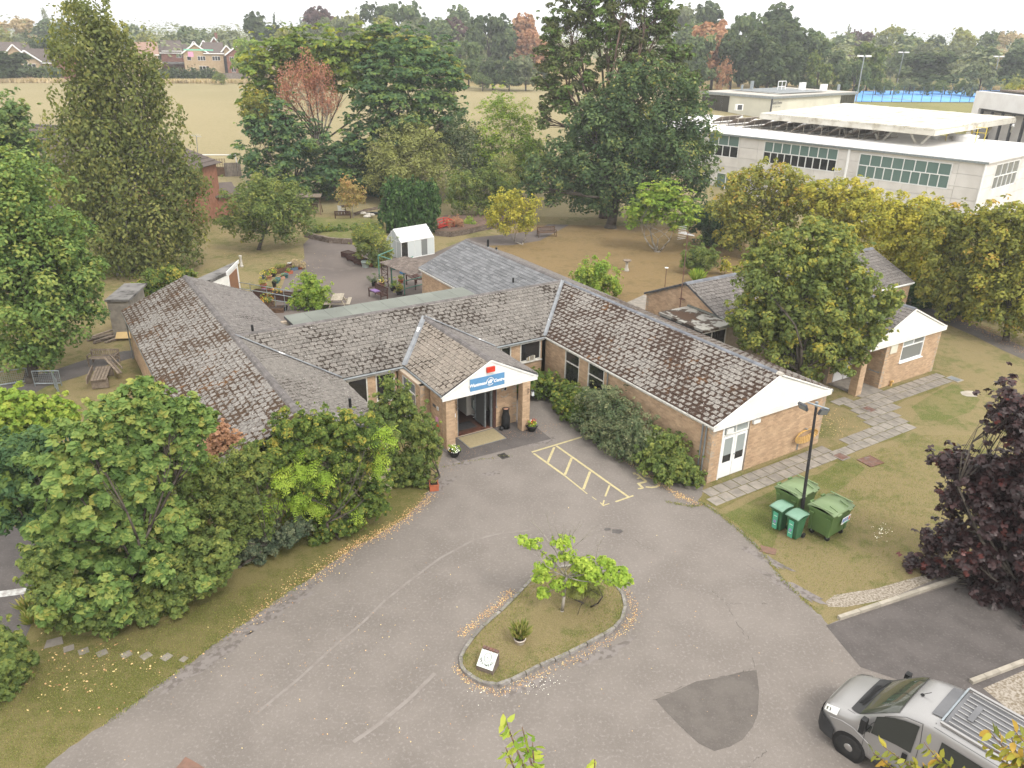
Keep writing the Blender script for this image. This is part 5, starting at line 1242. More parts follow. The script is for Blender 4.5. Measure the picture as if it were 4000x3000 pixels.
# ramp area pots along the courtyard edge: (label, px, py, kind, mat, size, plants)
lst=[('slate blue trough nearest the dry plants',(1147,1056),'T','slate_plastic',(.6,.28,.25),[('leaf','leaf_grass',120,.16)]),
('orange terracotta trough with seedlings between the blue trough and the teal pot',(1130,1070),'T','terracotta',(.55,.22,.22),[('leaf','leaf_bright',200,.2)]),
('large teal pot, middle of the courtyard pot row',(1114,1085),'P','teal_plastic',(.26,.3),[]),
('pale terracotta trough beside the teal pots',(1104,1088),'T','terracotta_pale',(.6,.25,.2),[('leaf','leaf_bright',80,.15)]),
('teal pot right of a matching one by the yellow flowers',(1087,1098),'P','teal_plastic',(.2,.26),[]),
('teal pot left of a matching one by the yellow flowers',(1080,1106),'P','teal_plastic',(.23,.27),[]),
('terracotta bowl raised among yellow flowers',(1052,1093),'P','terracotta_pale',(.22,.35),[('leaf','leaf_bright',150,.2)]),
('dark pot of yellow daisies behind the teal pots',(1068,1080),'P','black_plastic',(.22,.3),[('leaf','leaf_bright',300,.3),('fl','petal_yellow',90,.36)]),
('pot of yellow daisies at the lawn edge',(1035,1092),'P','slate_plastic',(.24,.3),[('leaf','leaf_mid',300,.35),('fl','petal_yellow',90,.4)]),
('pot of bright yellow foliage above the ramp rail',(1030,1125),'P','terracotta',(.24,.3),[('leaf','leaf_yellow',500,.4)]),
('dark pot of violet flowers beside the ramp',(1032,1148),'P','black_plastic',(.2,.2),[('fl','petal_purple',60,.2)]),
('orange pot beside the ramp rail',(1054,1140),'P','terracotta',(.22,.24),[('leaf','leaf_mid',80,.16)]),
('slender black pot at the corner of the pot row',(1073,1123),'P','black_plastic',(.16,.45),[('leaf','leaf_mid',120,.2)]),
('terracotta saucer pot under the dry grasses',(1165,1046),'P','terracotta_pale',(.28,.16),[('grass','leaf_grass',80,.3)]),
('small terracotta bowl by the straw heap',(1172,1052),'P','terracotta',(.2,.18),[]),
('white trough at the far end of the pot row',(1135,1035),'T','white_clean',(.35,.2,.2),[]),
('black pot at the corner of the green flat roof',(1113,1212),'P','black_plastic',(.2,.3),[]),
('white bowl on the gravel behind the greenhouse corner',(1548,1000),'P','stone_pale',(.15,.14),[])]
for lb,px,k,m_,sz,pl_ in lst:
 if k=='P':pot(lb,at(*px),sz[0],sz[1],m_,pl_,group='pots along the courtyard edge')
 else:trough(lb,at(*px),sz[0],sz[1],sz[2],m_,.9,pl_,group='pots along the courtyard edge')
trough('long wooden raised bed with pale rim behind the pot row',at(1098,1063),2.6,.5,.4,'wood_brown',.98,[('grass','leaf_grass',200,.3)],'raised_bed','raised bed',slats=True)
trough('wooden trough of orange marigolds beside the ramp',at(1046,1195),.8,.6,.4,'wood_brown',.1,[('leaf','leaf_mid',900,.45),('fl','petal_orange',60,.45),('fl','petal_yellow',40,.45)],'raised_bed','raised bed',slats=True)
trough('empty square wooden planter at the foot of the ramp',at(1080,1216),1.0,.7,.3,'wood_brown',.15,(),'raised_bed','raised bed',slats=True)
trough('dark wooden planter running along the ramp rail',at(1085,1170),3.6,.5,.55,'wood_dark',-.25,[('leaf','leaf_mid',300,.3),('fl','petal_orange',40,.4)],'raised_bed','raised bed',slats=True)
for i,(px,lb)in enumerate([((1362,1006),'empty dark wooden planter box, farthest of three by the shrub'),((1384,1019),'dark wooden planter box full of soil, middle of three by the shrub'),((1412,1033),'dark wooden planter box with red and green plants, nearest of three by the shrub')]):
 t=trough(lb,at(*px),1.05,.75,.38,'wood_dark',-.75,[[],[('grass','leaf_grass',60,.12)],[('leaf','leaf_bright',250,.3),('fl','leaf_red',60,.3)]][i],'planter_box','planter','dark wooden planter boxes by the shrub',True,True)
 if i:MB().box((-.53,0,.32),(.01,.3,.22)).build('notice','white_clean',t)
pot('pale grey round tub standing on the courtyard by the planter boxes',at(1428,1044),.32,.5,'grey_tub',(),'plastic_tub','tub',soil=False)
lathe_thing('water_butt','bright blue plastic barrel under the corrugated lean-to','barrel',at(1577,1068),[(.28,0),(.32,.1),(.34,.5),(.32,.85),(.29,.9),(.27,.86),(0,.84)],'blue_plastic')
pot('dark green pot under the lean-to behind the blue barrel',at(1545,1052),.33,.3,'teal_plastic',(),group='pots under the lean-to')
pot('brown pot at the foot of the tall shrub',at(1450,1040),.2,.3,'terracotta',[('leaf','leaf_mid',100,.2)],group='pots under the lean-to')
pot('dark pot left of the lean-to post',at(1470,1040),.3,.35,'black_plastic',(),group='pots under the lean-to')
pot('tall pot of grey-leaved shrub behind the bench',at(1462,1120),.2,.45,'black_plastic',[('leaf','leaf_pyracantha',700,.5)],group='pots behind the bench')
pot('pot of yellow and cream flowers behind the bench',at(1492,1118),.22,.35,'terracotta_pale',[('leaf','leaf_mid',300,.35),('fl','petal_yellow',60,.38),('fl','petal_white',40,.3)],group='pots behind the bench')
pot('white flowered pot right of the bench',at(1537,1135),.25,.3,'black_plastic',[('leaf','leaf_bright',700,.5),('fl','petal_white',30,.45)],group='pots behind the bench')
pot('red pot with spiky plant inside the lean-to',at(1566,1105),.2,.25,'terracotta',[('grass','leaf_grass',80,.4)],group='pots under the lean-to')
pot('yellow-green bushy pot by the flat roof edge',at(1560,1150),.25,.25,'black_plastic',[('leaf','leaf_yellow',500,.4),('grass','leaf_grass',80,.5)],group='pots behind the bench')
# ---------------------------------------------------------------- garden furniture
def bench(label,pos,ang,L_=1.6,mat='wood_dark',h=.88,cushion=None,arms=True):
 t=thing('garden_bench',label,'bench',pos,ang,None)
 for i in range(4):mb=MB();mb.ct=random.random();mb.box((0,-.2+.12*i,.44),(L_-.06,.09,.025));mb.build('seat_slat',mat,t)
 n=int(L_/.11)
 for i in range(n):mb=MB();mb.ct=random.random();mb.box((-L_/2+.1+i*(L_-.2)/(n-1),.27,.66),(.05,.02,.34),ez=(0,.15,1));mb.build('back_slat',mat,t)
 MB().box((0,.3,h-.02),(L_,.05,.08)).build('top_rail',mat,t);MB().box((0,.25,.5),(L_-.1,.04,.05)).build('back_rail',mat,t)
 for s in(-1,1):
  MB().box((s*(L_/2-.03),-.26,.31),(.06,.06,.62)).build('leg',mat,t);MB().box((s*(L_/2-.03),.27,h/2),(.06,.06,h-.1),ez=(0,.06,1)).build('leg',mat,t)
  if arms:MB().box((s*(L_/2-.03),0,.635),(.07,.62,.03)).build('armrest',mat,t)
  MB().box((s*(L_/2-.03),0,.38),(.045,.48,.06)).build('side_rail',mat,t)
 if cushion:
  p=at(1467,1135);c=thing('cushion','purple seat cushion lying on the courtyard bench','cushion',(t.location.x-.35*math.cos(ang),t.location.y-.35*math.sin(ang),.455),ang);MB().box((0,-.02,.04),(.62,.42,.07)).build('cover','purple_cloth',c)
 return t
bench('dark wooden bench with a purple cushion by the lean-to in the courtyard',at(1478,1166),AZ+math.pi*.02+.1+math.pi*0,1.6,cushion=True)
bench('dark slatted bench seen from behind above the planted bank',at(1340,857),math.pi+.15,1.55)
bench('reddish brown bench in shade on the dry back lawn',at(2135,925),.28,1.75,'wood_brown')
pt=thing('picnic_table','pale weathered picnic table beside the round green bush','picnic table',at(1322,1200),.1)
for i in range(5):mb=MB();mb.ct=random.random();mb.box((-.3+.15*i,0,.73),(.135,1.5,.035));mb.build('top_plank','wood_pale',pt)
for s in(-1,1):
 for k in range(2):mb=MB();mb.ct=random.random();mb.box((s*(.68+.12*k),0,.44),(.11,1.5,.035));mb.build('seat_plank','wood_pale',pt)
 MB().box((0,s*.5,.4),(1.55,.05,.09)).build('cross_beam','wood_pale',pt)
 for q in(-1,1):MB().cyl((q*.62,s*.5,0),(q*.25,s*.5,.71),.045,n=4).build('leg','wood_pale',pt)
 # overturned benches on the left lawn
def plank_thing(name,label,cat,pos,ang,planks,mat='wood_grey',group=None):
 t=thing(name,label,cat,pos,ang,group)
 for(c,d,a,tilt)in planks:
  mb=MB();mb.ct=random.random();mb.box(c,d,ex=(math.cos(a),math.sin(a),math.sin(tilt)),ez=None);mb.build('plank',mat,t)
 return t
plank_thing('broken_picnic_table','broken grey picnic table lying upside down on the left lawn','picnic table',at(405,1495),-1.25,[((0,-.33+.15*i,.55),(1.9,.12,.04),0,0)for i in range(5)]+[((-.8,0,.3),(.06,.8,.5),0,0),((.8,0,.3),(.06,.8,.5),0,0),((.2,-.52,.6),(1.8,.05,.3),0,0)])
plank_thing('broken_bench','grey bench top leaning across the broken picnic table','bench',at(445,1462),-.75,[((.25,-.1+.13*i,.6-.1*i*0),(1.7,.11,.05),0,-.25)for i in range(2)]+[((.1,.2,.7),(1.5,.05,.12),0,-.2)])
bench('grey wooden bench standing behind the broken picnic table on the left lawn',at(410,1425),.05,1.5,'wood_grey',.8)
tp=[((random.uniform(-.4,.4),-.5+.17*i,.05+.06*(i%3)),(2.2-.15*(i%4),.16,.06),random.uniform(-.2,.25),0)for i in range(9)]
plank_thing('timber_pile','heap of weathered grey planks lying by the shed wall','timber',at(445,1320),.95,tp)
bd=thing('board_sheet','tan board leaning beside the timber heap','board',at(490,1328),.15);MB().box((0,0,.3),(.95,.5,.04),ex=(1,0,0),ez=(0,-.5,.8)).build('panel','cardboard',bd)
bd=thing('board_sheet','small white and navy board propped behind the tan board','board',at(505,1300),.1);MB().box((0,0,.45),(.5,.4,.03),ez=(0,-.4,.9)).build('panel','white_clean',bd);MB().box((0.02,-.12,.47),(.46,.14,.04),ez=(0,-.4,.9)).build('stripe','slate_plastic',bd)
# swing seat
sw=thing('swing_seat','rusty brown garden swing seat with a flat canopy under the dark trees','swing seat',at(1213,835),.1)
for s in(-1,1):
 for q in(-1,1):MB().cyl((s*1.15,q*.65,0),(s*1.0,q*.1,1.75),.04).build('frame_leg','wood_brown',sw)
MB().cyl((-1.1,0,1.72),(1.1,0,1.72),.04).build('top_bar','wood_brown',sw);MB().box((0,-.05,1.85),(2.5,1.15,.07),ez=(0,-.12,1)).build('canopy','wood_grey',sw);MB().box((0,0,.5),(1.6,.5,.08)).build('seat','wood_brown',sw);MB().box((0,.25,.75),(1.6,.06,.45)).build('backrest','wood_brown',sw)
for s in(-1,1):MB().cyl((s*.75,0,.5),(s*.8,0,1.72),.015).build('hanger','wood_brown',sw)
ch=thing('garden_chair','white plastic garden chair behind the slatted bench','chair',at(1335,838),2.6)
MB().box((0,0,.42),(.5,.5,.04)).build('seat','white_clean',ch)
for i in range(5):MB().box((-.2+.1*i,.26,.66),(.06,.03,.46)).build('back_slat','white_clean',ch)
MB().box((0,.27,.9),(.5,.04,.06)).build('back_rail','white_clean',ch)
for i in(-1,1):
 MB().box((i*.24,0,.64),(.05,.5,.03)).build('armrest','white_clean',ch)
 for j in(-1,1):MB().box((i*.22,j*.22,.21),(.045,.045,.42)).build('leg','white_clean',ch)
tb=thing('garden_table','dark round garden table by the white plastic chair','table',at(1350,832),0);MB().lathe((0,0,0),[(.25,0),(.05,.06),(.05,.68),(.5,.7),(.5,.74),(0,.74)],16).build('pedestal','wood_dark',tb)
# raised bank with dry-stone walls
def stone_wall(name,label,pts,h,w=.3,mat='stone',cl=.34,ch_=.12):
 P=[at(*p)for p in pts];c0=P[0];t=thing(name,label,'stone wall',c0);cnt=0
 for i in range(len(P)-1):
  a,b=P[i],P[i+1];l=np.linalg.norm((b-a)[:2]);n=max(1,int(l/cl));ang=math.atan2(b[1]-a[1],b[0]-a[0]);rows=int(h/ch_)
  core=MB();core.box(((a+b)/2-c0)+np.array([0,0,h/2-.03]),(l,w*.8,h-.05),ang);core.build('core','bare_soil',t)
  for r_ in range(rows):
   for k in range(n):
    q=a+(b-a)*(k+.5+(.25 if r_%2 else-.25)*.9)/n-c0;mb=MB();mb.ct=random.random()
    mb.box((q[0],q[1],q[2]+ch_*(r_+.5)),(l/n*random.uniform(.8,.98),w*random.uniform(.9,1.1),ch_*random.uniform(.8,.95)),ang+random.uniform(-.06,.06));mb.build('stone',mat,t);cnt+=1
 return t
stone_wall('retaining_wall','low dark stone wall holding up the planted bank above the courtyard',[(1195,925),(1230,935),(1290,948),(1340,952),(1390,953)],.5)
stone_wall('retaining_wall','curved stone wall right of the red bridge above the garden path',[(1705,920),(1760,925),(1820,915),(1870,903),(1935,890),(1990,868),(2030,855)],.55)
stone_wall('retaining_wall','low stone wall around the pond behind the autumn tree',[(1385,842),(1420,828),(1460,820),(1490,815)],.3)
def bank(name,label,pts,h,mat,nlf=3000,lm='leaf_grass'):
 P=[at(*p)[:2]for p in pts];c=np.mean(P,axis=0);z0=tz(*c);mb=MB();n=len(P)
 mb.mesh([(*p,tz(*p)+h*.7)for p in P]+[(*(c+(p-c)*.6),tz(*p)+h*1.1)for p in P]+[(*c,z0+h*1.2)]+[(*p,tz(*p)-.1)for p in P],[(i,(i+1)%n,n+(i+1)%n,n+i)for i in range(n)]+[(n+i,n+(i+1)%n,2*n)for i in range(n)]+[(2*n+1+i,2*n+1+(i+1)%n,(i+1)%n,i)for i in range(n)])
 return mb.build(name,mat,kind='structure')
bank('planted_bank','',[(1195,922),(1240,930),(1300,944),(1390,948),(1480,935),(1500,880),(1440,862),(1330,868),(1230,860),(1200,880)],.45,'lawn_green')
bank('rockery_bank','',[(1700,915),(1760,918),(1830,905),(1930,885),(2020,850),(1960,835),(1850,848),(1740,850),(1700,870)],.4,'mulch')
for i,(x,y,r_)in enumerate([(1420,845,.35),(1440,850,.3),(1455,852,.28),(1435,858,.4)]):
 p=at(x,y);t=thing('boulder',['largest pale boulder beside the pond','pale flat boulder, second from the left by the pond','pale boulder at the right by the pond','pale boulder nearest the planted bank'][i],'boulder',(p[0],p[1],p[2]+.25),.3,'boulders beside the pond');mb=MB()
 mb.lathe((0,0,0),[(r_*.8,0),(r_,.08),(r_*.7,.2),(0,.24)],7);mb.build('rock','stone_pale',t)
pnd=ragged_sheet('pond',(1460,835),1.3,.6,0,'glass_dark',at(1460,835)[2]+.1,16,.15,'structure')
# red footbridge
rb=thing('footbridge','small bright red arched footbridge left of the russet shrub','bridge',at(1740,902),.5);rb.location.z+=.35
for i in range(8):
 x=-.7+.2*i;z=.22*(1-(x/.8)**2);MB().box((x,0,z),(.17,.8,.04)).build('deck_board','red_paint',rb)
for s in(-1,1):
 mb=MB()
 for zz in(.35,.6):mb.tube([(x,s*.4,zz+.22*(1-(x/.8)**2))for x in np.linspace(-.8,.8,7)],.035,5)
 for x in(-.75,0,.75):mb.box((x,s*.4,.35+.22*(1-(x/.8)**2)),(.06,.06,.6))
 mb.build('railing','red_paint',rb)
 # bird bath, posts
bb=thing('bird_bath','stone bird bath standing alone on the dry back lawn','bird bath',at(2447,1058))
MB().lathe((0,0,0),[(.24,0),(.2,.1),(.13,.25),(.1,.6),(.14,.72)],12).build('pedestal','stone_pale',bb,True);MB().lathe((0,0,0),[(.14,.72),(.33,.82),(.34,.88),(.28,.85),(0,.8)],16).build('bowl','wood_grey',bb,True)
bf=thing('bird_table','thin pole with a small round white tray on the back lawn','bird feeder',at(2596,1128));MB().cyl((0,0,0),(0,0,1.55),.025).build('pole','rust',bf);MB().lathe((0,0,1.55),[(.05,0),(.14,.03),(.14,.06),(0,.04)],12).build('tray','white_clean',bf)
cp=thing('stone_post','pale stone chimney-pot post on the left garden lawn','post',at(944,1042));MB().lathe((0,0,0),[(.16,0),(.15,.1),(.1,.14),(.09,.75),(.12,.8),(.12,.9),(.08,.92)],12).build('post','stone_pale',cp,True)
# monolith sign on the island
ms=thing('stone_sign','small brick block on the island with a slanted white tile sign','sign',at(1905,2618),-.42+math.pi*0);ms.location.z=.09
zz=lambda p:.12 if p[1]<0 else.5
mb=MB();mb.prism([(-.26,-.2),(.26,-.2),(.26,.22),(-.26,.22)],-.05,lambda p:.16 if p[1]<0 else.5);mb.build('block','stone',ms)
mb=MB()
for i in range(5):mb.ct=random.random();mb.box((-.2+.1*i,.2,.51),(.085,.1,.06))
mb.build('top_stones','rust',ms)
nrm=Vector((0,-.34,.42)).normalized();ey=Vector((0,.42,.34)).normalized();pl=thing
MB().box((0,-.02,.33),(.5,.5,.025),ez=tuple(nrm)).build('tile_face','ceramic_tile',ms)
c0=Vector((0,-.02,.33))+nrm*.016
for i,chh in enumerate('WESTMEAD'):
 q=math.pi*(1.12+.76*i/7);x=.2*math.cos(q);y=.2*math.sin(q)+.03;ex_=Vector((-math.sin(q),0,0))+ey*math.cos(q);ey_=Vector((-math.cos(q),0,0))*1+ey*(-math.sin(q))
 place_text('lettering',text_data(chh,.085,'letter_dark',0,.003,extrude=.001),ms,c0+Vector((x,0,0))+ey*y,ex_,ey_)
mb=MB()
for rr in(.125,.11):
 P=[c0+Vector((rr*math.cos(a)*.9,0,0))+ey*(rr*math.sin(a)*1.1+.05)for a in np.linspace(0,2*math.pi,25)];mb.tube([tuple(p)for p in P],.0035,4)
P=[c0+Vector((x,0,0))+ey*y for x,y in((-.05,.09),(-.02,.07),(0,.03),(.03,.05),(.05,.1))];mb.tube([tuple(p)for p in P],.004,4)
P=[c0+Vector((.035*math.cos(a)-.01,0,0))+ey*(.03*math.sin(a)+.02)for a in np.linspace(0,2*math.pi,12)];mb.tube([tuple(p)for p in P],.004,4);mb.build('emblem','letter_dark',ms)
# ---------------------------------------------------------------- greenhouse
def px_thing_frame(a,b):
 A=at(*a);Bq=at(*b);return A,Bq,math.atan2(Bq[1]-A[1],Bq[0]-A[0])
ga,gb,gang=px_thing_frame((1577,1018),(1722,990))
gh=thing('greenhouse','small white framed glass greenhouse behind the corrugated lean-to','greenhouse',((ga+gb)/2+np.array([-.55*math.sin(gang)*-1*-1,0,0])),gang)
GW,GD,GE,GR=3.3,2.1,1.45,2.35
fm=MB()
for x in(-GW/2,GW/2):
 for y in(0,GD):fm.box((x,y,GE/2),(.05,.05,GE))
 for s in(0,1):
  a=np.array([x,GD*s,GE]);b=np.array([x,GD/2,GR]);fm.cyl(a,b,.03,n=4)
 fm.box((x,GD/2,GE),(.04,GD,.04));fm.box((x,GD*.33,GE*.75),(.035,.035,GE*1.5));fm.box((x,GD*.66,GE*.75),(.035,.035,GE*1.5))
for y,z in((0,GE),(GD,GE),(GD/2,GR),(0,.03),(GD,.03)):fm.box((0,y,z),(GW,.06,.06))
for i in range(1,5):
 x=-GW/2+GW*i/5;fm.box((x,0,GE/2),(.03,.03,GE));fm.cyl((x,0,GE),(x,GD/2,GR),.018,n=4);fm.cyl((x,GD,GE),(x,GD/2,GR),.018,n=4);fm.box((x,GD,GE/2),(.03,.03,GE))
fm.build('frame','greenhouse_frame',gh)
for i in range(5):
 x0=-GW/2+GW*i/5+.02;x1=x0+GW/5-.04
 for(y0,z0,y1,z1,nm)in((0,GE,GD/2,GR,'roof_pane'),(GD,GE,GD/2,GR,'roof_pane'),(0,.05,0,GE,'side_pane'),(GD,.05,GD,GE,'side_pane')):
  q=.03 if(i==3 and nm=='roof_pane' and y0==0)else 0
  d=np.array([0,y1-y0,z1-z0]);nn=np.cross([1,0,0],d);nn/=np.linalg.norm(nn)
  m_='glass_dark' if(nm=='side_pane' and y0==0 and i in(0,))else('glass_grey' if nm=='side_pane' and i==3 else 'glass_green_house')
  mb=MB();mb.box((np.array([(x0+x1)/2,(y0+y1)/2,(z0+z1)/2])+nn*q),(x1-x0,np.linalg.norm(d)-.05,.008),ex=(1,0,0),ez=nn);mb.build(nm,m_,gh)
for x in(-GW/2,GW/2):
 for k in range(3):
  y0=GD*k/3+.02;y1=GD*(k+1)/3-.02;zt=lambda y:GE+(GR-GE)*(1-abs(y-GD/2)/(GD/2))-.03
  MB().mesh([(x,y0,.05),(x,y1,.05),(x,y1,zt(y1)),(x,(y0+y1)/2,zt((y0+y1)/2)),(x,y0,zt(y0))],[(0,1,2,3,4)]).build('end_pane','glass_green_house',gh)
  # ---------------------------------------------------------------- corrugated lean-to
la=at(1484,1118);lt=thing('lean_to','brown corrugated lean-to roof on green pipe posts beside the slate wing','shelter',(*(-47.6*U+21.4*VV),0),AZ)
def lo(px,z):p=at(px[0],px[1],z);d=np.array([p[0],p[1]])-np.array([lt.location.x,lt.location.y]);return np.array([d@U,d@VV,z])
c1,c2,c3,c4=lo((1480,1020),2.35),lo((1712,995),2.5),lo((1650,1068),2.5),lo((1560,1018),2.35)
front0,front1=lo((1478,1022),2.35),lo((1640,1062),2.5);back0,back1=lo((1560,1004),2.35),lo((1712,990),2.55)
mb=MB();n=44
a0,a1,b0_,b1_=lo((1480,1024),2.35),lo((1600,1075),2.35),lo((1580,1002),2.5),lo((1735,1030),2.5)
vs=[]
for i in range(n+1):
 t=i/n;z=.035*(1 if i%2 else-1);vs+=[a0+(a1-a0)*t+np.array([0,0,z]),b0_+(b1_-b0_)*t+np.array([0,0,z])]
mb.mesh(vs+[v-np.array([0,0,.015])for v in vs],[(2*i,2*i+1,2*i+3,2*i+2)for i in range(n)]+[(2*(n+1)+2*i+2,2*(n+1)+2*i+3,2*(n+1)+2*i+1,2*(n+1)+2*i)for i in range(n)]);mb.build('corrugated_roof','corrugated',lt)
for px in((1484,1118),(1533,1135),(1581,1152)):
 p=lo(px,0.);mb=MB();mb.cyl((p[0],p[1],0),(p[0],p[1],2.3),.045);mb.build('post','green_pipe',lt)
pA,pB,pC=lo((1484,1118),0),lo((1581,1152),0),lo((1665,1130),0);up_=np.array([0,0,2.3])
for q,z in(((pA,pB),2.3),((pB,pC),1.0),((pB,pC),.45)):
 mb=MB();mb.cyl(q[0]+np.array([0,0,z]),q[1]+np.array([0,0,z]),.04);mb.build('rail','green_pipe',lt)
mb=MB();mb.cyl(pB+up_,pB+up_+np.array([-1.0,1.2,.1]),.04);mb.cyl(pA+up_,pA+up_+np.array([-.8,1.6,.1]),.04);mb.build('rail','green_pipe',lt)
tr=thing('trellis','dark wooden lattice trellis standing under the lean-to','trellis',at(1512,1118),AZ+.25)
for x in(-.55,0.15,.55):MB().box((x,0,.95),(.05,.05,1.9)).build('post','wood_dark',tr)
for i in range(6):MB().box((-.2,0,.3+.3*i),(.7,.03,.035)).build('lath','wood_dark',tr)
for i in range(5):MB().box((-.2,.02,.45+.3*i),(.75,.02,.03),ex=(.7,0,.3 if i%2 else-.3)).build('lath','wood_dark',tr)
st=thing('potting_bench','dark timber potting bench in shade beneath the lean-to','bench',at(1625,1120),AZ)
for i in range(3):MB().box((0,-.3+.3*i,.75),(1.6,.25,.04)).build('top_plank','wood_dark',st)
for x in(-.75,.75):
 for y in(-.4,.4):MB().box((x,y,.37),(.07,.07,.74)).build('leg','wood_dark',st)
 # ---------------------------------------------------------------- ramp rail, flat white garage, shed
rr_=thing('ramp_railing','galvanised double handrail along the ramp by the courtyard pots','railing',at(1015,1180))
def rl(px,z):p=at(px[0],px[1],z);return p-np.array(rr_.location)
for(p,q,z)in(((935,1103),(1138,1137),1.0),((935,1126),(1142,1160),1.0),((1050,1170),(1145,1183),.5)):
 mb=MB();mb.cyl(rl(p,z),rl(q,z),.028);mb.build('handrail','galvanised',rr_)
for(p,h)in(((975,1105),1.0),((1040,1120),1.0),((1107,1133),1.0),((1073,1155),1.0),((985,1133),1.0),((1110,1160),1.0)):
 t_=rl(p,1.0);mb=MB();mb.cyl((t_[0],t_[1],0),tuple(t_),.025);mb.build('post','galvanised',rr_)
Ga=Building('flat_roof_garage','white walled flat roof outbuilding with a brown door behind the left roof','outbuilding',(-57,8))
ga_=np.array([on_u(0,0,1)[0],0])if False else None
def uvz(px,py,z):p=at(px,py,z);return float(p[:2]@U),float(p[:2]@VV)
q1=uvz(905,1047,2.4);q0=uvz(780,1093,2.4);q2=uvz(918,1026,2.4);q3=uvz(760,1010,2.4);q4=uvz(690,1062,2.4)
bx(Ga,'wall',-53.9,-53.7+0,0,0,0,0,'white_paint')if False else None
x0,x1,y0_,y1_=q0[0]-9,q1[0]*.5+q0[0]*.5,q0[1],q1[1]
def gq(px,py,z=2.45):p=at(px,py,z);return np.array([p[0]-Ga.root.location.x,p[1]-Ga.root.location.y])@np.array([U,VV]).T
g_f0=gq(880,1055);g_f1=gq(908,1040);g_l=gq(600,1040);g_l2=gq(790,1115)
A_=gq(883,1062);B_=gq(917,1028);dAB=(B_-A_)/np.linalg.norm(B_-A_);C_=gq(790,1105);dAC=(C_-A_)/np.linalg.norm(C_-A_);lenC=7.5
pc=[A_,A_+dAB*3.1,A_+dAB*3.1+dAC*lenC,A_+dAC*lenC]
inset=[pc[0]+dAB*.1+dAC*.1,pc[1]-dAB*.1+dAC*.1,pc[2]-dAB*.1-dAC*.1,pc[3]+dAB*.1-dAC*.1]
MB().prism([tuple(p)for p in inset],0,2.2).build('wall','white_paint',Ga.root);MB().prism([tuple(p)for p in pc],2.2,2.42).build('roof','dark_felt',Ga.root)
n1=-dAC;c=(inset[0]+inset[1])/2
a_=math.atan2(dAB[1],dAB[0]);MB().box((*(c+n1*.02),1.02),(2.0,.05,2.0),a_).build('door','door_brown',Ga.root)
for s in(-1,1):MB().box((*(c+n1*.04+dAB*s*1.12),1.1),(.14,.07,2.15),a_).build('door_frame','white_clean',Ga.root)
MB().box((*(c+n1*.11),2.33),(3.15,.04,.22),a_).build('fascia_board','white_clean',Ga.root)
c=A_+dAC*1.5-dAB*-.08;a2=math.atan2(dAC[1],dAC[0]);wf=MB().box((*(c),1.35),(1.7,.08,.95),a2).build('window','white_frame',Ga.root)
for i in(-1,0,1):MB().box((*(c-dAB*.03+dAC*.52*i),1.35),(.48,.06,.8),a2).build('pane','glass_dark',wf)
sh=thing('garden_shed','grey flat roofed shed against the left roof, half covered by green creeper','shed',at(480,1320),.12)
MB().box((.1,1.4,1.15),(1.1,3.0,2.3)).build('wall','concrete',sh);MB().box((.15,1.5,2.38),(1.35,3.4,.12)).build('roof','dark_felt',sh)
# steel mesh barrier panels and palisade
for i,(px,lb,an)in enumerate((((60,1505),'grey mesh barrier panel leaning at the far left edge',.5),((190,1508),'grey mesh barrier frame beside the side path',.1),((225,1530),'grey mesh barrier standing on edge next to the framed one',-.9))):
 t=thing('mesh_barrier',lb,'barrier',at(*px),an);w,h=1.3,.85
 mb=MB()
 for s in(-1,1):mb.cyl((s*w/2,0,0),(s*w/2,0,h),.025)
 mb.cyl((-w/2,0,h),(w/2,0,h),.025);mb.cyl((-w/2,0,.15),(w/2,0,.15),.025);mb.build('frame','galvanised',t);mb=MB()
 for k in range(14):mb.cyl((-w/2+w*k/14,0,.15),(-w/2+w*k/14,0,h),.006,n=4)
 for k in range(7):mb.cyl((-w/2,0,.2+.1*k),(w/2,0,.2+.1*k),.006,n=4)
 mb.build('mesh','grey_metal',t,kind='stuff')
fa=np.array([*(-31.0*U-1.2*VV),0]);fb=np.array([*(-27.9*U+3.0*VV),0])
fa=at(150,1840);fb=at(560,1800)
pf=thing('palisade_fence','teal green palisade fence showing above the foreground bushes','fence',fa);d=(fb-fa);l=np.linalg.norm(d);an=math.atan2(d[1],d[0]);n=int(l/.16)
for i in range(n):
 p=d*i/n;mb=MB();mb.box((p[0],p[1],1.0),(.07,.02,2.0),an);mb.box((p[0],p[1],2.04),(.03,.02,.1),an);mb.build('pale','palisade_green',pf)
for z in(.5,1.6):mb=MB();mb.box((d[0]/2,d[1]/2,z),(l,.04,.05),an);mb.build('rail','palisade_green',pf)
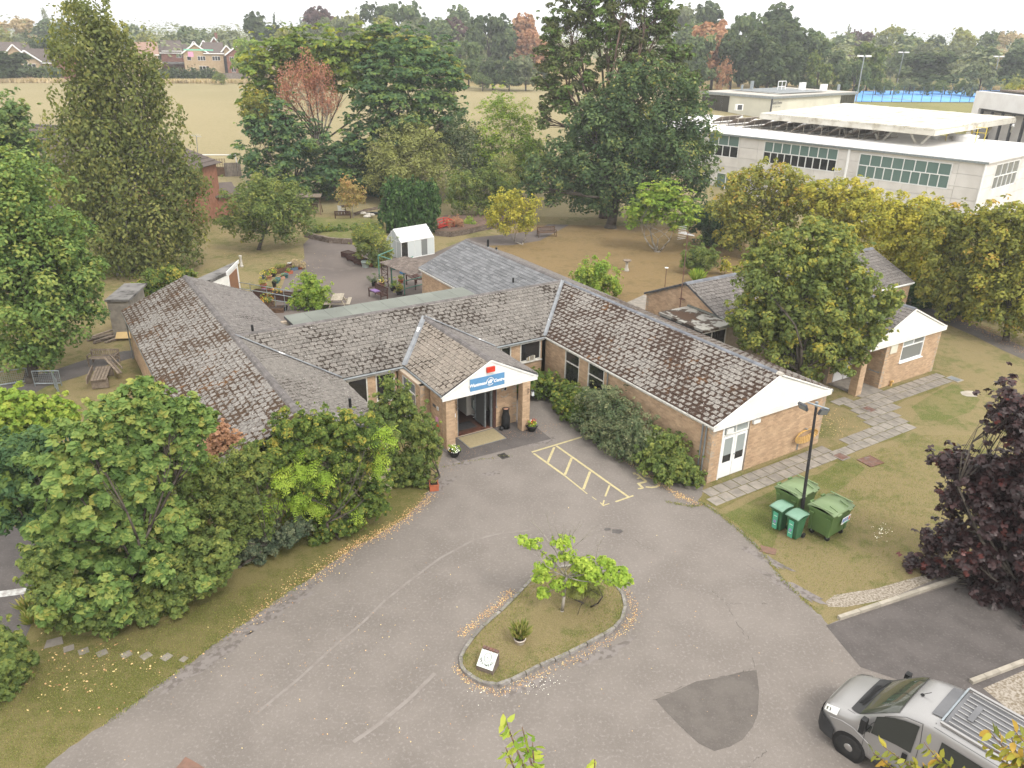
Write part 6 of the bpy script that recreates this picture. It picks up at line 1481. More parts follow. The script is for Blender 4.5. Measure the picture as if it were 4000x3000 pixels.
# ---------------------------------------------------------------- bins
def bin4(label,pos,ang):
 t=thing('wheeled_container',label,'bin',pos,ang);Lb,Wb=1.22,1.0
 def ring(l,w,z):return[(-l/2,-w/2,z),(l/2,-w/2,z),(l/2,w/2,z),(-l/2,w/2,z)]
 mb=MB();R=[(1.0,.78,.2),(1.16,.93,.9),(1.24,1.0,1.12),(1.3,1.06,1.13),(1.3,1.06,1.2)];vs=sum([ring(*r)for r in R],[]);fs=[(0,3,2,1)]
 for k in range(len(R)-1):fs+=[(4*k+i,4*k+(i+1)%4,4*k+4+(i+1)%4,4*k+4+i)for i in range(4)]
 o=mb.mesh(vs,fs).build('body','bin_green',t);bv=o.modifiers.new('b','BEVEL');bv.width=.03;bv.segments=2
 mb=MB();n=9;vs=[]
 for j in range(n+1):
  y=-Wb/2-.05+(Wb+.1)*j/n;zz_=1.2+.13*math.sin(math.pi*min(1,max(0,(j)/n))*.9+.25)
  vs+=[(-.66,y,zz_),(.66,y,zz_)]
 mb.mesh(vs+[(v[0],v[1],v[2]-.04)for v in vs],[(2*j,2*j+1,2*j+3,2*j+2)for j in range(n)]+[(2*(n+1)+2*j+2,2*(n+1)+2*j+3,2*(n+1)+2*j+1,2*(n+1)+2*j)for j in range(n)]+[(2*j,2*j+2,2*(n+1)+2*j+2,2*(n+1)+2*j)for j in range(n)]+[(2*j+3,2*j+1,2*(n+1)+2*j+1,2*(n+1)+2*j+3)for j in range(n)]+[(0,2*(n+1),2*(n+1)+1,1),(2*n,2*n+1,4*n+3,4*n+2)])
 ld=mb.build('lid','bin_lid',t,True)
 for s in(-1,1):MB().box((s*.63,0,1.34),(.05,.9,.03)).build('lid_rib','bin_lid',ld);MB().box((s*.33,-.3,1.325),(.03,.35,.04),ez=(0,-.25,1)).build('lid_rib','bin_lid',ld)
 for s in(-1,1):MB().box((s*.35,-.57,1.2),(.24,.05,.04)).build('lid_handle','bin_lid',ld);MB().box((s*.35,.57,1.22),(.2,.07,.06)).build('hinge','bin_green',t)
 for s in(-1,1):
  for q in(-1,1):
   MB().box((s*.66,q*.33,1.0),(.05,.18,.05)).build('side_handle','bin_green',t);MB().box((s*.42,q*.32,.16),(.06,.06,.12)).build('castor_fork','galvanised',t)
   MB().cyl((s*.42-.03,q*.32,.1),(s*.42+.03,q*.32,.1),.1,n=14).build('castor_wheel','rubber',t)
   MB().box((s*.5,q*.37,.6),(.14,.1,.75),taper=.12).build('corner_post','bin_green',t)
 return t
bang=math.atan2(-.766,.643)+.12
pA=at(3230,2095);pB2=at(3085,1985)
b1=bin4('big green wheeled waste container with a printed notice, nearer the camera',(11.75,24.05,0),-.93+math.pi/2)
b2=bin4('big green wheeled waste container behind the lamp post',(10.9,25.25,0),-.93+math.pi/2)
# notice on the nearer container
nt_=MB().box((.25,-.525,.78),(.52,.012,.3),ez=(0,-.1,1)).build('notice','white_clean',b1)
for i,m_ in enumerate(('sticker_blue','sticker_violet','sticker_blue','sticker_red')):MB().box((.07+.12*i,-.533,.8),(.08,.01,.15),ez=(0,-.1,1)).build('picture',m_,nt_)
MB().box((.3,-.532,.67),(.34,.01,.03),ez=(0,-.1,1)).build('print_line','sticker_green',nt_)
def wheelie(label,pos,ang):
 t=thing('wheelie_bin',label,'bin',pos,ang,'green wheelie bins')
 def ring(l,w,z,s=0.):return[(-l/2,-w/2+s,z),(l/2,-w/2+s,z),(l/2,w/2,z),(-l/2,w/2,z)]
 R=[(.38,.42,.03,.08),(.46,.56,.85,.02),(.52,.64,.9,0),(.53,.66,.97,0)];vs=sum([ring(*r)for r in R],[]);fs=[(0,3,2,1)]
 for k in range(3):fs+=[(4*k+i,4*k+(i+1)%4,4*k+4+(i+1)%4,4*k+4+i)for i in range(4)]
 o=MB().mesh(vs,fs).build('body','wheelie_green',t);bv=o.modifiers.new('b','BEVEL');bv.width=.02;bv.segments=2
 n=6;vs=[]
 for j in range(n+1):
  y=-.36+.72*j/n;z=.985+.075*math.sin(math.pi*(j/n)*.85+.2);vs+=[(-.28,y,z-.02),(-.22,y,z),(.22,y,z),(.28,y,z-.02)]
 o=MB().mesh(vs,[(4*j+i,4*j+i+1,4*j+5+i,4*j+4+i)for j in range(n)for i in range(3)]).build('lid','wheelie_lid',t,True);sm_=o.modifiers.new('s','SOLIDIFY');sm_.thickness=.03
 MB().cyl((-.24,.4,.99),(.24,.4,.99),.018).build('handle','wheelie_green',t)
 for s in(-1,1):w=MB().cyl((s*.24-.03,.26,.1),(s*.24+.03,.26,.1),.1,n=16).build('wheel','rubber',t)
 st_=MB().box((0,-.275,.46),(.2,.008,.72),ez=(0,-.06,1)).build('sticker','sticker_green',t);MB().box((0,-.282,.68),(.2,.006,.26),ez=(0,-.06,1)).build('sticker_top','sticker_violet',st_)
 MB().cyl((0,-.282,.42),(0,-.29,.42),.06,n=14).build('sticker_symbol','sticker_violet',st_)
 for z in(.66,.72,.3):MB().box((0,-.29,z),(.13,.004,.02)).build('print_line','white_clean',st_)
 return t
wheelie('green wheelie bin standing right, nearest of the two small bins',(10.45,23.75,0),-.93+.0)
wheelie('green wheelie bin standing left, behind its twin',(10.05,24.3,0),-.93+.0)
# floodlight post
lp=thing('lamp_post','leaning black floodlight post with flaking paint rising between the bins','lamp post',(10.95,24.5,0),0)
tp_=above(np.array([11.0,24.55,0]),3190,1578)-np.array([10.95,24.5,0]);zt_=tp_[2];mb=MB();mb.cyl((0,0,0),(tp_[0]*.25,tp_[1]*.25,zt_*.25),.08,.07,10);mb.cyl((tp_[0]*.25,tp_[1]*.25,zt_*.25),(tp_[0],tp_[1],zt_),.06,.045,10);mb.build('post','black_paint',lp)
def atz(px,py):q=above(np.array([10.95,24.5,0]),px,py);return q-np.array([10.95,24.5,0])
ca=atz(3155,1572);cb=atz(3238,1598);mb=MB();mb.cyl(ca,cb,.03);mb.cyl(tp_-np.array([0,0,.1]),tp_+np.array([0,0,.08]),.06);mb.build('crossarm','galvanised',lp)
for(c,ezv,exv)in((atz(3137,1588),(-.7,-.5,-.45),(.45,-.8,.0)),(atz(3217,1608),(.35,-.85,-.35),(1,.3,-.1))):
 h_=MB().box(c,(.36,.26,.09),ex=exv,ez=ezv).build('floodlight','dark_grey',lp);ez_=np.array(ezv)/np.linalg.norm(ezv);MB().box(c+ez_*.048,(.31,.21,.01),ex=exv,ez=ezv).build('lens','glass_grey',h_)
 MB().box(c-ez_*.06,(.2,.05,.06),ex=exv,ez=ezv).build('bracket','galvanised',h_)
 # ---------------------------------------------------------------- the grey van
fwd=np.array([-.650,.760]);van=thing('parked_van','silver grey panel van with ribbed roof parked below the purple tree','van',(9.42,14.80,0),math.atan2(fwd[1],fwd[0]))
# local x forward from the front axle, y to the left, z up.  (x, z_bottom, belt z, half width low, half width top, z top)
ST=[(0.96,.42,.72,.62,.50,.84),(0.90,.32,.80,.84,.66,.98),(0.74,.28,.88,.95,.76,1.10),(0.45,.28,.98,1.0,.80,1.22),(0.15,.28,1.06,1.02,.82,1.33),(-0.02,.28,1.10,1.02,.84,1.42),
(-.35,.28,1.15,1.02,.84,1.78),(-.68,.28,1.2,1.02,.83,2.10),(-.92,.28,1.25,1.02,.82,2.25),(-1.25,.28,1.28,1.02,.82,2.38),(-1.7,.28,1.3,1.02,.83,2.46),(-2.0,.28,1.3,1.02,.84,2.46),(-3.2,.28,1.3,1.02,.84,2.46),(-4.6,.28,1.3,1.02,.84,2.45),(-4.72,.34,1.3,1.0,.80,2.38)]
def ring(x,zb,zl,w,wt,zt):
 q=[(w*.93,zb),(w,zb+.12),(w,zl),(w-(w-wt)*.3,zl+(zt-zl)*.45),(w-(w-wt)*.62,zt-(zt-zl)*.16),(wt*.96,zt-(zt-zl)*.045),(wt*.78,zt-.006),(wt*.4,zt+.015),(0,zt+.02)]
 return[(x,y,z)for y,z in q]+[(x,-y,z)for y,z in q[-2::-1]]
R=[ring(*s)for s in ST];K=len(R[0]);vs=sum(R,[]);fs=[]
for i in range(len(R)-1):
 for k in range(K-1):fs.append((i*K+k,i*K+k+1,(i+1)*K+k+1,(i+1)*K+k))
 fs.append((i*K+K-1,i*K,(i+1)*K,(i+1)*K+K-1))
fs.append(tuple(range(K))[::-1]);fs.append(tuple(range((len(R)-1)*K,len(R)*K)))
body=MB().mesh(vs,fs).build('body','van_silver',van,True)
bpy.context.view_layer.update()
bme=body.data
import bmesh
bm=bmesh.new();bm.from_mesh(bme);bmesh.ops.recalc_face_normals(bm,faces=bm.faces)
bmesh.ops.bevel(bm,geom=[e for e in bm.edges if e.calc_length()>5],offset=.01)if False else None
bm.to_mesh(bme);bm.free()
ssf=body.modifiers.new('sub','SUBSURF');ssf.levels=1;ssf.render_levels=2
def surf(x,s):
 """point of the van skin at station x, s = 0 bottom .. 8 roof centre (left side)"""
 for i in range(len(ST)-1):
  if ST[i][0]>=x>=ST[i+1][0]:break
 t=(ST[i][0]-x)/(ST[i][0]-ST[i+1][0]);a=R[i];b=R[i+1];k=min(int(s),7)if s>=0 else 0;f=s-k
 P=lambda r:np.array(r[k])*(1-f)+np.array(r[k+1])*f
 return P(a)*(1-t)+P(b)*t
def patch(name,grid,mat,off=.012,mirror=False,parent=van):
 """grid of (x, s) rows laid on the skin, lifted by off"""
 G_=[[surf(x,s)for(x,s)in row]for row in grid];n,m=len(G_),len(G_[0]);vs=[]
 for r in G_:
  for p in r:
   c=np.array([p[0],0,min(p[2],1.35)]);d=p-np.array([p[0],0,1.1]);d[0]=.25 if p[0]>-1.0 and p[2]>1.0 else 0;d/=max(np.linalg.norm(d),1e-6);q=p+d*off
   vs.append((q[0],-q[1]if mirror else q[1],q[2]))
 return MB().mesh(vs,[(i*m+j,i*m+j+1,(i+1)*m+j+1,(i+1)*m+j)for i in range(n-1)for j in range(m-1)]).build(name,mat,parent,True)
def dpatch(name,xs,ss_,mat,off=.012,parent=van):
 for mi in(False,True):patch(name,[[(x,s)for s in ss_]for x in xs],mat,off,mi,parent)
 # windscreen spans both sides
def full(name,xs,s0,mat,off=.014,edge=None):
 rows=[]
 for i,x in enumerate(xs):
  lo_=s0[i]if hasattr(s0,'__len__')else s0;ss_=np.linspace(lo_,8,6);L_=[surf(x,s)for s in ss_];row=L_+[np.array([p[0],-p[1],p[2]])for p in L_[-2::-1]];rows.append(row)
 m=len(rows[0]);vs=[tuple(p+np.array([off*.6,0,off]))for r in rows for p in r]
 return MB().mesh(vs,[(i*m+j,i*m+j+1,(i+1)*m+j+1,(i+1)*m+j)for i in range(len(rows)-1)for j in range(m-1)]).build(name,mat,van,True)
full('windscreen',[-.04,-.2,-.35,-.5,-.68,-.84],[4.3,4.3,4.25,4.2,4.2,4.4],'glass_windscreen',.02)
full('scuttle',[.24,.15,.05,-.04],[5.2,4.8,4.5,4.3],'van_trim',.016)
for i in range(5):MB().box((.19-.03*i,0.02,1.345+.022*i),(.012,.9,.02)).build('scuttle_slat','black_plastic',van)
for y0,y1 in((.55,-.05),(-.1,-.7)):MB().tube([(0.08,y0,1.42),(-.03,y1,1.47)],.012,5).build('wiper','black_plastic',van)
# cab roof, high roof cap and ribbed panel
full('roof_cap',[-1.42,-1.5,-1.58,-1.66],6.1,'van_dark_roof',.015)
full('roof_panel',[-1.72,-2.4,-3.2,-4.0,-4.6],5.75,'van_dark_roof',.012)
for i in range(9):
 y=-.66+.165*i;MB().box((-3.17,y,2.505),(2.75,.028,.022)).build('roof_rib','van_silver',van)
for s in(-1,1):MB().box((-3.15,s*.79,2.475),(2.95,.07,.05)).build('roof_rail','van_silver',van)
MB().box((-2.1,-.0,2.535),(.12,.62,.03)).build('roof_bar','van_dark_roof',van);MB().box((-1.68,0,2.49),(.04,1.5,.035)).build('roof_seam','galvanised',van)
mb=MB();mb.lathe((-1.0,.1,2.31),[(.05,0),(.03,.03),(0,.04)],8);mb.cyl((-1.0,.1,2.33),(-1.16,.08,2.5),.008);mb.build('antenna','black_plastic',van)
# side glass, doors, trims
dpatch('door_window',[-.42,-.6,-.8,-1.0,-1.2,-1.34],[2.15,2.5,3.0,3.5,3.78],'glass_van',.016)
dpatch('quarter_window',[-.2,-.3,-.40],[2.12,2.4,2.75],'glass_van',.016)
dpatch('side_window',[-1.85,-2.3,-2.8,-3.25],[2.1,2.6,3.2,3.6],'glass_van',.014)
dpatch('side_window',[-3.4,-3.8,-4.3],[2.1,2.6,3.2,3.6],'glass_van',.014)
def line(pts,w=.012,mat='van_trim',name='panel_gap'):
 for mi in(1,-1):
  P=[surf(x,s)for x,s in pts];P=[(p[0],(p[1]+.004)*mi,p[2])for p in P];MB().tube(P,w*.5,4).build(name,mat,van)
line([(-.3,1.0),(-.28,2.0),(-.36,3.0),(-.6,3.85),(-1.0,4.1),(-1.38,4.05)]);line([(-1.45,.8),(-1.47,2.0),(-1.45,3.0),(-1.38,4.05)]);line([(-1.6,.8),(-1.6,5.0)]);line([(-3.33,.8),(-3.33,4.4)]);line([(-1.6,4.35),(-4.6,4.35)])
line([(.3,4.7),(.1,4.3),(-.3,2.1)],.01)
dpatch('side_moulding',[-.62,-1.0,-1.4],[1.05,1.35],'van_trim',.02);dpatch('side_moulding',[-1.65,-2.4,-3.1],[1.05,1.35],'van_trim',.02)
for x in(-1.3,-1.78):dpatch('door_handle',[x+.12,x],[1.72,1.98],'black_plastic',.025)
line([(.62,1.9),(.3,1.98),(0,1.9),(-.42,1.6),(-.5,1.2)],.02,'van_silver','arch_crease')
# bumper and lights
full('bonnet_edge',[.90,.86],6.0,'van_silver',.012)
mb=MB();rows=[]
for x,zb,zt,w in((.99,.4,.72,.55),(.93,.3,.78,.82),(.8,.26,.80,.96),(.6,.26,.74,1.02),(.42,.26,.6,1.035)):rows.append([(x,w,zb),(x+.01,w,(zb+zt)/2),(x,w,zt)])
for mi in(1,-1):
 vs=[(p[0],p[1]*mi,p[2])for r in rows for p in r];mb.mesh(vs,[(i*3+j,i*3+j+1,i*3+j+4,i*3+j+3)for i in range(4)for j in range(2)])
mb.mesh([(1.0,-.56,.4),(1.0,.56,.4),(1.01,.56,.56),(1.01,-.56,.56),(.995,.56,.74),(.995,-.56,.74)],[(0,1,2,3),(3,2,4,5)])
mb.build('bumper','van_trim',van,True)
dpatch('headlight',[.84,.72,.58,.46],[2.5,3.3,4.2],'lamp_lens',.016);dpatch('headlight_inner',[.78,.66],[2.9,3.6],'chrome',.022)
# wheels
def wheel(x,s):
 y=s*.93;w=MB().lathe((0,0,0),[(.2,-.1),(.31,-.11),(.345,-.07),(.35,0),(.345,.07),(.31,.11),(.2,.1)],28).build('wheel','rubber',van,True);w.location=(x,y,.35);w.rotation_euler=(math.pi/2,0,0.0)
 r_=MB().lathe((0,0,0),[(.215,.0),(.215,.07),(.2,.085),(.16,.05),(.11,.1),(.0,.105)],24,cap=False).build('rim','chrome',w,True)
 if s>0:r_.rotation_euler=(math.pi,0,0)
 for i in range(8):
  a=2*math.pi*i/8;z=-.088 if s>0 else.088;MB().cyl((.165*math.cos(a),.165*math.sin(a),z*.62),(.165*math.cos(a),.165*math.sin(a),z*.95),.017,n=8).build('rim_hole','black_plastic',w)
 ar=MB();ar.cyl((x,s*.80,.36),(x,s*1.024,.36),.425,n=28);ar.build('wheel_arch','black_plastic',van)
for x in(0,-3.45):
 for s in(-1,1):wheel(x,s)
for s in(-1,1):
 m_=MB().box((-.25,s*1.16,1.42),(.13,.17,.42)).build('mirror','black_plastic',van);MB().box((-.19,s*1.17,1.33),(.03,.13,.14)).build('mirror_lamp','lamp_lens',m_);MB().box((-.28,s*1.05,1.3),(.12,.14,.12)).build('mirror_arm','black_plastic',van)
 # ---------------------------------------------------------------- the white school block
def frame_from(p,q):
 d=(q-p)[:2];l=np.linalg.norm(d);return d/l,l
TOP=7.2
c0=at(3858,636,TOP);cl=at(2790,520,TOP);cr=at(4000,605,TOP);dl,_=frame_from(c0,cl);dr=np.array([-dl[1],dl[0]])
if dr@(cr-c0)[:2]<0:dr=-dr
sb=thing('school_block','long white panelled two storey school block with a bright flat roof','building',(c0[0],c0[1],0),math.atan2(dl[1],dl[0]))
sgn=1.0 if(-dl[1]*dr[0]+dl[0]*dr[1])>0 else-1.0  # local x along dl, local y*sgn along dr
LL,DD=52.0,20.0
def S3(a,b,z):return(a,b*sgn,z)
def sbox(a0,a1,b0,b1,z0,z1,name,mat,parent=None):
 return MB().box(S3((a0+a1)/2,(b0+b1)/2,(z0+z1)/2),(abs(a1-a0),abs(b1-b0),z1-z0)).build(name,mat,parent or sb)
wl_=sbox(.13,LL,.13,DD,-1,TOP-.06,'wall','render_white');rf_=sbox(-.22,LL+.2,-.22,DD+.2,TOP-.05,TOP+.12,'roof','roof_white');sbox(-.2,LL,-.2,-.28,TOP-.12,TOP+.06,'gutter','galvanised',rf_)
rs=sbox(-.27,LL,-.3,DD,0,.01,'tmp','render_white')if False else None
def face_uv(px,py,which):
 """metres along a face and height for a place in the photograph; which 'L' (left face) or 'R'"""
 r=ray(px,py);n=dr if which=='L' else dl;t=(c0[:2]@n)/(r[:2]@n);p=r*t;d=p[:2]-c0[:2];return float(d@(dl if which=='L' else dr)),H+p[2]
 # cladding panels
PW,PH=2.35,1.15
holesL=[]
def add_win(which,TL,TR,BL,n_top,n_bot,split,mats_top,mats_bot,ground=False):
 a0,z1=face_uv(*TL,which);a1,_=face_uv(*TR,which);_,z0=face_uv(*BL,which)
 if a0>a1:rev=True
 else:rev=False
 holesL.append((which,min(a0,a1),max(a0,a1),z0,z1));lo_,hi_=min(a0,a1),max(a0,a1)
 mb=MB();t=.09
 def bar(s0,s1,za,zb,dd=0.0):
  if which=='L':mb.box(S3((s0+s1)/2,.06-dd,(za+zb)/2),(s1-s0,.16,zb-za))
  else:mb.box(S3(.06-dd,(s0+s1)/2,(za+zb)/2),(.16,s1-s0,zb-za))
 zm=z0+(z1-z0)*split if n_bot else z0
 bar(lo_,hi_,z1-t,z1);bar(lo_,hi_,z0,z0+t);bar(lo_,lo_+t,z0+t,z1-t,.003);bar(hi_-t,hi_,z0+t,z1-t,.003)
 if n_bot:bar(lo_+t,hi_-t,zm-t/2,zm+t/2,.006)
 w=mb
 sets=[(n_top,zm+t/2 if n_bot else z0+t,z1-t,mats_top)]+([(n_bot,z0+t,zm-t/2,mats_bot)]if n_bot else[])
 panes=[]
 for n,za,zb,mm in sets:
  for i in range(n):
   s0=lo_+t+(hi_-lo_-2*t)*i/n;s1=lo_+t+(hi_-lo_-2*t)*(i+1)/n
   if i:bar(s0-.04,s0+.04,za,zb,.009)
   panes.append((s0+.04,s1-.04,za,zb,mm[(n-1-i if True else i)%len(mm)]))
 wo_=mb.build('window','white_frame' if False else 'white_clean',sb)
 for(s0,s1,za,zb,m_)in panes:
  if which=='L':MB().box(S3((s0+s1)/2,.055,(za+zb)/2),(s1-s0+.02,.03,zb-za+.02)).build('pane',m_,wo_)
  else:MB().box(S3(.055,(s0+s1)/2,(za+zb)/2),(.03,s1-s0+.02,zb-za+.02)).build('pane',m_,wo_)
g_,d_='glass_blind','glass_dark'
add_win('L',(3360,598),(3725,634),(3347,692),8,10,.52,[g_],[g_])
add_win('L',(2988,550),(3278,582),(2980,636),8,10,.52,[g_],[d_])
add_win('L',(2770,520),(2891,537),(2762,604),3,4,.52,[g_],[d_])
add_win('L',(2500,490),(2650,508),(2492,575),4,5,.52,[g_],[d_])
add_win('L',(3415,778),(3640,820),(3405,835),6,0,.5,[g_],[])
add_win('L',(3175,735),(3250,748),(3165,790),3,0,.5,[g_],[]);add_win('L',(2800,672),(2875,685),(2795,735),2,0,.5,[g_],[])
add_win('R',(3895,642),(3985,628),(3873,742),4,5,.5,['glass_grey'],['glass_grey'])
add_win('R',(3848,822),(3937,803),(3830,890),4,0,.5,['glass_grey'],[])
for which,LEN in(('L',46),('R',20)):
 hs=[h for h in holesL if h[0]==which];cnt=0
 nz=int((TOP-.1)/PH)
 for k in range(nz+1):
  z0=TOP-.08-PH*(k+1);z1=z0+PH
  if z1<0.2:continue
  for i in range(int(LEN/PW)+1):
   a0,a1=i*PW+(.3 if k%2 else.0)*0,(i+1)*PW
   segs=[(a0,a1,z0,z1)]
   for h in hs:
    ns=[]
    for(u0,u1,w0,w1)in segs:
     if u1<=h[1]or u0>=h[2]or w1<=h[3]or w0>=h[4]:ns.append((u0,u1,w0,w1));continue
     if w1>h[4]:ns.append((u0,u1,h[4],w1))
     if w0<h[3]:ns.append((u0,u1,w0,h[3]))
     q0,q1=max(w0,h[3]),min(w1,h[4])
     if u0<h[1]:ns.append((u0,h[1],q0,q1))
     if u1>h[2]:ns.append((h[2],u1,q0,q1))
    segs=ns
   for(u0,u1,w0,w1)in segs:
    if u1-u0<.08 or w1-w0<.06:continue
    mb=MB();mb.ct=random.random();g=.012
    if which=='L':mb.box(S3((u0+u1)/2,.06,(w0+w1)/2),(u1-u0-2*g,.12,w1-w0-2*g))
    else:mb.box(S3(.06,(u0+u1)/2,(w0+w1)/2),(.12,u1-u0-2*g,w1-w0-2*g))
    mb.build('cladding_panel','render_white',wl_)
a,z=face_uv(3318,600,'L');MB().cyl(S3(a,-.1,0),S3(a,-.1,TOP-.1),.14,n=8).build('downpipe','white_clean',sb);MB().cyl(S3(0.05,-.1,0),S3(0.05,-.1,TOP-.1),.09,n=8).build('downpipe','white_clean',sb)
for px,py in((3268,761),(2918,700),(3753,841),(3811,843)):
 w='L' if px<3790 else 'R';a,z=face_uv(px,py,w);
 MB().lathe((0,0,0),[(.26,-.05),(.28,.05),(.2,.12),(0,.14)],14).build('bulkhead_lamp','lamp_lens',sb,True);o=[x for x in sb.children if x.name.startswith('bulkhead_lamp')][-1]
 p=S3(a,-.08,z)if w=='L' else S3(-.08,a,z);o.location=p;o.rotation_euler=(math.pi/2*sgn,0,0)if w=='L' else(0,-math.pi/2,0)
 # roof clutter: solar frames, domes, hatch, guard rail
def roofp(px,py,z=TOP+.12):p=at(px,py,z);d=p[:2]-c0[:2];return float(d@dl),float(d@dr),z
def W3(a,b,z):q=c0[:2]+dl*a+dr*b;return(q[0],q[1],z)
sa=thing('solar_frame','pale tilted solar frame on the school roof','solar panel',(0,0,0),math.atan2(dl[1],dl[0]))
sp_px=[(3445,545),(3370,540),(3295,533),(3225,528),(3155,520),(3090,512),(3030,506),(2965,500),(2900,492),(2840,484)]
ord_=['nearest the white corner','second from the white corner','third from the white corner','fourth from the white corner','fifth from the white corner','sixth from the white corner','seventh from the white corner','eighth from the white corner','ninth from the white corner','farthest, half behind the oak']
def solar(t):
 fm=MB()
 for x,z in((0,.95),(1.3,.25)):
  fm.cyl((x,0,z),(x,5.2*sgn,z),.05,n=4);fm.cyl((x,-.2*sgn,.05),(x,5.4*sgn,.05),.06,n=4)
  for q in(.4,1.9,3.4,4.9):fm.cyl((x,q*sgn,.05),(x,q*sgn,z),.045,n=4)
 fm.build('frame','concrete_pale',t)
 for k in range(5):MB().box((.65,(.55+1.03*k)*sgn,.63),(1.45,.98,.03),ex=(1.3,0,-.7)).build('panel','wood_grey',t)
solar(sa);
for i,(x,y)in enumerate(sp_px):
 o=sa if i==0 else copy_tree(sa);a,b,z=roofp(x,y);o.location=W3(a,b-1.5,z);o.rotation_euler=(0,0,math.atan2(dl[1],dl[0]));tagp(o,'pale tilted solar frame on the school roof, '+ord_[i],'solar panel','solar frames on the school roof')
for(x,y,s,lb)in((3652,545,.42,'white roof dome left of the hatch, larger gap on its right'),(3720,541,.42,'white roof dome right beside the railed hatch'),(3400,520,.5,'white roof dome behind the solar frames'),(2890,467,.4,'small roof dome at the far end of the school roof'),(2752,460,.35,'tiny roof dome almost hidden by the oak')):
 a,b,z=roofp(x,y);lathe_thing('roof_dome',lb,'roof vent',W3(a,b,z),[(s*.9,0),(s*.8,.25),(s*1.1,.3),(s*.9,.5),(0,.6)],'white_paint',14)
a,b,z=roofp(3768,552);hc=thing('roof_hatch','round white roof hatch with a yellow guard rail on the school roof','roof hatch',W3(a,b,z),math.atan2(dl[1],dl[0]))
MB().lathe((0,0,0),[(1.25,0),(1.2,.5),(1.3,.5),(1.3,.65),(0,.8)],18).build('hatch','roof_white',hc);mb=MB()
for q in((-1.5,-1.3),(0,-1.5),(1.5,-1.3),(1.5,1.3),(-1.5,1.3)):mb.cyl((*q,0),(*q,1.5),.04)
for z in(.9,1.45):mb.tube([(-1.5,-1.3,z),(0,-1.5,z),(1.5,-1.3,z),(1.5,1.3,z)],.035,5)
mb.build('guard_rail','yellow_rail',hc)
a,b,z=roofp(3950,517);lathe_thing('roof_vent','slim white vent standing alone near the right end of the school roof','roof vent',W3(a,b,z),[(.15,0),(.12,.6),(.2,.65),(.12,.95),(0,1.0)],'white_clean',10)
a,b,z=roofp(2885,432);ac=thing('air_unit','dark fronted air conditioning unit on the far end of the school roof','air conditioner',W3(a,b,z),.3);MB().box((0,0,.5),(1.2,.5,.9)).build('case','white_clean',ac);MB().box((0,-.26,.5),(.8,.02,.7)).build('grille','dark_grey',ac)
# canopy on V posts
ZC=9.2
q=[at(2970,441,ZC),at(3653,504,ZC),at(3970,457,ZC),at(3300,402,ZC)]
cn=thing('roof_canopy','large flat stained white canopy raised on V shaped posts above the school roof','canopy',(q[0][0],q[0][1],0));Q=[(p-q[0])[:2]for p in q];N_=20
for i in range(N_):
 t0,t1=i/N_,(i+1)/N_;e=lambda t,a,b:a+(b-a)*t
 P=[e(t0+.003,Q[0],Q[1]),e(t1-.003,Q[0],Q[1]),e(t1-.003,Q[3],Q[2]),e(t0+.003,Q[3],Q[2])];mb=MB();mb.ct=random.random();mb.prism([tuple(p)for p in P],ZC-.16+.02*(i%2),ZC+.02*(i%2));mb.build('roof_sheet','canopy_white',cn)
ed=Q[1]-Q[0];el=np.linalg.norm(ed);side=Q[2]-Q[1]
MB().box((*(ed/2+side*.004),ZC-.42),(el,.12,.5),math.atan2(ed[1],ed[0])).build('edge_beam','canopy_white',cn);MB().box((*(Q[1]+side/2),ZC-.42),(np.linalg.norm(side),.12,.5),math.atan2(side[1],side[0])).build('edge_beam','canopy_white',cn)
for t in(.32,.5,.68,.88):
 for dd_ in(-1.5,1.5):
  p=Q[0]+ed*t+side*.12;tpt=p+ed/el*dd_;MB().cyl((*p,TOP-.3),(*tpt,ZC-.3),.13,n=6).build('post','canopy_white',cn)
  p2=Q[0]+ed*t+side*.85;MB().cyl((*p2,TOP-2),(*(p2+ed/el*dd_),ZC-.3),.13,n=6).build('post','canopy_white',cn)
  # sixth form building
ZS=9.5
k0,k1,k2=at(3019,377,ZS),at(2745,356,ZS),at(3345,359,ZS);e1_=(k1-k0)[:2];e2_=(k2-k0)[:2]
sf=thing('sixth_form_building','flat roofed cream school building lettered Sixth Form behind the canopy','building',(k0[0],k0[1],0));bk_=16.0
l1=np.linalg.norm(e1_);l2=np.linalg.norm(e2_);u1,u2=e1_/l1,e2_/l2
MB().prism([(0,0),tuple(e1_),tuple(e1_+e2_),tuple(e2_)],1,ZS-.35).build('wall','sixth_form_wall',sf)
ov=.35;P=[-(u1+u2)*ov,e1_+(u1-u2)*ov,e1_+e2_+(u1+u2)*ov,e2_+(u2-u1)*ov];rf2=MB().prism([tuple(p)for p in P],ZS-.35,ZS).build('roof','grey_metal',sf)
P2=[p*.97+(e1_+e2_)*.015 for p in P];MB().prism([tuple(p)for p in P2],ZS,ZS+.05).build('roof_membrane','stone_pale',rf2)
an1=math.atan2(u2[1],u2[0]);
def on_face(e,u,n,s0,s1,z0,z1,name,mat,th=.12):c=u*(s0+s1)/2-n*.03;return MB().box((c[0],c[1],(z0+z1)/2),(s1-s0,th,z1-z0),math.atan2(u[1],u[0])).build(name,mat,sf)
for i in range(5):on_face(e2_,u2,u1,l2-5.2+1.0*i,l2-4.3+1.0*i,3,ZS-.45,'window','glass_dark')
for i in range(4):on_face(e1_,u1,u2,l1-6+1.5*i,l1-4.6+1.5*i,3,ZS-.45,'window','glass_dark')
MB().box((*(u1*.0-u2*.05),ZS/2+2),(.2,.2,ZS-4),an1).build('corner_trim','dark_grey',sf)
pn=u2*3.4-u1*.12;ez_=(0,0,1)
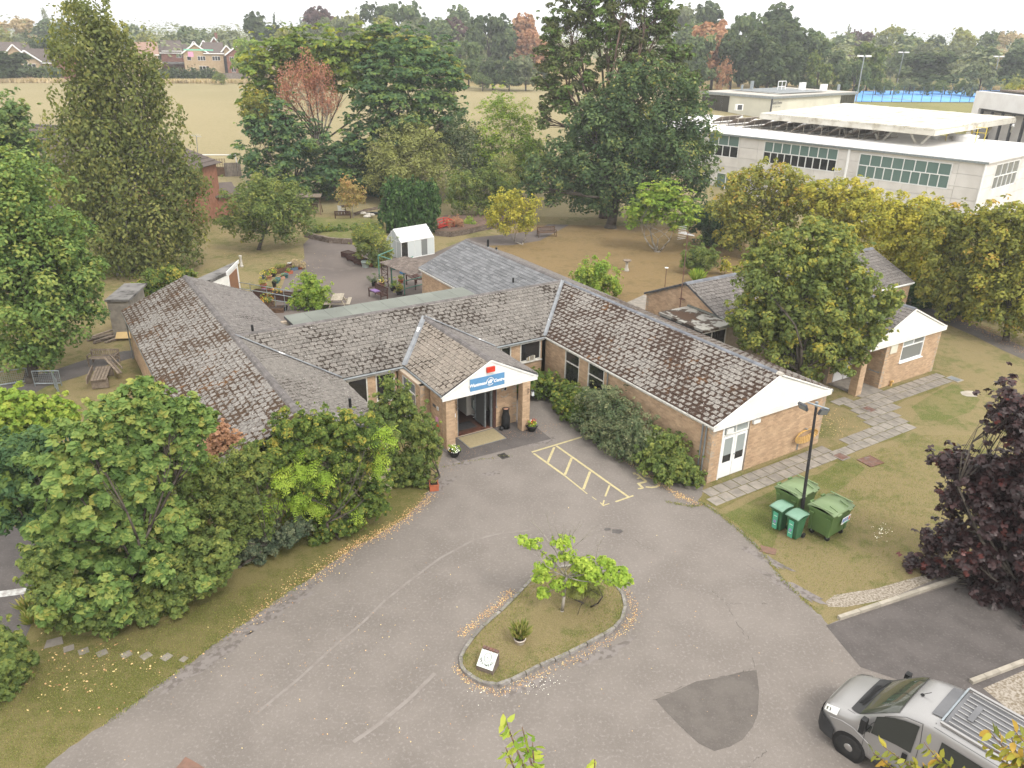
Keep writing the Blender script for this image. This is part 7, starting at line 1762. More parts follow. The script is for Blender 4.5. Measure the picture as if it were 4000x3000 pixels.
place_text('lettering',text_data('Sixth Form',.62,'letter_dark',0,.012),sf,(u2[0]*1.35-u1[0]*.12,u2[1]*1.35-u1[1]*.12,ZS-.95),(*u2,0),ez_);place_text('lettering',text_data("St. Crispin's School",.28,'letter_dark',0,.0),sf,(u2[0]*1.3-u1[0]*.12,u2[1]*1.3-u1[1]*.12,ZS-1.5),(*u2,0),ez_)
for i in range(5):c=u1*(2.5+2.2*i)+u2*(l2*.45);MB().box((*c,ZS+.25),(l2*.55,1.3,.08),an1).build('solar_panel','grey_metal',sf)
for(f1,f2,w,h,m_)in((.35,.62,1.3,1.3,'white_clean'),(.25,.8,1.5,1.0,'white_clean'),(.2,.95,.5,1.1,'galvanised'),(.75,.35,.6,1.6,'galvanised'),(.8,.28,.4,1.0,'galvanised'),(.5,.5,2.5,1.6,'galvanised')):
 c=e1_*f1+e2_*f2
 if w==2.5:
  mb=MB()
  for a in(-1,0,1):mb.cyl((*(c+u2*a*1.2),ZS),(*(c+u2*a*1.2),ZS+1.7),.06)
  for z in(.8,1.65):mb.cyl((*(c-u2*1.2),ZS+z),(*(c+u2*1.2),ZS+z),.06)
  mb.build('guard_rail','white_clean',sf)
 elif m_=='galvanised':MB().cyl((*c,ZS),(*c,ZS+h),w/2,n=10).build('roof_vent',m_,sf)
 else:MB().box((*c,ZS+h/2+.2),(w,.6,h),an1).build('air_unit',m_,sf)
 # grey and white block at the right edge
p0=at(3800,400,8.0);q0=at(3835,349,11.5);
R0=at(3815,352,11.5);R1=at(4010,372,11.5);ex_=(R1-R0)[:2];ex_/=np.linalg.norm(ex_);ey_=np.array([-ex_[1],ex_[0]]);ey_=ey_ if ey_[1]>0 else-ey_
rb_=thing('grey_school_block','white framed school block with dark glazing bars at the right edge','building',(R0[0],R0[1],0),math.atan2(ex_[1],ex_[0]));sg2=1 if(-ex_[1]*ey_[0]+ex_[0]*ey_[1])>0 else-1
def rbx(x0,x1,y0,y1,z0,z1,n,m_,par=None):return MB().box(((x0+x1)/2,sg2*(y0+y1)/2,(z0+z1)/2),(x1-x0,y1-y0,z1-z0)).build(n,m_,par or rb_)
rbx(0,1.6,0,14,1,11.4,'end_wall','roof_white');rbx(1.6,26,0,.9,9.3,11.4,'wall','roof_white');rbx(0,26,0.9,14,11.1,11.4,'roof','dark_grey');rbx(1.6,26,2.2,2.4,1,9.3,'inner_wall','render_white');rbx(1.6,26,1.0,2.2,4.2,5.0,'floor_edge','dark_grey')
for i in range(7):rbx(1.7+2.4*i,1.95+2.4*i,.3,.6,1,9.3,'mullion','dark_grey')
rbx(1.6,26,.35,.55,9.0,9.25,'mullion','dark_grey')
for i in range(9):rbx(2+2.5*i,4+2.5*i,2,12,11.5,11.7,'solar_panel','wood_grey')
# ---------------------------------------------------------------- sports court
def tsheet(name,P,mat,off=.05,kind='structure'):
 mb=MB();mb.poly([(p[0],p[1],tz(p[0],p[1])+off)for p in P]);return mb.build(name,mat,kind=kind)
def grid_sheet(name,a,b,c,d,mat,off=.06,n=14):
 mb=MB();P=[[a*(1-i/n)*(1-j/n)+b*(i/n)*(1-j/n)+c*(i/n)*(j/n)+d*(1-i/n)*(j/n)for i in range(n+1)]for j in range(n+1)];vs=[(p[0],p[1],tz(p[0],p[1])+off)for r in P for p in r]
 return mb.mesh(vs,[(j*(n+1)+i,j*(n+1)+i+1,(j+1)*(n+1)+i+1,(j+1)*(n+1)+i)for j in range(n)for i in range(n)]).build(name,mat,kind='structure')
K=[at(3310,399)[:2],at(4060,402)[:2],at(4060,354)[:2],at(3330,357)[:2]]
grid_sheet('sports_court',*K,'court_blue',.12)
grid_sheet('school_field',at(3200,520)[:2],at(4300,560)[:2],at(4300,403)[:2],at(3280,400)[:2],'field_green',.06);grid_sheet('far_pasture',at(3180,330)[:2],at(4200,338)[:2],at(4200,262)[:2],at(3180,255)[:2],'field_green',.1)
def court_line(a,b,w=.5):
 A,Bq=at(*a)[:2],at(*b)[:2];d=(Bq-A)/np.linalg.norm(Bq-A);n=np.array([-d[1],d[0]])*w/2;N=10;mb=MB()
 for i in range(N):p,q_=A+(Bq-A)*i/N,A+(Bq-A)*(i+1)/N;mb.poly([(*(p-n),tz(*p)+.16),(*(q_-n),tz(*q_)+.16),(*(q_+n),tz(*q_)+.16),(*(p+n),tz(*p)+.16)])
 return mb.build('court_line','court_line',kind='structure')
court_line((3360,367),(3560,396));court_line((3500,359),(3800,392));court_line((3700,357),(4000,380))
fn=thing('court_fence','tall dark blue mesh fence along the near side of the blue court','fence',at(3365,400));fo=np.array(fn.location);A,Bq=at(3365,400),at(4040,400);n=18
for i in range(n+1):
 p=A+(Bq-A)*i/n-fo;p[2]=tz(*(p+fo)[:2])-fo[2];MB().cyl(p,p+np.array([0,0,2.9]),.07,n=5).build('post','slate_plastic',fn)
fn2=thing('court_fence','tall mesh fence along the far side of the blue court','fence',at(3250,350));fo=np.array(fn2 .location);A,Bq=at(3130,345),at(4040,353)
for i in range(23):
 p=A+(Bq-A)*i/22-fo;p[2]=tz(*(p+fo)[:2])-fo[2];MB().cyl(p,p+np.array([0,0,3.2]),.07,n=5).build('post','slate_plastic',fn2)
def lampmast(px,pb,pt,lb):
 g=at(px[0],pb);t_=above(g,px[1],pt)-g;r_=thing('floodlight_mast',lb,'floodlight',g,0,'floodlights round the sports court');MB().cyl((0,0,0),tuple(t_),.15,.1,8).build('mast','galvanised',r_)
 MB().cyl(t_+np.array([-.7,0,0]),t_+np.array([.7,0,0]),.05).build('crossarm','galvanised',r_)
 for s in(-1,1):MB().box(t_+np.array([s*.75,0,.1]),(1.0,.6,.3),ez=(s*.25,0,1)).build('lamp_head','white_clean',r_)
lampmast((3056,3077),332,205,'court floodlight mast standing farthest left against the dark tree');lampmast((3343,3376),400,221,'nearest court floodlight mast, by the left corner of the blue court');lampmast((3500,3530),345,206,'court floodlight mast at the far side, middle of the blue court')
lampmast((3877,3902),345,222,'court floodlight mast at the right, the lower of the close pair');lampmast((3928,3959),342,208,'farthest right court floodlight mast of the close pair')
# goal
gp=at(928,668);go=thing('football_goal','white football goal on the playing field behind the sheds','goal',gp,.12);s_=mpp(gp);a=above(gp,823,633)-gp;b_=above(gp,933,632)-gp
w_=4.6;mb=MB();mb.cyl((-w_,0,1.9),(0,0,1.9),.06);mb.cyl((0,0,0),(0,0,1.9),.06);mb.cyl((-w_,0,0),(-w_,0,1.9),.06);mb.cyl((0,0,1.9),(-.2,1.4,0),.04);mb.cyl((-w_,0,1.9),(-w_+.2,1.4,0),.04);mb.build('frame','white_clean',go)
# ---------------------------------------------------------------- brick hip roofed house on the left
hb=at(236,862);hx=at(900,820);
def hipc(px,py,z):p=at(px,py,z);return p
r0_,r1_=hipc(130,462,8.6),hipc(640,500,8.3)
hs_=thing('brick_house','red brick house with a brown hipped tile roof behind the tall birch','house',(-41,71,0),-.18)
HX0,HX1,HY0,HY1,HE,HR=-12.5,10.0,0,9,5.2,8.6
wl2=MB().box(((HX0+HX1)/2,4.5,HE/2-.2),(HX1-HX0,9,HE+.4)).build('wall','brick_red',hs_)
rh=bpy.data.objects.new('roof',bpy.data.meshes.new('roof'));COL.objects.link(rh);rh.parent=hs_
e=.4;E0=[(HX0-e,-e,HE),(HX1+e,-e,HE),(HX1+e,9+e,HE),(HX0-e,9+e,HE)];RA,RB=(HX0+4.6,4.5,HR),(HX1-4.6,4.5,HR)
mb=MB();mb.mesh(E0+[RA,RB],[(0,1,5,4),(1,2,5),(2,3,4,5),(3,0,4),(3,2,1,0)]);rh.data=mb.data('roof',['house_roof'])
# tile courses on the front and right slopes
def courses(P00,P10,P01,P11,n,name='tile_course'):
 P00,P10,P01,P11=map(lambda p:np.array(p,float),(P00,P10,P01,P11));nn=np.cross(P10-P00,P01-P00);nn/=np.linalg.norm(nn);nn=nn if nn[2]>0 else-nn
 for i in range(n):
  a=P00+(P01-P00)*i/n;b=P10+(P11-P10)*i/n;c=P10+(P11-P10)*(i+1.05)/n;d=P00+(P01-P00)*(i+1.05)/n;mb=MB();mb.ct=random.random();h=nn*.06
  mb.mesh([a+h,b+h,c+nn*.01,d+nn*.01,a,b],[(0,1,2,3),(4,5,1,0)]);mb.build(name,'house_roof',rh)
courses(E0[0],E0[1],RA,RB,15);courses(E0[1],E0[2],RB,RB,12);courses(E0[3],E0[0],RA,RA,12)
for a,b in((RA,RB),(E0[0],RA),(E0[1],RB)):MB().cyl(np.array(a)+np.array([0,0,.05]),np.array(b)+np.array([0,0,.05]),.12,n=6).build('ridge','ridge_tile',rh)
def hwin(x,z,w,h,y=-.02,par=hs_):
 f_=MB().box((x,y,z),(w,.1,h)).build('window','white_clean',par)
 n_=max(1,round(w/.7))
 for i in range(n_):MB().box((x-w/2+w*(i+.5)/n_,y-.04,z),(w/n_-.09,.06,h-.14)).build('pane','glass_dark',f_)
for x in(-9.5,-6.5,-1.8,3.5,6.2):hwin(x,3.9,1.6,1.2)
for x in(-2.2,4.2):hwin(x,1.0,2.2,1.7)
sk=MB().box((HX0+5.8,1.3,HE+1.35+.25),(.9,1.3,.08),ez=(0,-.63,.78)).build('skylight','white_clean',hs_);MB().box((HX0+5.8,1.28,HE+1.4+.25),(.7,1.05,.08),ez=(0,-.63,.78)).build('skylight_pane','glass_pale',sk)
sk=MB().box((4.0,1.5,HE+1.5+.25),(.9,1.3,.08),ez=(0,-.63,.78)).build('skylight','white_clean',hs_);MB().box((4,1.48,HE+1.55+.25),(.7,1.05,.08),ez=(0,-.63,.78)).build('skylight_pane','glass_pale',sk)
for x in(-4.0,6.2):MB().cyl((x,-.12,0),(x,-.12,HE),.06).build('downpipe','black_plastic',hs_)
MB().box((3.5,-1.0,2.45),(14,2.2,.12),ez=(0,-.2,1)).build('lean_to_roof','house_roof',hs_)
ae=thing('tv_aerial','tall thin television aerial standing right of the brown hipped roof','aerial',at(788,800));t_=above(np.array(ae.location),767,530)-np.array(ae.location);b0=above(np.array(ae.location),790,620)-np.array(ae.location)
MB().cyl((0,0,0),tuple(t_),.035).build('pole','grey_metal',ae);mb=MB();mb.cyl(t_+np.array([-.6,0,0]),t_+np.array([.5,0,-.1]),.02)
for i in range(6):mb.cyl(t_+np.array([-.5+.18*i,-.25,0]),t_+np.array([-.5+.18*i,.25,.1]),.012,n=4)
mb.build('elements','aerial_metal',ae)
# garden sheds and fences beside the house
def fence_run(name,label,pts,h,mat='fence_grey',bw=.18,z0=0):
 P=[at(*p)for p in pts];t=thing(name,label,'fence',P[0])
 for i in range(len(P)-1):
  a,b=P[i]-P[0],P[i+1]-P[0];l=np.linalg.norm(b-a);n=max(2,int(l/bw));an=math.atan2(b[1]-a[1],b[0]-a[0])
  for k in range(n):p=a+(b-a)*(k+.5)/n;mb=MB();mb.ct=random.random();mb.box((p[0],p[1],p[2]+h/2),(l/n-.02,.03,h),an);mb.build('board',mat,t)
 return t
fence_run('board_fence','brown board fence between the shed and the apple tree',[(830,830),(872,800),(940,790)],1.7)
fence_run('board_fence','short board fence beside the white goal',[(880,690),(945,688)],1.6)
fence_run('board_fence','brown board fence seen between the sycamore and the birch',[(250,1090),(345,1060)],1.5)
tl=thing('lattice_screen','brown square lattice panel before the white goal','trellis',at(845,690),.1);mb=MB()
for i in range(9):mb.box((-1.2+.3*i,0,1.6),(.04,.03,1.0))
for i in range(5):mb.box((0,.02,1.15+.22*i),(2.5,.03,.04))
mb.box((0,.04,.55),(2.5,.03,1.1));mb.build('lattice','wood_brown',tl)
shd=thing('brick_garage','small red brick garage with dark sloping roof left of the apple tree','garage',at(870,850),.5);MB().box((0,2,1.1),(3.2,3,2.2)).build('wall','brick_red',shd);MB().box((0,1.9,2.4),(3.7,3.6,.15),ez=(.1,-.22,1)).build('roof','house_roof',shd)
# ---------------------------------------------------------------- houses beyond the field
def far_house(label,px,py,width_px,depth,wall,roof='house_roof',gable='front',h=5.2,rh_=2.4,wins=(),turn=0.0,door=None,Y=None,chimney=False,name='house'):
 g=at(px,py);r_=ray(px,py)
 if Y:t=Y/r_[1];g=np.array([r_[0]*t,Y,0]);g[2]=H+r_[2]*t if False else tz(g[0],g[1])
 w=width_px*mpp(g);face=math.atan2(g[1],g[0])-math.pi/2+turn;t=thing(name,label,'house',g,face)
 MB().box((0,depth/2,h/2-.3),(w,depth,h+.6)).build('wall',wall,t);e=.35;mb=MB()
 if gable=='front':
  mb.mesh([(-w/2-e,-e,h-.1),(0,-e,h+rh_),(w/2+e,-e,h-.1),(-w/2-e,depth+e,h-.1),(0,depth+e,h+rh_),(w/2+e,depth+e,h-.1)],[(0,1,4,3),(1,2,5,4)])
  MB().mesh([(-w/2,0,h),(w/2,0,h),(0,0,h+rh_-.25)],[(0,1,2)]).build('gable',wall,t)
  for s in(-1,1):d=np.array([s*(w/2+e),0,-rh_]);MB().box((s*(w/4+e/2),-e-.03,h+rh_/2-.05),(np.linalg.norm(d),.1,.32),ex=d*s,ez=(0,0,1)).build('verge_board','white_clean',t)
 else:
  mb.mesh([(-w/2-e,-e,h-.1),(w/2+e,-e,h-.1),(w/2+e,depth/2,h+rh_),(-w/2-e,depth/2,h+rh_),(w/2+e,depth+e,h-.1),(-w/2-e,depth+e,h-.1)],[(0,1,2,3),(3,2,4,5)])
  for s in(-1,1):MB().mesh([(s*w/2,0,h),(s*w/2,depth,h),(s*w/2,depth/2,h+rh_-.2)],[(0,1,2)]).build('gable',wall,t)
  MB().box((0,-e-.02,h-.12),(w+2*e,.08,.22)).build('fascia_board','white_clean',t)
 o=mb.build('roof',roof,t);sm_=o.modifiers.new('s','SOLIDIFY');sm_.thickness=.18
 for(x,z,ww,hh)in wins:hwin(x*w,z,ww,hh,-.03,t)
 if chimney:MB().box((w*.2,depth/2,h+rh_+.4),(.8,.6,1.6)).build('chimney','house_brown',o)
 return t,w
t1,w1_=far_house('tan brick house with white gable boards facing the field',775,292,78,9,'house_tan',wins=((-.28,4.0,1.0,1.0),(.22,4.0,1.9,1.1),(-.2,1.3,.9,.9),(.28,1.2,2.4,1.9)))
far_house('flat fronted wing of the tan house with roof running along',846,292,58,8,'house_tan',gable='side',wins=((.1,4.0,2.0,1.1),),h=5.3,rh_=2.6,turn=0.0)
far_house('dark red brick house with white gable boards right of the tan house',950,294,95,9,'house_brown',wins=((-.33,4.0,1.1,1.0),(.05,4.0,2.0,1.1),(-.3,1.3,1.1,1.1),(.1,1.2,2.2,1.6)),h=4.9,rh_=2.9)
t3,_=far_house('red brick house with flat roofed extension left of the tan house',690,282,80,7,'house_brown',gable='side',wins=((-.1,4.0,1.9,1.1),(.38,4.2,.7,1.2)),h=5.0,rh_=2.2)
MB().box((0,-1.6,2.4),(6.5,3,.2),ez=(0,-.12,1)).build('lean_to_roof','dark_felt',t3)
lk2=thing('garage_link','dark grey clad link between the tan and dark red houses','building',at(882,292));MB().box((0,3,2.2),(3.2,5,4.6)).build('wall','dark_grey',lk2)
far_house('rear house with a red gable and a solar panel roof',680,255,55,9,'house_brown',gable='side',Y=230,h=5.5,rh_=2.6,wins=((.35,4.3,1.2,1.2),))
far_house('rear gabled house with pale verge boards, left of three in a row',768,250,36,9,'house_brown',Y=232,h=5.4,rh_=2.6)
far_house('rear gabled house, middle of three in a row',806,250,34,9,'house_brown',Y=238,h=5.6,rh_=2.6)
far_house('rear gabled house with a brick chimney, right of three in a row',848,250,40,9,'house_brown',Y=243,h=6.2,rh_=2.8,chimney=True)
far_house('rear tan house with a reddish roof behind the dark red house',893,258,52,8,'house_tan','house_roof_red',Y=222,h=4.6,rh_=2.6,wins=((.1,3.8,1.1,1.2),))
far_house('pale roofed house glimpsed behind the tall birch',575,260,75,9,'house_tan','house_roof_red',gable='side',Y=210,h=5.0,rh_=2.8)
far_house('house with white boards and bay window right of the yellow green tree',1068,260,46,9,'house_tan',Y=215,h=5.0,rh_=2.2,wins=((.1,4.0,2.0,1.4),(-.4,4.0,.9,1.1)))
far_house('brown roofed house behind the bay windowed one',1035,235,60,9,'house_tan',gable='side',Y=225,h=5.8,rh_=2.6)
far_house('tan bungalow with two white windows at the left beyond the hedge',110,275,75,10,'house_tan',Y=190,h=3.6,rh_=2.4,wins=((-.32,2.5,1.0,1.3),(.1,2.5,2.4,1.3)))
far_house('long brown roof extending right of the tan bungalow',165,272,50,8,'house_tan',gable='side',Y=192,h=3.4,rh_=2.9,wins=((-.1,2.4,.9,1.2),))
far_house('second tan gable peering over the bungalow',65,255,50,9,'house_tan',Y=205,h=4.5,rh_=2.4)
far_house('long dark roof at the far left behind the bungalow',10,250,110,9,'house_tan',gable='side',Y=215,h=4.6,rh_=2.6)
far_house('far row of brown roofs above the bungalow',120,240,130,9,'house_brown',gable='side',Y=240,h=4.2,rh_=2.4)
far_house('red brown gabled house half hidden by the birch',272,272,70,9,'house_brown',Y=190,h=3.8,rh_=2.5,wins=((.35,2.6,.9,1.0),))
far_house('small pale roofed house among trees at the far right',3345,215,36,8,'sixth_form_wall','house_roof_red',gable='side',Y=250,h=3.6,rh_=2.4)
aw=thing('awning','mint green garland strung along the roof of a rear house','awning',above(np.array([-78.,212,7.4]),775,195));MB().box((0,0,0),(7.4,.2,.3)).build('strip','mint_awning',aw)
pk=thing('bedding','pink sheet hanging from an upper wall between houses','sheet',above(np.array([-74.,205,7.4]),745,212));MB().box((0,0,0),(1.2,.3,1.1)).build('cloth','pink_cloth',pk)
gw=fence_run('garden_wall','grey garden wall below the dark red house, right of the hedge',[(845,316),(965,315)],1.7,'fence_grey',1.0)
# distant hills
def hill(name,X0,X1,Y,base,hts):
 mb=MB();n=len(hts);xs_=np.linspace(X0,X1,n);vs=[]
 for x,h in zip(xs_,hts):vs+=[(x,Y-500,base),(x,Y,h),(x,Y+700,base)]
 mb.mesh(vs,[(3*i+j,3*(i+1)+j,3*(i+1)+j+1,3*i+j+1)for i in range(n-1)for j in range(2)]);return mb.build(name,'hill_green',kind='structure',smooth=True)
hill('hills',-3400,-600,2600,0,[58,57,55,58,57,52,46,42,40,36,30,20]);hill('hills',300,3400,2600,0,[5,25,30,26,22,26,34,38,30,20,15])
# ---------------------------------------------------------------- trees and shrubs near and in the middle distance
def P_(px,py):return at(px,py)
def tree(name,label,cat,bpx,circ,n,leaf,shape,mat,**k):
 b=at(*bpx);return plant(name,label,cat,b,pix_blobs(b,circ),n,leaf,shape,mat,**k)
 # left: tall birch
tree('birch_tree','very tall drooping birch rising above the skyline left of centre','tree',(470,1075),
[(320,60,75),(400,90,70),(350,190,110),(440,170,70),(340,300,110),(430,320,110),(530,250,75),(330,420,95),(450,440,130),(580,330,70),(290,520,85),(420,560,140),(560,520,120),(640,440,60),(330,660,130),(480,690,160),(630,620,110),(700,700,90),(360,800,130),(520,830,170),(680,800,110),(740,880,70),(400,940,130),(560,960,140),(690,940,100),(480,1040,90),(620,1040,70),(320,880,70),(770,720,50)],
44640,0.211,'oval','leaf_birch',bark='bark_pale',trunk=.24,sub=.34,up=.1,nsub=22,droop=1.5,fork=.55,tdown=1.2)
tree('sycamore_tree','sycamore filling the upper left edge beside the brick house','tree',(40,1000),
[(-20,480,90),(60,520,90),(100,620,80),(0,600,100),(40,440,50),(140,670,55),(-60,700,120),(60,720,90),(170,730,45)],12750,0.26,'maple','leaf_syc_far',trunk=.3,sub=.3,up=.5)
tree('sycamore_tree','huge sycamore at the left edge reaching toward the mossy roof','tree',(120,1490),
[(60,760,130),(190,850,120),(20,900,140),(130,960,140),(270,960,90),(20,1080,150),(160,1120,150),(300,1080,90),(60,1240,150),(220,1240,130),(330,1200,60),(60,1380,90),(180,1370,70),(30,700,70),(340,1120,50),(100,1130,150,2.5),(0,1000,170,2.5)],46000,0.18,'maple','leaf_syc',trunk=.32,sub=.3,up=.5,nsub=30)
tree('apple_tree','rounded apple tree on the lawn left of the courtyard','tree',(1010,975),
[(1030,760,80),(950,810,85),(1110,800,85),(900,870,55),(1040,860,90),(1160,860,70),(970,900,60),(1120,900,60),(1190,810,35),(1030,810,100,1.5),(1030,830,90,-1.5)],18720,0.161,'oval','leaf_mid',trunk=.16,sub=.3,up=.5)
# robinia group
tree('robinia_tree','dark layered robinia low at the left behind the swing seat','tree',(1150,790),
[(1000,620,85),(1090,530,90),(1190,560,100),(1020,730,60),(1120,680,110),(1260,640,110),(1330,700,90),(1200,740,80),(1000,500,60),(1350,590,80),(1100,460,70)],15840,0.322,'oval','leaf_robinia',trunk=.25,sub=.32,flat=.5,up=.7)
tree('robinia_tree','tall yellow topped robinia behind the dead tree','tree',(1330,790),
[(1010,260,70,6),(1100,230,90,6),(1210,210,90,6),(1320,210,90,6),(1430,200,90,6),(1050,340,80,6),(1240,290,80,6),(1370,300,100,6),(1000,380,60,5),(1000,440,60,5),(1160,170,50,6)],15840,0.372,'oval','leaf_rob_top',trunk=.3,sub=.32,flat=.5,up=.7)
tree('robinia_tree','broad dark robinia with golden crown tips right of the dead tree','tree',(1560,770),
[(1520,190,80,4),(1600,200,80,4),(1690,250,90,3),(1490,280,90,2),(1590,310,110,0),(1700,350,100,1),(1450,370,90,0),(1560,410,120,-1),(1680,440,110,0),(1770,330,60,1),(1780,450,50),(1450,470,90,0),(1560,520,110,0),(1400,560,70)],21600,0.347,'oval','leaf_robinia',trunk=.32,sub=.3,flat=.5,up=.7)
tree('robinia_tree','golden topped robinia peeping over the dark one at the centre','tree',(1640,740),[(1490,185,45,8),(1570,190,55,8),(1660,215,50,8),(1740,265,50,8),(1790,300,35,7)],7000,0.294,'oval','leaf_yelgreen',trunk=.22,sub=.35,flat=.5,up=.7)
tree('dead_birch','dead birch with hanging russet brown leaves among green trees','tree',(1240,780),[(1190,280,55,1),(1160,340,60,1),(1240,320,60,1),(1130,385,45,1),(1210,400,60,1),(1280,390,40,1),(1260,300,35,1),(1290,410,35,1)],6500,0.158,'lance','leaf_dead',bark='bark_pale',trunk=.14,sub=.42,up=0,nsub=14,droop=2.0,tdown=2.5,fill=.0,twigs=10)
tree('yellow_shrub_tree','yellowing small tree at the left edge of the robinias','tree',(1010,780),[(1000,390,45),(985,440,40),(1040,450,45),(1010,500,50)],5000,0.189,'oval','leaf_yelgreen',trunk=.12)
tree('purple_plum','small dark purple tree hidden between the robinias','tree',(1120,780),[(1090,470,35,-1),(1110,510,30,-1)],1500,0.158,'oval','leaf_purple',trunk=.1)
tree('olive_shrub','large round olive green shrub before the dark trees','shrub',(1600,800),[(1600,560,85),(1540,600,90),(1660,600,90),(1490,650,80),(1590,670,115),(1700,680,90),(1560,740,85),(1660,740,85),(1640,520,50),(1730,630,55),(1460,720,45)],26000,0.19,'lance','leaf_olive',trunk=.12,sub=.28,up=.7,flat=1.3)
tree('understorey_shrub','dark understorey bushes beneath the robinias left of the olive shrub','shrub',(1420,775),[(1330,690,70,2),(1400,660,80,2),(1470,640,80,2),(1530,690,70,2),(1370,740,50,1),(1440,730,60,1),(1490,740,50,1),(1760,520,70,3),(1700,560,70,4),(1290,730,50,2)],12000,.24,'oval','leaf_dark',trunk=.1)
tree('understorey_shrub','shady green bushes filling the gap between olive shrub and oak','shrub',(2060,800),[(2080,600,60,3),(2130,650,60,3),(2060,700,60,2),(2000,720,60,2),(1930,690,60,3),(1860,640,70,4),(1800,580,70,4)],9000,.24,'oval','leaf_mid',trunk=.1)
tree('willow_tree','pale green feathery tree between the shrub and the pine','tree',(1990,790),[(1960,400,50),(1920,470,65),(2000,460,70),(2060,490,50),(1900,550,80),(2000,560,90),(2070,590,60),(1960,640,90),(1880,620,60),(2040,660,60)],14400,0.186,'lance','leaf_bright',trunk=.14,sub=.3,up=.7)
tree('grey_thicket','bare twiggy grey green bush behind the olive shrub','shrub',(1820,790),[(1800,520,70),(1850,600,80),(1790,640,70),(1830,680,80),(1760,560,50),(1870,700,60)],10200,0.153,'oval','leaf_pyracantha',trunk=.1,sub=.35)
tree('mixed_shrub','broad green shrub right of the clipped conifer hedge','shrub',(1860,850),[(1790,720,60),(1850,720,70),(1920,700,60),(1960,740,60),(1800,790,60),(1880,790,70),(1940,800,50)],12750,0.165,'oval','leaf_mid',trunk=.08,sub=.3)
tree('bronze_shrub','small bronze green conifer shrub under the willow','shrub',(1990,820),[(1975,640,40),(1985,700,45),(1990,760,45)],5000,0.126,'lance','leaf_olive',trunk=.08)
# pine
tree('pine_tree','giant pine with bare limbs towering above the skyline','tree',(2360,850),
[(2200,70,70),(2280,20,70),(2400,10,90),(2520,20,80),(2600,40,60),(2150,130,60),(2250,170,90),(2350,110,80),(2470,120,90),(2580,110,60),(2140,230,60),(2230,260,80),(2400,220,70),(2500,210,80),(2620,190,60),(2130,320,50),(2200,350,70),(2300,320,60),(2480,300,70),(2600,270,60),(2660,220,45),(2140,400,50),(2210,420,50),(2120,460,30),(2450,-30,80),(2330,-40,60),(2700,300,40),(2120,490,25)],
37440,0.273,'lance','leaf_pine',bark='bark_pine',trunk=.45,sub=.3,up=.5,nsub=16,flat=.65,fork=.5,fill=.05,twigs=6,ragged=.4)
tree('oak_tree','massive dark green oak in front of the white school block','tree',(2385,890),
[(2500,330,80),(2420,370,80),(2600,350,90),(2700,400,70),(2340,430,80),(2460,450,110),(2590,470,110),(2700,500,90),(2260,500,60),(2350,540,110),(2500,580,130),(2640,600,120),(2740,590,60),(2200,620,80),(2320,660,120),(2460,700,130),(2600,720,120),(2720,700,80),(2110,680,70),(2180,740,80),(2290,770,90),(2400,790,90),(2070,730,50),(2540,790,90),(2400,560,160,3),(2600,640,150,3),(2280,700,130,3)],
57600,0.248,'oval','leaf_oak',trunk=.5,sub=.3,up=.5,nsub=26,fork=.4)
tree('sumac_tree','small open branched tree with fan of stems under the oak','tree',(2572,985),[(2560,780,70),(2490,830,50),(2620,830,60),(2680,800,50),(2540,850,40),(2650,870,45),(2470,870,30),(2610,760,60),(2700,850,40)],7650,0.201,'oval','leaf_bright',bark='bark_pale',trunk=.08,stems=4,sub=.35,flat=.6,up=.8)
tree('dark_shrub','dark green bushes in the shade between the sumac and the long hedge','shrub',(2800,960),[(2720,850,60),(2790,870,70),(2850,900,60),(2760,920,50),(2840,960,50)],9350,0.165,'oval','leaf_dark',trunk=.08)
tree('autumn_tree','small slender tree turning orange beside the slatted bench','tree',(1380,850),[(1360,740,35),(1340,770,30),(1390,760,35),(1370,790,30),(1350,720,25),(1410,780,20)],3500,0.126,'oval','leaf_autumn',bark='bark_pale',trunk=.04,sub=.35)
tree('yellow_tree','small yellow leaved tree at the edge of the dry back lawn','tree',(2032,955),[(1960,790,45),(2020,790,45),(2060,840,45),(1940,840,40),(2000,850,50),(2060,880,35),(1970,890,35),(1920,870,25),(2090,800,30)],7500,0.137,'oval','leaf_yellow',bark='bark_pale',trunk=.06,stems=2,sub=.32)
tree('russet_shrub','small russet shrub beside the red footbridge','shrub',(1775,900),[(1765,875,28),(1790,870,25),(1750,880,20)],1800,0.105,'lance','leaf_russet',trunk=.03)
tree('small_shrub','small green shrub right of the russet one above the stone wall','shrub',(1830,890),[(1830,872,22),(1845,880,18)],900,.1,'oval','leaf_bright',trunk=.03)
tree('clipped_shrub','rounded pale green shrub left of the greenhouse','shrub',(1450,1040),[(1430,920,50),(1480,950,60),(1420,970,50),(1470,1000,50),(1510,1000,30),(1400,930,30),(1490,1030,30)],11900,0.118,'lance','leaf_cherry',trunk=.06,sub=.3)
tree('round_shrub','ball shaped green shrub on the back lawn beside the aerial','shrub',(2735,1070),[(2735,1000,62),(2700,1020,45),(2770,1020,45),(2730,1040,40)],11050,0.1,'oval','leaf_mid',trunk=.05,sub=.25,ragged=.1)
tree('bright_shrub','bright yellow green bush behind the long mossy ridge','shrub',(2340,1165),[(2330,1060,55),(2280,1090,50),(2380,1100,50),(2330,1120,60),(2400,1130,30),(2290,1130,45)],11050,0.13,'oval','leaf_bright',trunk=.05,sub=.32)
tree('yellow_sapling','wispy yellow sapling right of the ball shaped shrub','shrub',(2830,1075),[(2835,1030,18),(2820,1050,14),(2845,1050,14)],500,.12,'oval','leaf_yellow',trunk=.02)
t_=thing('spiky_plant','spiky green yucca like plant behind the tiled ridge','plant',at(2722,1105));grass_tuft(t_,(0,0,0),.3,260,1.1,'leaf_bright')
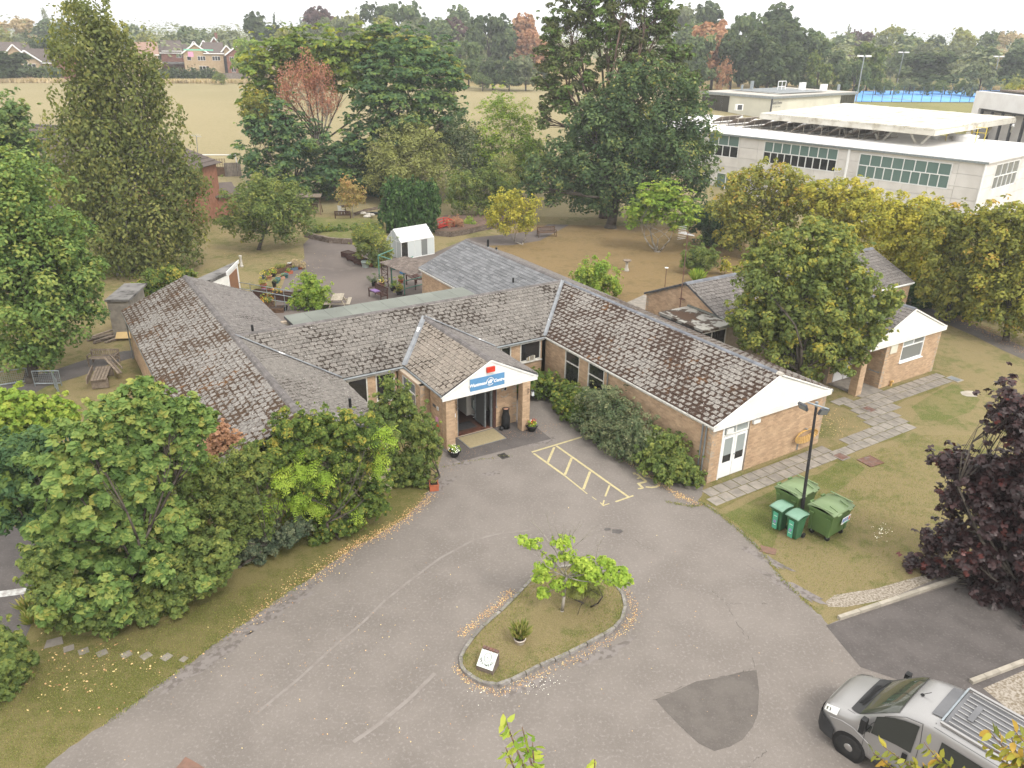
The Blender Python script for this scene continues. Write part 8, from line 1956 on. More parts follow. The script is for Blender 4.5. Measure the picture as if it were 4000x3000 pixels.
tree('bay_shrub','dense round green bush between the ramp and the picnic table','shrub',(1210,1205),[(1210,1110,45),(1180,1150,50),(1240,1150,50),(1210,1180,55),(1160,1180,35),(1260,1185,32),(1200,1085,25)],12750,0.118,'lance','leaf_bright',trunk=.05,sub=.28,up=.7)
tree('creeper','bright green creeper smothering the grey shed beside the left roof','climber',(580,1210),[(560,1130,35,0),(610,1100,45,0),(670,1080,40,0),(730,1080,30,0),(540,1160,35,0),(590,1140,40,0),(520,1180,28,0)],9350,0.13,'oval','leaf_hedge',trunk=0)
# columnar clipped conifer block
cb_=at(1600,912);ct=plant('conifer_hedge','tall clipped dark green conifer block behind the greenhouse','hedge',cb_,[(above(cb_,x,y),(1.25,1.1,1.9))for x in(1535,1580,1625,1668)for y in(790,850)],21600,0.248,'lance','leaf_cupressus',trunk=.0,sub=.16,nsub=70,ragged=.1,up=.1,tdown=-2.5,flat=2.6,fill=.1)
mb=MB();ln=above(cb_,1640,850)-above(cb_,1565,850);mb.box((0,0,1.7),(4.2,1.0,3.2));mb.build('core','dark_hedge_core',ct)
# bushes on the planted bank and courtyard edges
def bedding(name,label,circ,n,leaf,shape,mat,**k):return tree(name,label,'plant',(circ[0][0],circ[0][1]+circ[0][2]),circ,n,leaf,shape,mat,trunk=0,**k)
bedding('groundcover','low leafy groundcover on the bank above the stone wall',[(1250,900,22),(1290,905,25),(1340,905,28),(1390,900,22),(1440,895,25),(1220,915,18)],7000,0.116,'oval','leaf_hedge')
bedding('dry_grasses','patch of dry grasses and straw at the end of the pot row',[(1160,1035,15),(1185,1040,14),(1150,1022,10)],1200,0.168,'needle','leaf_far_tan')
# yellow-green boundary trees on the right
tree('boundary_tree','olive green boundary tree right of the oak by the white wall','tree',(2950,1010),[(2880,760,80),(2960,730,80),(3050,720,80),(3120,740,60),(2830,830,70),(2920,850,90),(3020,830,90),(2860,920,70),(2960,940,80),(3100,820,80)],18720,0.198,'oval','leaf_yelgreen',trunk=.16,sub=.28)
tree('boundary_tree','yellow topped boundary tree below the long school windows','tree',(3250,1060),[(3180,790,70),(3260,780,80),(3340,790,70),(3400,810,60),(3220,870,80),(3320,880,80),(3420,880,70),(3300,960,80)],17280,0.186,'oval','leaf_yellow',trunk=.16,sub=.28)
tree('boundary_tree','golden boundary tree left of the white block corner','tree',(3500,1170),[(3470,840,80),(3560,850,80),(3640,860,60),(3500,930,90),(3600,940,90),(3480,1020,80),(3580,1040,90),(3540,1110,70)],20160,0.174,'oval','leaf_yellow',trunk=.16,sub=.28)
tree('boundary_tree','broad mottled green boundary tree behind the white gable','tree',(3700,1260),[(3680,880,80),(3760,890,80),(3690,970,90),(3800,980,90),(3680,1070,90),(3780,1080,100),(3700,1160,80),(3800,1180,80),(3640,1130,60)],23040,0.174,'oval','leaf_yelgreen',trunk=.18,sub=.28)
tree('boundary_tree','green boundary tree at the right edge over the dark path','tree',(3930,1330),[(3880,880,70),(3960,890,80),(4040,900,80),(3900,970,90),(4000,1000,110),(3880,1080,100),(3990,1120,110),(3880,1190,80),(3980,1230,90),(4080,1200,90)],24480,0.174,'oval','leaf_yelgreen',trunk=.18,sub=.28)
tree('dark_hedge','dark shaded hedge foot below the right boundary trees','hedge',(3800,1290),[(3600,1180,50,3),(3700,1230,60,3),(3800,1260,60,3),(3900,1290,60,3),(4000,1320,60,3),(4080,1340,60,3),(3560,1130,50,3),(3960,1350,40,1.5)],12750,0.177,'oval','leaf_cupressus',trunk=0)
tree('willow_tree','yellow green tree in front of the grey block at the right edge','tree',(3980,560),[(3960,420,60),(4010,400,50),(3930,470,55),(3990,480,70),(3950,530,50),(4040,450,60)],7650,0.354,'lance','leaf_yelgreen',trunk=.2)
tree('cherry_tree','large leafy tree hiding the middle of the rear brick building','tree',(3115,1520),
[(3060,930,50),(3180,900,50),(3260,930,60),(2980,1010,60),(3080,1010,90),(3190,1000,90),(3290,1020,80),(2930,1090,70),(3030,1110,110),(3150,1110,110),(3270,1110,90),(3370,1100,60),(2920,1200,70),(3010,1220,110),(3130,1230,120),(3250,1220,110),(3370,1200,70),(3450,1210,60),(2960,1310,90),(3080,1340,110),(3200,1340,110),(3320,1320,90),(3430,1290,50),(3080,1420,60),(3170,1430,70),(3290,1420,60),(2900,1290,50),(3350,1400,40),(3480,1160,40),(2870,1250,35)],
56160,0.161,'oval','leaf_cherry',trunk=.2,stems=2,sub=.27,up=.4,nsub=26,fork=.35)
# entrance bushes and the long hedge by the east wing
def usage(a,b):p=a*U+b*VV;return np.array([p[0],p[1],0])
def uv_blobs(lst):return[(np.array([*(a*U+b*VV),z]),r)for a,b,z,r in lst]
plant('corner_shrub','feathery bright shrub in the corner between porch and east wing','shrub',usage(-29.5,20),uv_blobs([(-29.8,19.3,.9,.8),(-29.4,20.3,.7,.8),(-28.7,20.6,.6,.7),(-30,20.6,.5,.6),(-28.0,20.7,.5,.6)]),7650,0.153,'lance','leaf_hedge',trunk=.04)
plant('wall_shrub','dark green wall shrubs at the near window of the east wing','shrub',usage(-26.8,20.6),uv_blobs([(-27.6,20.8,.6,.7),(-26.8,20.7,.7,.8),(-26.0,20.6,.7,.8),(-27.2,20.2,.4,.6),(-26.3,20.0,.45,.6)]),9350,0.1,'oval','leaf_hedge',trunk=.04)
plant('pyracantha_hedge','sprawling grey green wall hedge along the yellow parking bay','hedge',usage(-23,20.5),uv_blobs([(-25.3,20.6,1.25,.95),(-24.6,20.5,1.4,1.0),(-23.9,20.4,1.3,1.0),(-23.1,20.4,1.25,1.0),(-22.3,20.4,1.15,.95),(-24.9,20.0,.5,.8),(-24.0,19.9,.55,.8),(-23.1,19.9,.5,.8),(-22.3,19.95,.5,.8),(-21.5,20.5,1.0,.85),(-21.6,19.95,.5,.75)]),27360,0.093,'lance','leaf_pyracantha',trunk=.04,stems=3,sub=.28)
plant('corner_hedge','darker rounded hedge end beside the double white door','hedge',usage(-20,20.7),uv_blobs([(-20.8,20.6,1.0,.85),(-20.1,20.7,.9,.85),(-19.5,20.7,.6,.7),(-20.6,20.05,.5,.75),(-19.8,20.2,.45,.7),(-19.1,20.9,.35,.5)]),14400,0.099,'oval','leaf_mid',trunk=.04,stems=2,sub=.28)
# foreground left thicket
tree('privet_bush','tall rounded green bush beside the left porch pillar','shrub',(1640,1890),[(1560,1560,60),(1600,1640,80),(1660,1700,70),(1540,1680,90),(1620,1780,80),(1540,1800,80),(1490,1600,60),(1650,1850,60),(1580,1880,60),(1690,1760,35),(1520,1500,35)],33120,0.087,'oval','leaf_mid',trunk=.06,stems=3,sub=.25,leaves=60)
tree('ivy_thicket','broad ivy and bramble thicket below the round vent pipe','shrub',(1330,2080),[(1120,1680,80),(1230,1670,80),(1340,1680,80),(1440,1690,80),(1090,1780,90),(1200,1780,100),(1320,1790,100),(1430,1800,90),(1120,1900,90),(1240,1900,100),(1360,1900,100),(1460,1900,70),(1300,2000,80),(1410,1990,80),(1200,2010,80),(1480,1980,45),(1380,2060,45)],57600,0.093,'oval','leaf_hedge',trunk=.06,stems=4,sub=.24,leaves=80)
tree('virginia_creeper','yellow tinged creeper spilling over the left roof end','climber',(1130,1900),[(1080,1650,45),(1150,1620,50),(1230,1620,40),(1040,1700,45),(1110,1700,50)],7650,0.1,'oval','leaf_yelgreen',trunk=0)
fr_=[(1190,1830,55),(1140,1870,60),(1260,1880,50),(1510,1720,45),(1490,1830,45),(1180,1960,60),(1040,1990,50),(1220,1990,45),(1390,2020,35)]
tree('lime_sumac','lime green feathery suckers growing out of the ivy thicket','shrub',(1190,2080),[(x,y,r,-1.0)for x,y,r in fr_],620,.42,'frond','leaf_lime',trunk=.03,sub=.5,up=.5,nsub=6,fill=0)
tree('lime_sumac','lime feathery sucker between maple and thicket above the grey shrub','shrub',(860,2060),[(800,1860,55,-1),(840,1940,60,-1),(790,2000,45,-1),(960,2090,45,-1)],420,.4,'frond','leaf_lime',trunk=.03,sub=.5,up=.5,nsub=6,fill=0)
tree('copper_maple','small dead copper brown maple against the left roof','tree',(850,2050),[(860,1700,40),(830,1760,50),(900,1760,45),(930,1730,35),(800,1780,30),(870,1800,35)],3200,0.126,'maple','leaf_copper',trunk=.05,leaves=40)
tree('norway_maple','large pale green maple filling the lower left foreground','tree',(420,2380),
[(420,1640,80),(520,1600,70),(600,1560,60),(640,1640,80),(730,1600,50),(760,1680,70),(330,1720,100),(480,1740,120),(620,1760,110),(730,1780,70),(270,1850,120),(430,1880,130),(590,1900,110),(350,2020,130),(520,2040,130),(660,2030,90),(250,2120,110),(420,2180,120),(580,2180,100),(700,2160,70),(330,2280,90),(500,2300,90),(650,2280,70),(800,1640,40),(560,1510,35)],
44640,0.186,'maple','leaf_syc',trunk=.13,stems=2,sub=.24,up=.55,nsub=26,leaves=130,fork=.5)
tree('ash_sapling','blue green feathery ash growing at the far left of the maple','tree',(150,2250),[(80,1760,90),(180,1800,80),(60,1880,90),(190,1900,80),(100,1990,90),(200,2020,60),(20,1820,80)],15120,0.174,'lance','leaf_robinia',trunk=.07,sub=.3)
tree('young_maple','bright yellow green maple top left of the palisade fence','tree',(60,1900),[(40,1580,60),(110,1600,60),(190,1620,60),(60,1670,70),(170,1700,70),(0,1640,60),(260,1620,45)],11050,0.153,'maple','leaf_bright',trunk=.06,sub=.3)
tree('bramble_thicket','leafy bramble thicket along the front grass under the maple','shrub',(430,2480),[(180,2280,70),(260,2330,80),(350,2380,70),(450,2390,70),(560,2370,70),(660,2340,70),(760,2300,70),(830,2250,60),(200,2400,60),(300,2430,50),(420,2450,45),(150,2180,60),(870,2200,60),(700,2240,80),(820,2160,80)],37440,0.105,'oval','leaf_mid',trunk=0,sub=.28,leaves=40)
tree('maple_sucker','large leaved maple suckers low beside the stepping stones','shrub',(420,2470),[(250,2330,45,-.6),(430,2310,55,-.6),(330,2390,35,-.6),(480,2400,35,-.6),(800,2270,35,-.6),(620,2230,45,-.6),(180,2400,30,-.6)],2600,0.179,'maple','leaf_syc',trunk=0,sub=.35,leaves=30)
tree('cotoneaster_shrub','low grey green cotoneaster at the edge of the verge','shrub',(1020,2190),[(980,2120,55),(1060,2110,55),(1130,2090,50),(1010,2170,45),(1180,2060,40),(940,2170,35)],15300,0.071,'oval','leaf_cotoneaster',trunk=.03,sub=.3)
tree('leafy_shrub','glossy broad leaved shrub low between thicket and driveway','shrub',(1330,2110),[(1290,2050,40),(1350,2060,40),(1270,2090,30),(1230,2110,25)],3200,0.137,'oval','leaf_hedge',trunk=.02,leaves=20)
tree('elder_shrub','grey green elder filling the gap between maple and ivy thicket','shrub',(930,2210),[(740,1880,80),(850,1850,80),(930,1880,90),(880,1950,90),(960,2060,90),(980,1960,80),(900,2010,80),(1020,2040,60),(880,2110,80),(1010,1850,50),(960,1790,60),(760,1980,60),(780,2080,70)],30240,0.099,'lance','leaf_mid',trunk=.05,stems=2,sub=.26)
tree('bank_shrub','ivy covered bush at the left edge below the side road','shrub',(30,2700),[(0,2560,80),(60,2590,60),(-20,2650,90),(60,2650,40),(10,2700,50)],10200,0.094,'maple','leaf_mid',trunk=0,sub=.3,leaves=30)
t_=thing('long_grass','tufts of long green grass hanging at the thicket foot','grass',at(770,2330));t_['kind']='stuff'
for(x,y)in((770,2330),(700,2360),(800,2300),(640,2400),(680,2330),(130,2430),(110,2380),(200,2450),(830,2290),(590,2420)):
 p=at(x,y)-np.array(t_.location);grass_tuft(t_,p,.3,130,.5,'leaf_grass')
for ch_ in('category','label'):
 if ch_ in t_:del t_[ch_]
t_['label']='tufts of long green grass at the thicket foot'
# broken white floodlight in the creeper
fl=thing('wall_floodlight','white floodlight box poking out of the creeper','lamp',above(at(1170,1950),1170,1655,-.8));MB().box((0,0,0),(.12,.3,.42),ex=(.8,.5,.2),ez=(.5,-.2,.8)).build('housing','white_clean',fl);MB().cyl((0,0,.1),(.05,.3,.4),.02).build('arm','galvanised',fl)
fp=at(800,2110);fs_=thing('old_shed','weathered shed corner glimpsed between the bushes','shed',(fp[0]-1.2,fp[1]+2.6,0),.5);MB().box((0,0,1.1),(1.8,1.6,2.2)).build('wall','wood_grey',fs_);MB().box((0,0,2.25),(2.1,1.9,.1)).build('roof','dark_felt',fs_)
# purple maple on the right
tree('purple_maple','dark purple leaved maple overhanging the van at the right','tree',(4260,2470),
[(3960,1580,90),(3930,1660,70),(4050,1700,110),(3700,1800,60),(3780,1850,80),(3880,1830,70),(3990,1850,110),(3720,1950,60),(3820,1980,100),(3950,2020,130),(3640,2110,50),(3720,2110,60),(3560,2220,45),(3640,2210,60),(3820,2170,120),(3960,2220,130),(3700,2330,70),(3520,2270,50),(3600,2330,60),(3490,2300,35),(3830,2330,120),(3960,2400,120),(3560,2470,60),(3640,2500,60),(3740,2520,80),(3860,2560,110),(3480,2480,35),(3700,2640,60),(3800,2680,60),(3960,2700,100),(3960,2820,60),(3900,2750,50),(4060,1900,120),(4080,2200,120),(4080,2500,140),(3880,1900,90,.8),(3960,2120,130,1)],
30240,0.155,'maple','leaf_purple',trunk=.16,sub=.28,up=.55,nsub=24,leaves=260,fork=.5,ragged=.35)
# island planting
yb=at(2194,2400);tree('young_tree','young pale barked tree with bright green leaves on the island','tree',(2194,2400),[(2200,2120,38,0,.5),(2090,2130,34,0,.5),(2140,2200,42,0,.5),(2230,2180,38,0,.5),(2110,2250,34,0,.5),(2330,2230,60,0,.5),(2410,2250,50,0,.5),(2280,2210,45,0,.5),(2180,2290,40,0,.6),(2260,2280,40,0,.6),(2040,2110,25,0,.4),(2370,2200,35,0,.4),(2120,2320,28,0,.6),(2440,2270,28)],5200,0.105,'oval','leaf_lime',bark='bark_pale',trunk=.055,sub=.5,up=.5,nsub=9,fork=.8,twigs=4,fill=0,leaves=150)
mb=MB()
for(a,b)in(((2190,2210),(2110,2100)),((2190,2200),(2170,2060)),((2195,2190),(2230,2070)),((2200,2230),(2350,2070)),((2200,2240),(2370,2150)),((2190,2220),(2010,2140)),((2190,2240),(2060,2290)),((2195,2180),(2200,2050)),((2160,2140),(2060,2030)),((2210,2150),(2270,2030)),((2180,2150),(2130,2000)),((2330,2180),(2360,2100))):
 A=above(yb,*a)-yb;Bq=above(yb,*b)-yb;pts=limb(mb,A,Bq,.018,.004,.1,4,5)
 for k in range(4):q=pts[2]+(pts[3]-pts[2])*random.random();limb(mb,q,q+(Bq-A)*.35+rng.normal(size=3)*.15,.006,.002,.1,2,4)
mb.build('bare_twigs','bark_pale',VEG['young pale barked tree with bright green leaves on the island'])
lv=tree('lavender_bush','straggly grey green lavender bush right of the island tree','shrub',(2290,2370),[(2280,2290,48),(2240,2310,32),(2320,2310,32),(2270,2250,25)],5200,0.158,'needle','leaf_olive',trunk=.03,stems=3,sub=.4,up=.9,tdown=-2.0)
# cherry twigs rising into the bottom of the picture from a tree below the camera
def sprig_tree(name,label,root,tips,n_leaf,mat='leaf_bright',leafs=.085):
 base=np.array([root[0],root[1],0.]);t=thing(name,label,'tree',base);mb=MB();P=[];N=[];T=[]
 mb.tube([(0,0,-.1),(0,0,2.4),(0.1,.1,4.5)],[.09,.075,.05],8)
 for(a,b,off)in tips:
  g=np.array([root[0],root[1],0]);A=above(np.array([0,off,0.]),*a)-base;Bq=above(np.array([0,off,0.]),*b)-base
  limb(mb,(0.1,.1,4.4),A,.03,.012,.1,5,6);d=Bq-A;pts=[A+d*k/8+np.array([0,0,-.04*math.sin(math.pi*k/8)])for k in range(9)];mb.tube(pts,[.009-.0007*k for k in range(9)],5)
  l=np.linalg.norm(d);nn=int(n_leaf*l)
  for k in range(nn):
   f=(k+.5)/nn;q=A+d*f;sd=np.cross(d/l,rng.normal(size=3));sd/=np.linalg.norm(sd);tt=sd*.9+d/l*.5+np.array([0,0,-.75]);tt/=np.linalg.norm(tt)
   P.append(q+tt*leafs*.55);T.append(tt);N.append(np.cross(tt,rng.normal(size=3)))
 mb.build('trunk','twig_brown',t,True)
 for i in range(len(P)):
  pass
 protos=[leaf_mesh('leaf',[[0,0,0]],[[0,0,1]],[leafs*(.85+.07*q)],np.array([q/5]),'oval',mat,T=[[1,0,0]])for q in range(6)]
 idx=np.arange(len(P));rng.shuffle(idx);own=set(idx[:140].tolist());rest=[i for i in range(len(P))if i not in own]
 for i in own:
  tx=Vector(T[i]).normalized();nz=Vector(N[i]).normalized();ny=nz.cross(tx).normalized();nz=tx.cross(ny);o=link('leaf',protos[int(rng.integers(6))],t);m=Matrix.Identity(4)
  for r_ in range(3):m[r_][0]=tx[r_];m[r_][1]=ny[r_];m[r_][2]=nz[r_];m[r_][3]=float(P[i][r_])
  o.matrix_local=m
 if rest:link('crown',leaf_mesh('crown',[P[i]for i in rest],[N[i]for i in rest],leafs,rng.uniform(0,1,len(rest)),'oval',mat,T=np.array([T[i]for i in rest])),t,'stuff')
sprig_tree('cherry_sapling','drooping leafy twigs poking in at the bottom centre',(0.15,2.2),[((2090,3080),(1965,2785),3.2),((2110,3080),(2040,2840),3.2),((2060,3080),(1975,2920),3.2),((2100,3100),(2080,2900),3.2),((2320,3120),(2324,2965),3.2)],46,'leaf_bright',.07)
sprig_tree('cherry_sapling','yellow green leafy twigs in the bottom right corner over the van',(4.2,4.3),[((3700,3120),(3410,2940),5.2),((3800,3120),(3450,2915),5.2),((3800,3080),(3610,2900),5.2),((3900,3100),(3650,2960),5.2),((4100,3060),(3860,2850),5.2),((4080,2980),(3840,2910),5.2),((4100,3050),(3900,2960),5.2),((4060,3100),(3950,2880),5.2),((3760,3120),(3560,2980),5.2),((4100,2950),(3960,2850),5.2)],52,'leaf_yelgreen',.085)
# ---------------------------------------------------------------- leaf litter, weeds
def litter(name,pts,n,spread,size,mat='leaf_litter',z=.02):
 P=[at(*p)[:2]for p in pts];k=rng.integers(0,len(P)-1,n);f=rng.random((n,1));P=np.array(P);Q=P[k]+(P[k+1]-P[k])*f+rng.normal(size=(n,2))*spread
 co=np.concatenate([Q,np.full((n,1),z)],1);return link(name,leaf_mesh(name,co,np.array([[0,0,1.]])+rng.normal(size=(n,3))*.3,size*rng.uniform(.6,1.3,n),rng.uniform(0,1,n),'quad',mat),None,'stuff')
litter('fallen_leaves',[(1690,1930),(1600,2010),(1500,2080),(1400,2120),(1320,2180)],1200,.16,.05)
litter('fallen_leaves',[(1320,2180),(1150,2290),(900,2460)],500,.25,.05)
litter('fallen_leaves',[(2300,1690),(2400,1770),(2530,1850),(2640,1930),(2730,1970)],1100,.12,.045)
litter('fallen_leaves',[(1780,2600),(1830,2670),(1950,2710),(2100,2640),(2300,2550),(2440,2460),(2480,2400),(2450,2300)],800,.09,.04)
litter('fallen_leaves',[(1800,2480),(1900,2400),(2000,2310)],400,.1,.045)
litter('fallen_leaves',[(100,2560),(300,2700),(500,2600),(200,2600)],160,.7,.07)
litter('scattered_leaves',[(600,2800),(1300,2600),(1900,2800),(1500,2300),(1100,2700),(2700,2500),(2200,2050)],230,1.6,.04)
litter('fallen_leaves',[(3200,1590),(3260,1650),(3240,1700)],220,.5,.05)
litter('fallen_leaves',[(1640,1860),(1760,1820),(1950,1700),(2080,1690),(2200,1640)],700,.25,.03,'leaf_copper')
litter('fallen_leaves',[(3700,1220),(3850,1290),(4000,1370)],900,.45,.07,'leaf_copper',.03)
litter('fallen_leaves',[(900,1010),(1000,1000),(1150,1040),(1250,1000)],150,1.2,.06)
litter('white_petals',[(3430,2060),(3440,2110),(3460,2060)],36,.12,.05,'petal_white',.04)
litter('white_pebbles',[(1850,2700),(2100,2680),(2180,2640)],90,.2,.03,'petal_white')
ps=[]
for pts,n in(([(2730,1960),(2810,2010),(2900,2085),(2970,2150),(3060,2270),(3180,2380)],900),([(407,2833),(678,2634),(904,2467),(1226,2246)],900),([(2600,1960),(2700,1980),(2760,1970)],250),([(1715,1830),(1850,1800),(2000,1780)],100)):
 P=[at(*p)[:2]for p in pts];k=rng.integers(0,len(P)-1,n);P=np.array(P);Q=P[k]+(P[k+1]-P[k])*rng.random((n,1))+rng.normal(size=(n,2))*.05;ps.append(Q)
Q=np.concatenate(ps);n=len(Q);T=rng.normal(size=(n,3))*.5;T[:,2]=1;co=np.concatenate([Q,np.full((n,1),.03)],1)
link('edge_weeds',leaf_mesh('edge_weeds',co,np.cross(T,rng.normal(size=(n,3))),.1,rng.uniform(0,1,n),'needle','leaf_grass',T),None,'stuff')
# grass blades on the near lawns
def blades(name,poly,n,h,mat='leaf_grass'):
 P=np.array([at(*p)[:2]if len(p)==2 else np.array(p[:2],float)for p in poly]);lo_,hi_=P.min(0),P.max(0);Q=rng.uniform(lo_,hi_,(n*3,2));pl=[tuple(p)for p in P];Q=np.array([q for q in Q if inpoly(q,pl)])[:n];n=len(Q)
 T=rng.normal(size=(n,3))*.6;T[:,2]=1;co=np.concatenate([Q,np.full((n,1),h*.35)],1)
 return link(name,leaf_mesh(name,co,np.cross(T,rng.normal(size=(n,3))),h*rng.uniform(.6,1.3,n),rng.beta(2,2,n),'needle',mat,T),None,'stuff')
blades('grass',[(0,3000),(0,2750),(100,2600),(400,2520),(750,2380),(1100,2230),(1290,2190),(1050,2350),(700,2600),(400,2820),(180,2990)],16000,.06)
bi=blades('grass',isl,9000,.07);bi.location.z=.1
blades('grass',[(2840,2030),(3000,1960),(3200,1850),(3400,1770),(3600,1700),(3900,1700),(3800,2000),(3500,2250),(3250,2340),(3130,2300),(3000,2150)],26000,.06)
# ---------------------------------------------------------------- far trees
FAR=[]
def far_proto(kind,seed):
 global rng
 rng=np.random.default_rng(seed);bl=[]
 if kind=='R':
  for i in range(11):
   a=rng.uniform(0,6.28);r=rng.uniform(0,.3);bl.append(((r*math.cos(a),r*math.sin(a),rng.uniform(.38,.82)),(rng.uniform(.16,.24),rng.uniform(.16,.24),rng.uniform(.13,.18))))
  for i in range(5):a=6.28*i/5;bl.append(((.3*math.cos(a),.3*math.sin(a),.28),(.18,.18,.14)))
  n,lf,sh=6800,.066,'quad'
 elif kind=='T':
  for i in range(13):
   z=rng.uniform(.12,.85);a=rng.uniform(0,6.28);r=.34*(1-.7*abs(z-.45));bl.append(((r*math.cos(a),r*math.sin(a),z),(rng.uniform(.17,.25),rng.uniform(.17,.25),rng.uniform(.1,.16))))
  n,lf,sh=6800,.064,'quad'
 elif kind=='C':
  for i in range(12):z=.12+.8*i/12;r=.36*(1-z)+.03;bl+=[((r*.4*math.cos(i*2.4),r*.4*math.sin(i*2.4),z),(r,r,.07))]
  n,lf,sh=4200,.05,'lance'
 elif kind=='P':
  for i in range(9):z=.12+.8*i/9;bl.append(((rng.normal()*.03,rng.normal()*.03,z),(.3*(1-.75*abs(z-.45)),.3*(1-.75*abs(z-.45)),.1)))
  n,lf,sh=4200,.03,'quad'
 else:
  for i in range(7):a=rng.uniform(0,6.28);bl.append(((.3*math.cos(a),.3*math.sin(a),rng.uniform(.25,.6)),(.25,.25,.28)))
  n,lf,sh=3600,.05,'quad'
 P,N,t,cs,rs=crown_points(bl,n,.34,1,.5,nsub=16,ragged=.35);P[:,2]=np.maximum(P[:,2],.01)
 me=leaf_mesh('crown',P,N,lf*rng.uniform(.7,1.4,n),t,sh,'leaf_far_green');mb=MB();mb.cyl((0,0,-.02),(0,0,.5),.03,.018,6)
 for c,r in bl[:6]:limb(mb,(0,0,.3),c,.015,.004,.1,3,4)
 return me,mb.data('trunk',['bark'])
protos={k:[far_proto(k,10+i*7+ord(k))for i in range(3 if k in 'RT' else 2)]for k in 'RTCPS'}
rng=np.random.default_rng(99)
cnt_={}
def far_tree(px,ytop,wpx,Y,kind,mat,label,base=None,group='trees beyond the field'):
 r=ray(px,ytop+60);t=Y/r[1];x,y=r[0]*t,Y;z=tz(x,y);g=np.array([x,y,z]);top_=above(g,px,ytop)[2];h=max(top_-z,1.5);w=wpx*mpp(g)*1.08
 nm={'R':'broadleaf_tree','T':'broadleaf_tree','C':'conifer_tree','P':'poplar_tree','S':'shrub'}[kind]
 o=thing(nm,label,'shrub' if kind=='S' else 'tree',g,random.uniform(0,6.28),group);w=max(w,{'R':.85,'T':.7}.get(kind,0)*h);o.scale=(w,w,h)
 i=cnt_.get(kind,0);cnt_[kind]=i+1;me,tr_=protos[kind][i%len(protos[kind])];c=link('crown',me,o,'stuff');c.material_slots[0].link='OBJECT';c.material_slots[0].material=MATS[mat]
 link('trunk',tr_,o);return o
G1,G2,G3,G4,G5,G6='leaf_far_green','leaf_far_dark','leaf_far_grey','leaf_far_yellow','leaf_far_purple','leaf_far_tan'
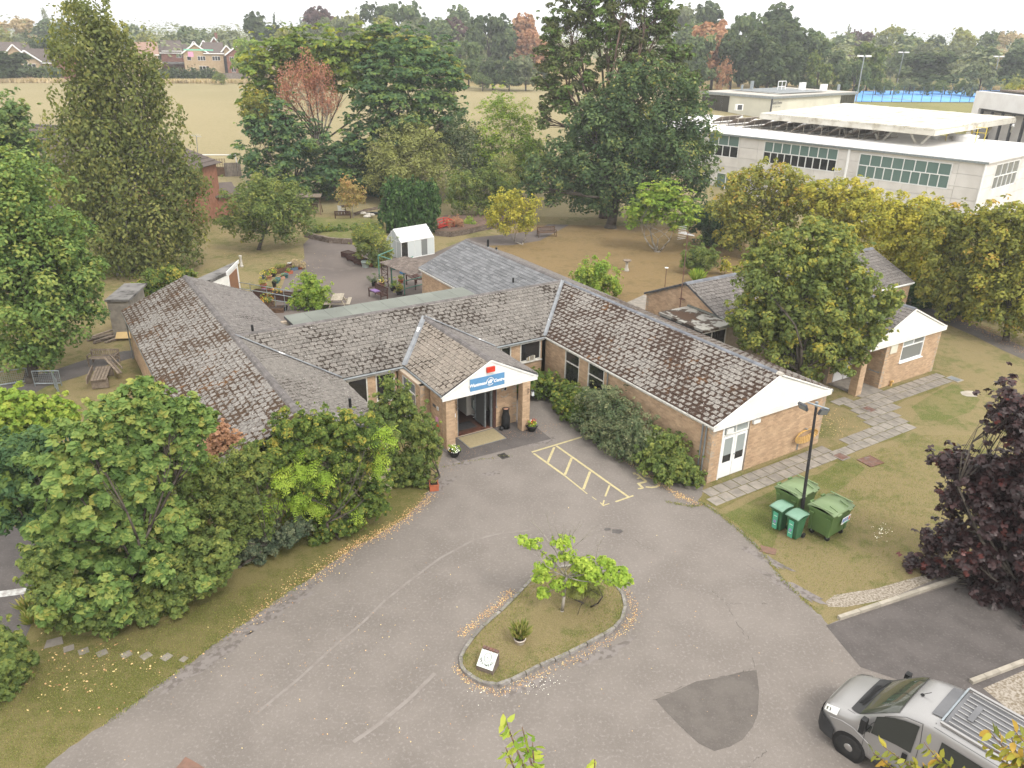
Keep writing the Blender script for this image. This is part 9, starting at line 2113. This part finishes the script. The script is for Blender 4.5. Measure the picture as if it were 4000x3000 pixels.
for a in[
(50,58,130,260,'T',G6,'pale bare looking tree on the skyline at the far left'),(177,15,46,330,'P',G3,'tall columnar poplar on the left skyline'),(190,75,170,280,'R',G1,'rounded green tree at the foot of the tall poplar'),
(192,128,105,200,'T',G2,'dark ball headed ivy clad tree before the bungalow'),(108,104,50,250,'C',G2,'dark pointed conifer left of the ball headed tree'),(78,122,80,250,'R',G3,'grey green tree behind the left roofs'),(18,112,110,240,'R',G4,'yellowish tree at the extreme left skyline'),(28,200,150,178,'R',G2,'large dark bush tree at the left end of the field hedge'),
(250,120,90,290,'R',G1,'green tree behind the birch, left side'),(520,93,100,310,'R',G1,'green tree just right of the birch top'),(536,100,28,320,'C',G2,'small fir, left of a close pair behind the birch'),(566,88,40,320,'C',G2,'taller fir, right of a close pair behind the birch'),(592,122,90,262,'R',G4,'yellow green tree above the pale roof'),(665,122,80,255,'R',G2,'dark tree above the solar panelled roof'),
(735,102,120,275,'R',G1,'green tree above the mint garland'),(795,112,70,290,'R',G1,'green tree right of the garland trees'),(855,106,110,262,'R',G3,'grey green tree over the brick chimney'),(912,105,80,270,'T',G3,'soft grey tree left of the dark cedar'),(1000,45,120,245,'R',G2,'broad dark cedar above the houses'),(1060,90,90,240,'R',G2,'dark lower cedar beside the spire fir'),(1072,30,34,250,'C',G2,'spire shaped fir on the skyline by the cedar'),(955,140,100,205,'T','leaf_bright','pale yellow green tree between the house roofs'),
(1120,94,120,228,'R',G4,'rounded yellow green tree above the robinias, left'),(1143,70,44,260,'C',G2,'small dark conifer, left of two on the skyline'),(1176,50,34,265,'C',G2,'slim taller conifer, right of two on the skyline'),(1190,85,90,255,'R',G3,'soft green tree under the slim conifer'),(1262,24,96,270,'R',G5,'dark purple beech standing out on the skyline'),(1225,128,110,225,'R',G3,'low grey green tree before the purple beech'),
(1315,48,120,235,'T',G3,'pale drooping birch right of the purple beech'),(1375,36,110,255,'T',G4,'straw coloured airy tree on the skyline'),(1388,118,44,225,'C',G2,'small dark fir in front of the straw coloured tree'),(1475,0,90,270,'T',G2,'tall dark tree with bare side on the skyline'),(1500,62,130,225,'R',G4,'yellow green tree low before the tall pair'),(1565,-12,130,245,'T',G1,'tallest green tree left of the centre skyline'),(1600,70,150,228,'R',G3,'broad grey green tree under the tallest one'),(1640,45,60,280,'T',G2,'thin crowned dark tree on the centre skyline'),
(1710,55,120,240,'R',G1,'round green tree left of the purple bush tree'),(1788,18,120,275,'R',G1,'high green crown above the purple bush tree'),(1785,68,84,245,'R',G5,'low rounded purple tree near the centre skyline'),(1668,132,80,208,'R','leaf_bright','light green bush above the robinias, centre'),(1745,165,110,200,'R',G1,'green mound between the light bush and dark tree'),(1830,148,110,182,'T',G1,'full green tree at the left end of the far field edge'),(1850,120,80,235,'R',G3,'grey green tree behind the full green one'),
(1910,36,130,215,'T',G2,'big dark evergreen left of the russet trees'),(1870,60,70,250,'T',G2,'dark crown left of the big evergreen'),(1975,75,60,240,'R',G1,'small green crown between evergreen and russet tree'),(2050,50,150,240,'R','leaf_russet','large russet brown tree behind the pine'),(2080,120,110,232,'R','leaf_russet','second russet tree close against the pine'),(1925,225,110,178,'R',G2,'dark bush at the far field edge, left'),(1990,235,100,174,'R',G2,'dark bush at the far field edge, middle'),(2055,212,110,176,'R',G3,'grey bush at the far field edge beside the pine'),(1885,260,70,172,'S',G1,'small shrub at the foot of the full green tree'),
(2650,5,110,260,'T',G3,'pale airy tree just right of the pine'),(2700,70,120,230,'R',G1,'green tree between pine and dark oak on the skyline'),(2775,4,150,235,'R',G2,'dark domed tree right of the pine'),(2800,78,110,190,'R','leaf_russet','rusty chestnut tree above the sixth form roof'),(2735,118,130,178,'R',G1,'mid green tree in front of the rusty chestnut'),(2690,190,120,172,'R',G2,'dark tree foot behind the oak'),(2830,200,60,176,'S','leaf_russet','low rusty branch clump near the sixth form roof'),
(2915,33,160,205,'T',G1,'tall broad green tree behind the sixth form roof'),(2870,130,120,180,'R',G2,'dark green mass left behind the sixth form roof'),(2985,100,150,178,'R',G2,'dark green mass right behind the sixth form roof'),(3035,10,130,210,'R',G2,'tall dark oak crown on the right skyline'),(3085,60,120,195,'R',G2,'shoulder of the tall dark oak group'),(3090,150,120,178,'R',G2,'dark tree behind the leftmost floodlight mast'),(3010,170,150,174,'R',G2,'low dark tree over the sixth form roof vents'),
(3185,112,110,205,'R',G1,'green tree right of the leftmost floodlight mast'),(3205,190,80,178,'T','leaf_mid','leaning light green tree before the pasture'),(3290,120,80,280,'R',G1,'green crown on the skyline above the pale roof'),(3312,80,44,320,'C',G3,'grey fir on the right skyline'),(3345,110,60,300,'T',G5,'brownish small crown right of the grey fir'),(3270,195,90,205,'R',G1,'rounded green tree left of the nearest mast'),(3345,222,90,176,'T',G1,'young green tree beside the nearest mast'),(3410,150,120,195,'T','leaf_mid','large dark olive tree right of the nearest mast'),
(3465,90,56,300,'T',G4,'pale poplar like tree on the skyline'),(3440,130,110,270,'R',G3,'soft green tree behind the large olive one'),(3550,120,130,270,'R',G1,'broad green tree on the skyline mid right'),(3520,175,110,240,'R',G1,'green tree left of the wide spreading tree'),(3595,165,90,250,'R',G3,'grey green tree behind the spreading tree'),(3645,188,190,200,'R',G2,'wide spreading dark tree beyond the blue court'),(3650,138,110,290,'R',G2,'dark crown on the skyline over the spreading tree'),
(3760,108,110,290,'R',G4,'pale yellow green crown on the right skyline'),(3720,150,90,250,'R',G3,'soft tree below the pale skyline crown'),(3860,122,100,280,'R',G1,'green crown on the skyline left of the tan tree'),(3820,180,120,230,'R',G1,'green tree behind the right pair of masts'),(3905,112,50,320,'R',G2,'small dark crown on the far right skyline'),(3965,110,90,270,'T',G6,'tan half bare tree on the right skyline'),(3840,225,90,178,'T',G3,'light airy tree left of the right pair of masts'),(3962,190,140,200,'R',G2,'dark tree at the right edge behind the masts'),(3960,275,60,180,'S',G4,'small yellow bush at the right edge'),(3990,150,90,250,'R',G1,'green crown at the extreme right'),
(3480,295,60,182,'S',G1,'shrub left of centre behind the blue court'),(3555,285,60,184,'S',G3,'shrub at the centre behind the blue court'),(3690,300,70,186,'S',G1,'shrub right of centre behind the blue court'),(3770,290,60,184,'S',G1,'shrub before the light airy tree'),(3620,310,50,182,'S',G2,'darker shrub under the spreading tree'),(3420,300,50,180,'S',G2,'dark shrub left behind the blue court'),(3280,300,60,178,'S',G1,'shrub beside the leaning green tree'),(3180,300,90,176,'S',G2,'shrub behind the leftmost corner of the court'),
(1245,255,70,205,'R',G1,'green tree glimpsed through the robinia gap'),(1420,150,100,215,'R',G1,'green mound above the robinia tops'),(990,200,60,196,'R',G1,'bush at the right end of the grey garden wall'),(865,270,50,180,'S','leaf_mid','round bush before the tan house patio')]:
 far_tree(*a)
def hedge_row(name,label,a,b,h,mat,n=9000,n_b=12,w=1.2):
 A,Bq=at(*a),at(*b);bl=[(A+(Bq-A)*(i+.5)/n_b+np.array([0,0,h*.5]),(np.linalg.norm(Bq-A)/n_b*.6,w,h*.55))for i in range(n_b)]
 return plant(name,label,'hedge',A,bl,n,.3,'quad',mat,trunk=0,minz=-3)
hedge_row('field_hedge','clipped dark hedge below the tan house at the field edge',(640,316),(850,318),2.6,'leaf_far_dark',7000);hedge_row('field_hedge','overgrown hedge along the left end of the field',(-60,312),(245,312),2.9,'leaf_far_green',10000);hedge_row('field_hedge','short hedge beyond the field between birch and tan house',(560,312),(645,314),2.2,'leaf_far_dark',3000)
hedge_row('field_hedge','dark hedge at the far field edge left of the pine',(1840,322),(2140,322),4.0,'leaf_far_dark',9000);hedge_row('field_hedge','scrubby hedge hidden behind the robinias at the field edge',(1150,320),(1500,320),3.0,'leaf_far_green',6000)
# distant woodland reads as one mass
P=[];n=60000;k=1100;cx=rng.uniform(-420,520,k);cy=rng.uniform(220,600,k);cz=np.array([tz(x,y)for x,y in zip(cx,cy)]);hh=rng.uniform(8,14.5,k);j=rng.integers(0,k,n);d=rng.normal(size=(n,3));d/=np.linalg.norm(d,axis=1,keepdims=True);d[:,2]=abs(d[:,2])
co=np.stack([cx[j]*(cy[j]/400),cy[j],cz[j]+hh[j]*.3],1)+d*np.stack([hh[j]*.7,hh[j]*.7,hh[j]*.7],1)
link('distant_woodland',leaf_mesh('distant_woodland',co,d+np.array([0,0,.5]),rng.uniform(.9,1.7,n),rng.normal(.45,.2,k)[j]+rng.normal(size=n)*.1,'quad','leaf_far_grey'),None,'stuff')
# dry tall grass at the field edge and behind the court
for(a,b,n)in(((0,322),(240,322),1500),((640,324),(1000,324),2200),((3240,345),(4000,352),3500)):
 A,Bq=at(*a),at(*b);Q=A+(Bq-A)*rng.random((n,1));Q[:,1]+=rng.normal(size=n)*1.0;T=rng.normal(size=(n,3))*.4;T[:,2]=1;Q[:,2]=[tz(x,y)+.35 for x,y in Q[:,:2]]
 link('tall_grass',leaf_mesh('tall_grass',Q,np.cross(T,rng.normal(size=(n,3))),1.1,rng.uniform(0,1,n),'quad','leaf_far_tan',T),None,'stuff')
 # ---------------------------------------------------------------- air
hz,hnt,hb_,hp,ho=newmat('haze');hnt.nodes.remove(hb_)
vol=hnt.nodes.new('ShaderNodeVolumePrincipled');vol.inputs['Color'].default_value=(0.93,0.96,1.0,1);vol.inputs['Density'].default_value=0.0006;vol.inputs['Anisotropy'].default_value=0.2
hnt.links.new(vol.outputs[0],ho.inputs['Volume'])
for l_ in list(ho.inputs['Surface'].links):hnt.links.remove(l_)
HZ=MB().box((0,1560,31),(7600,3700,84)).build('haze','haze',kind='stuff')
print('TRIS',sum(len(o.data.polygons)for o in bpy.data.objects if o.type=='MESH'),'OBJ',len(bpy.data.objects))
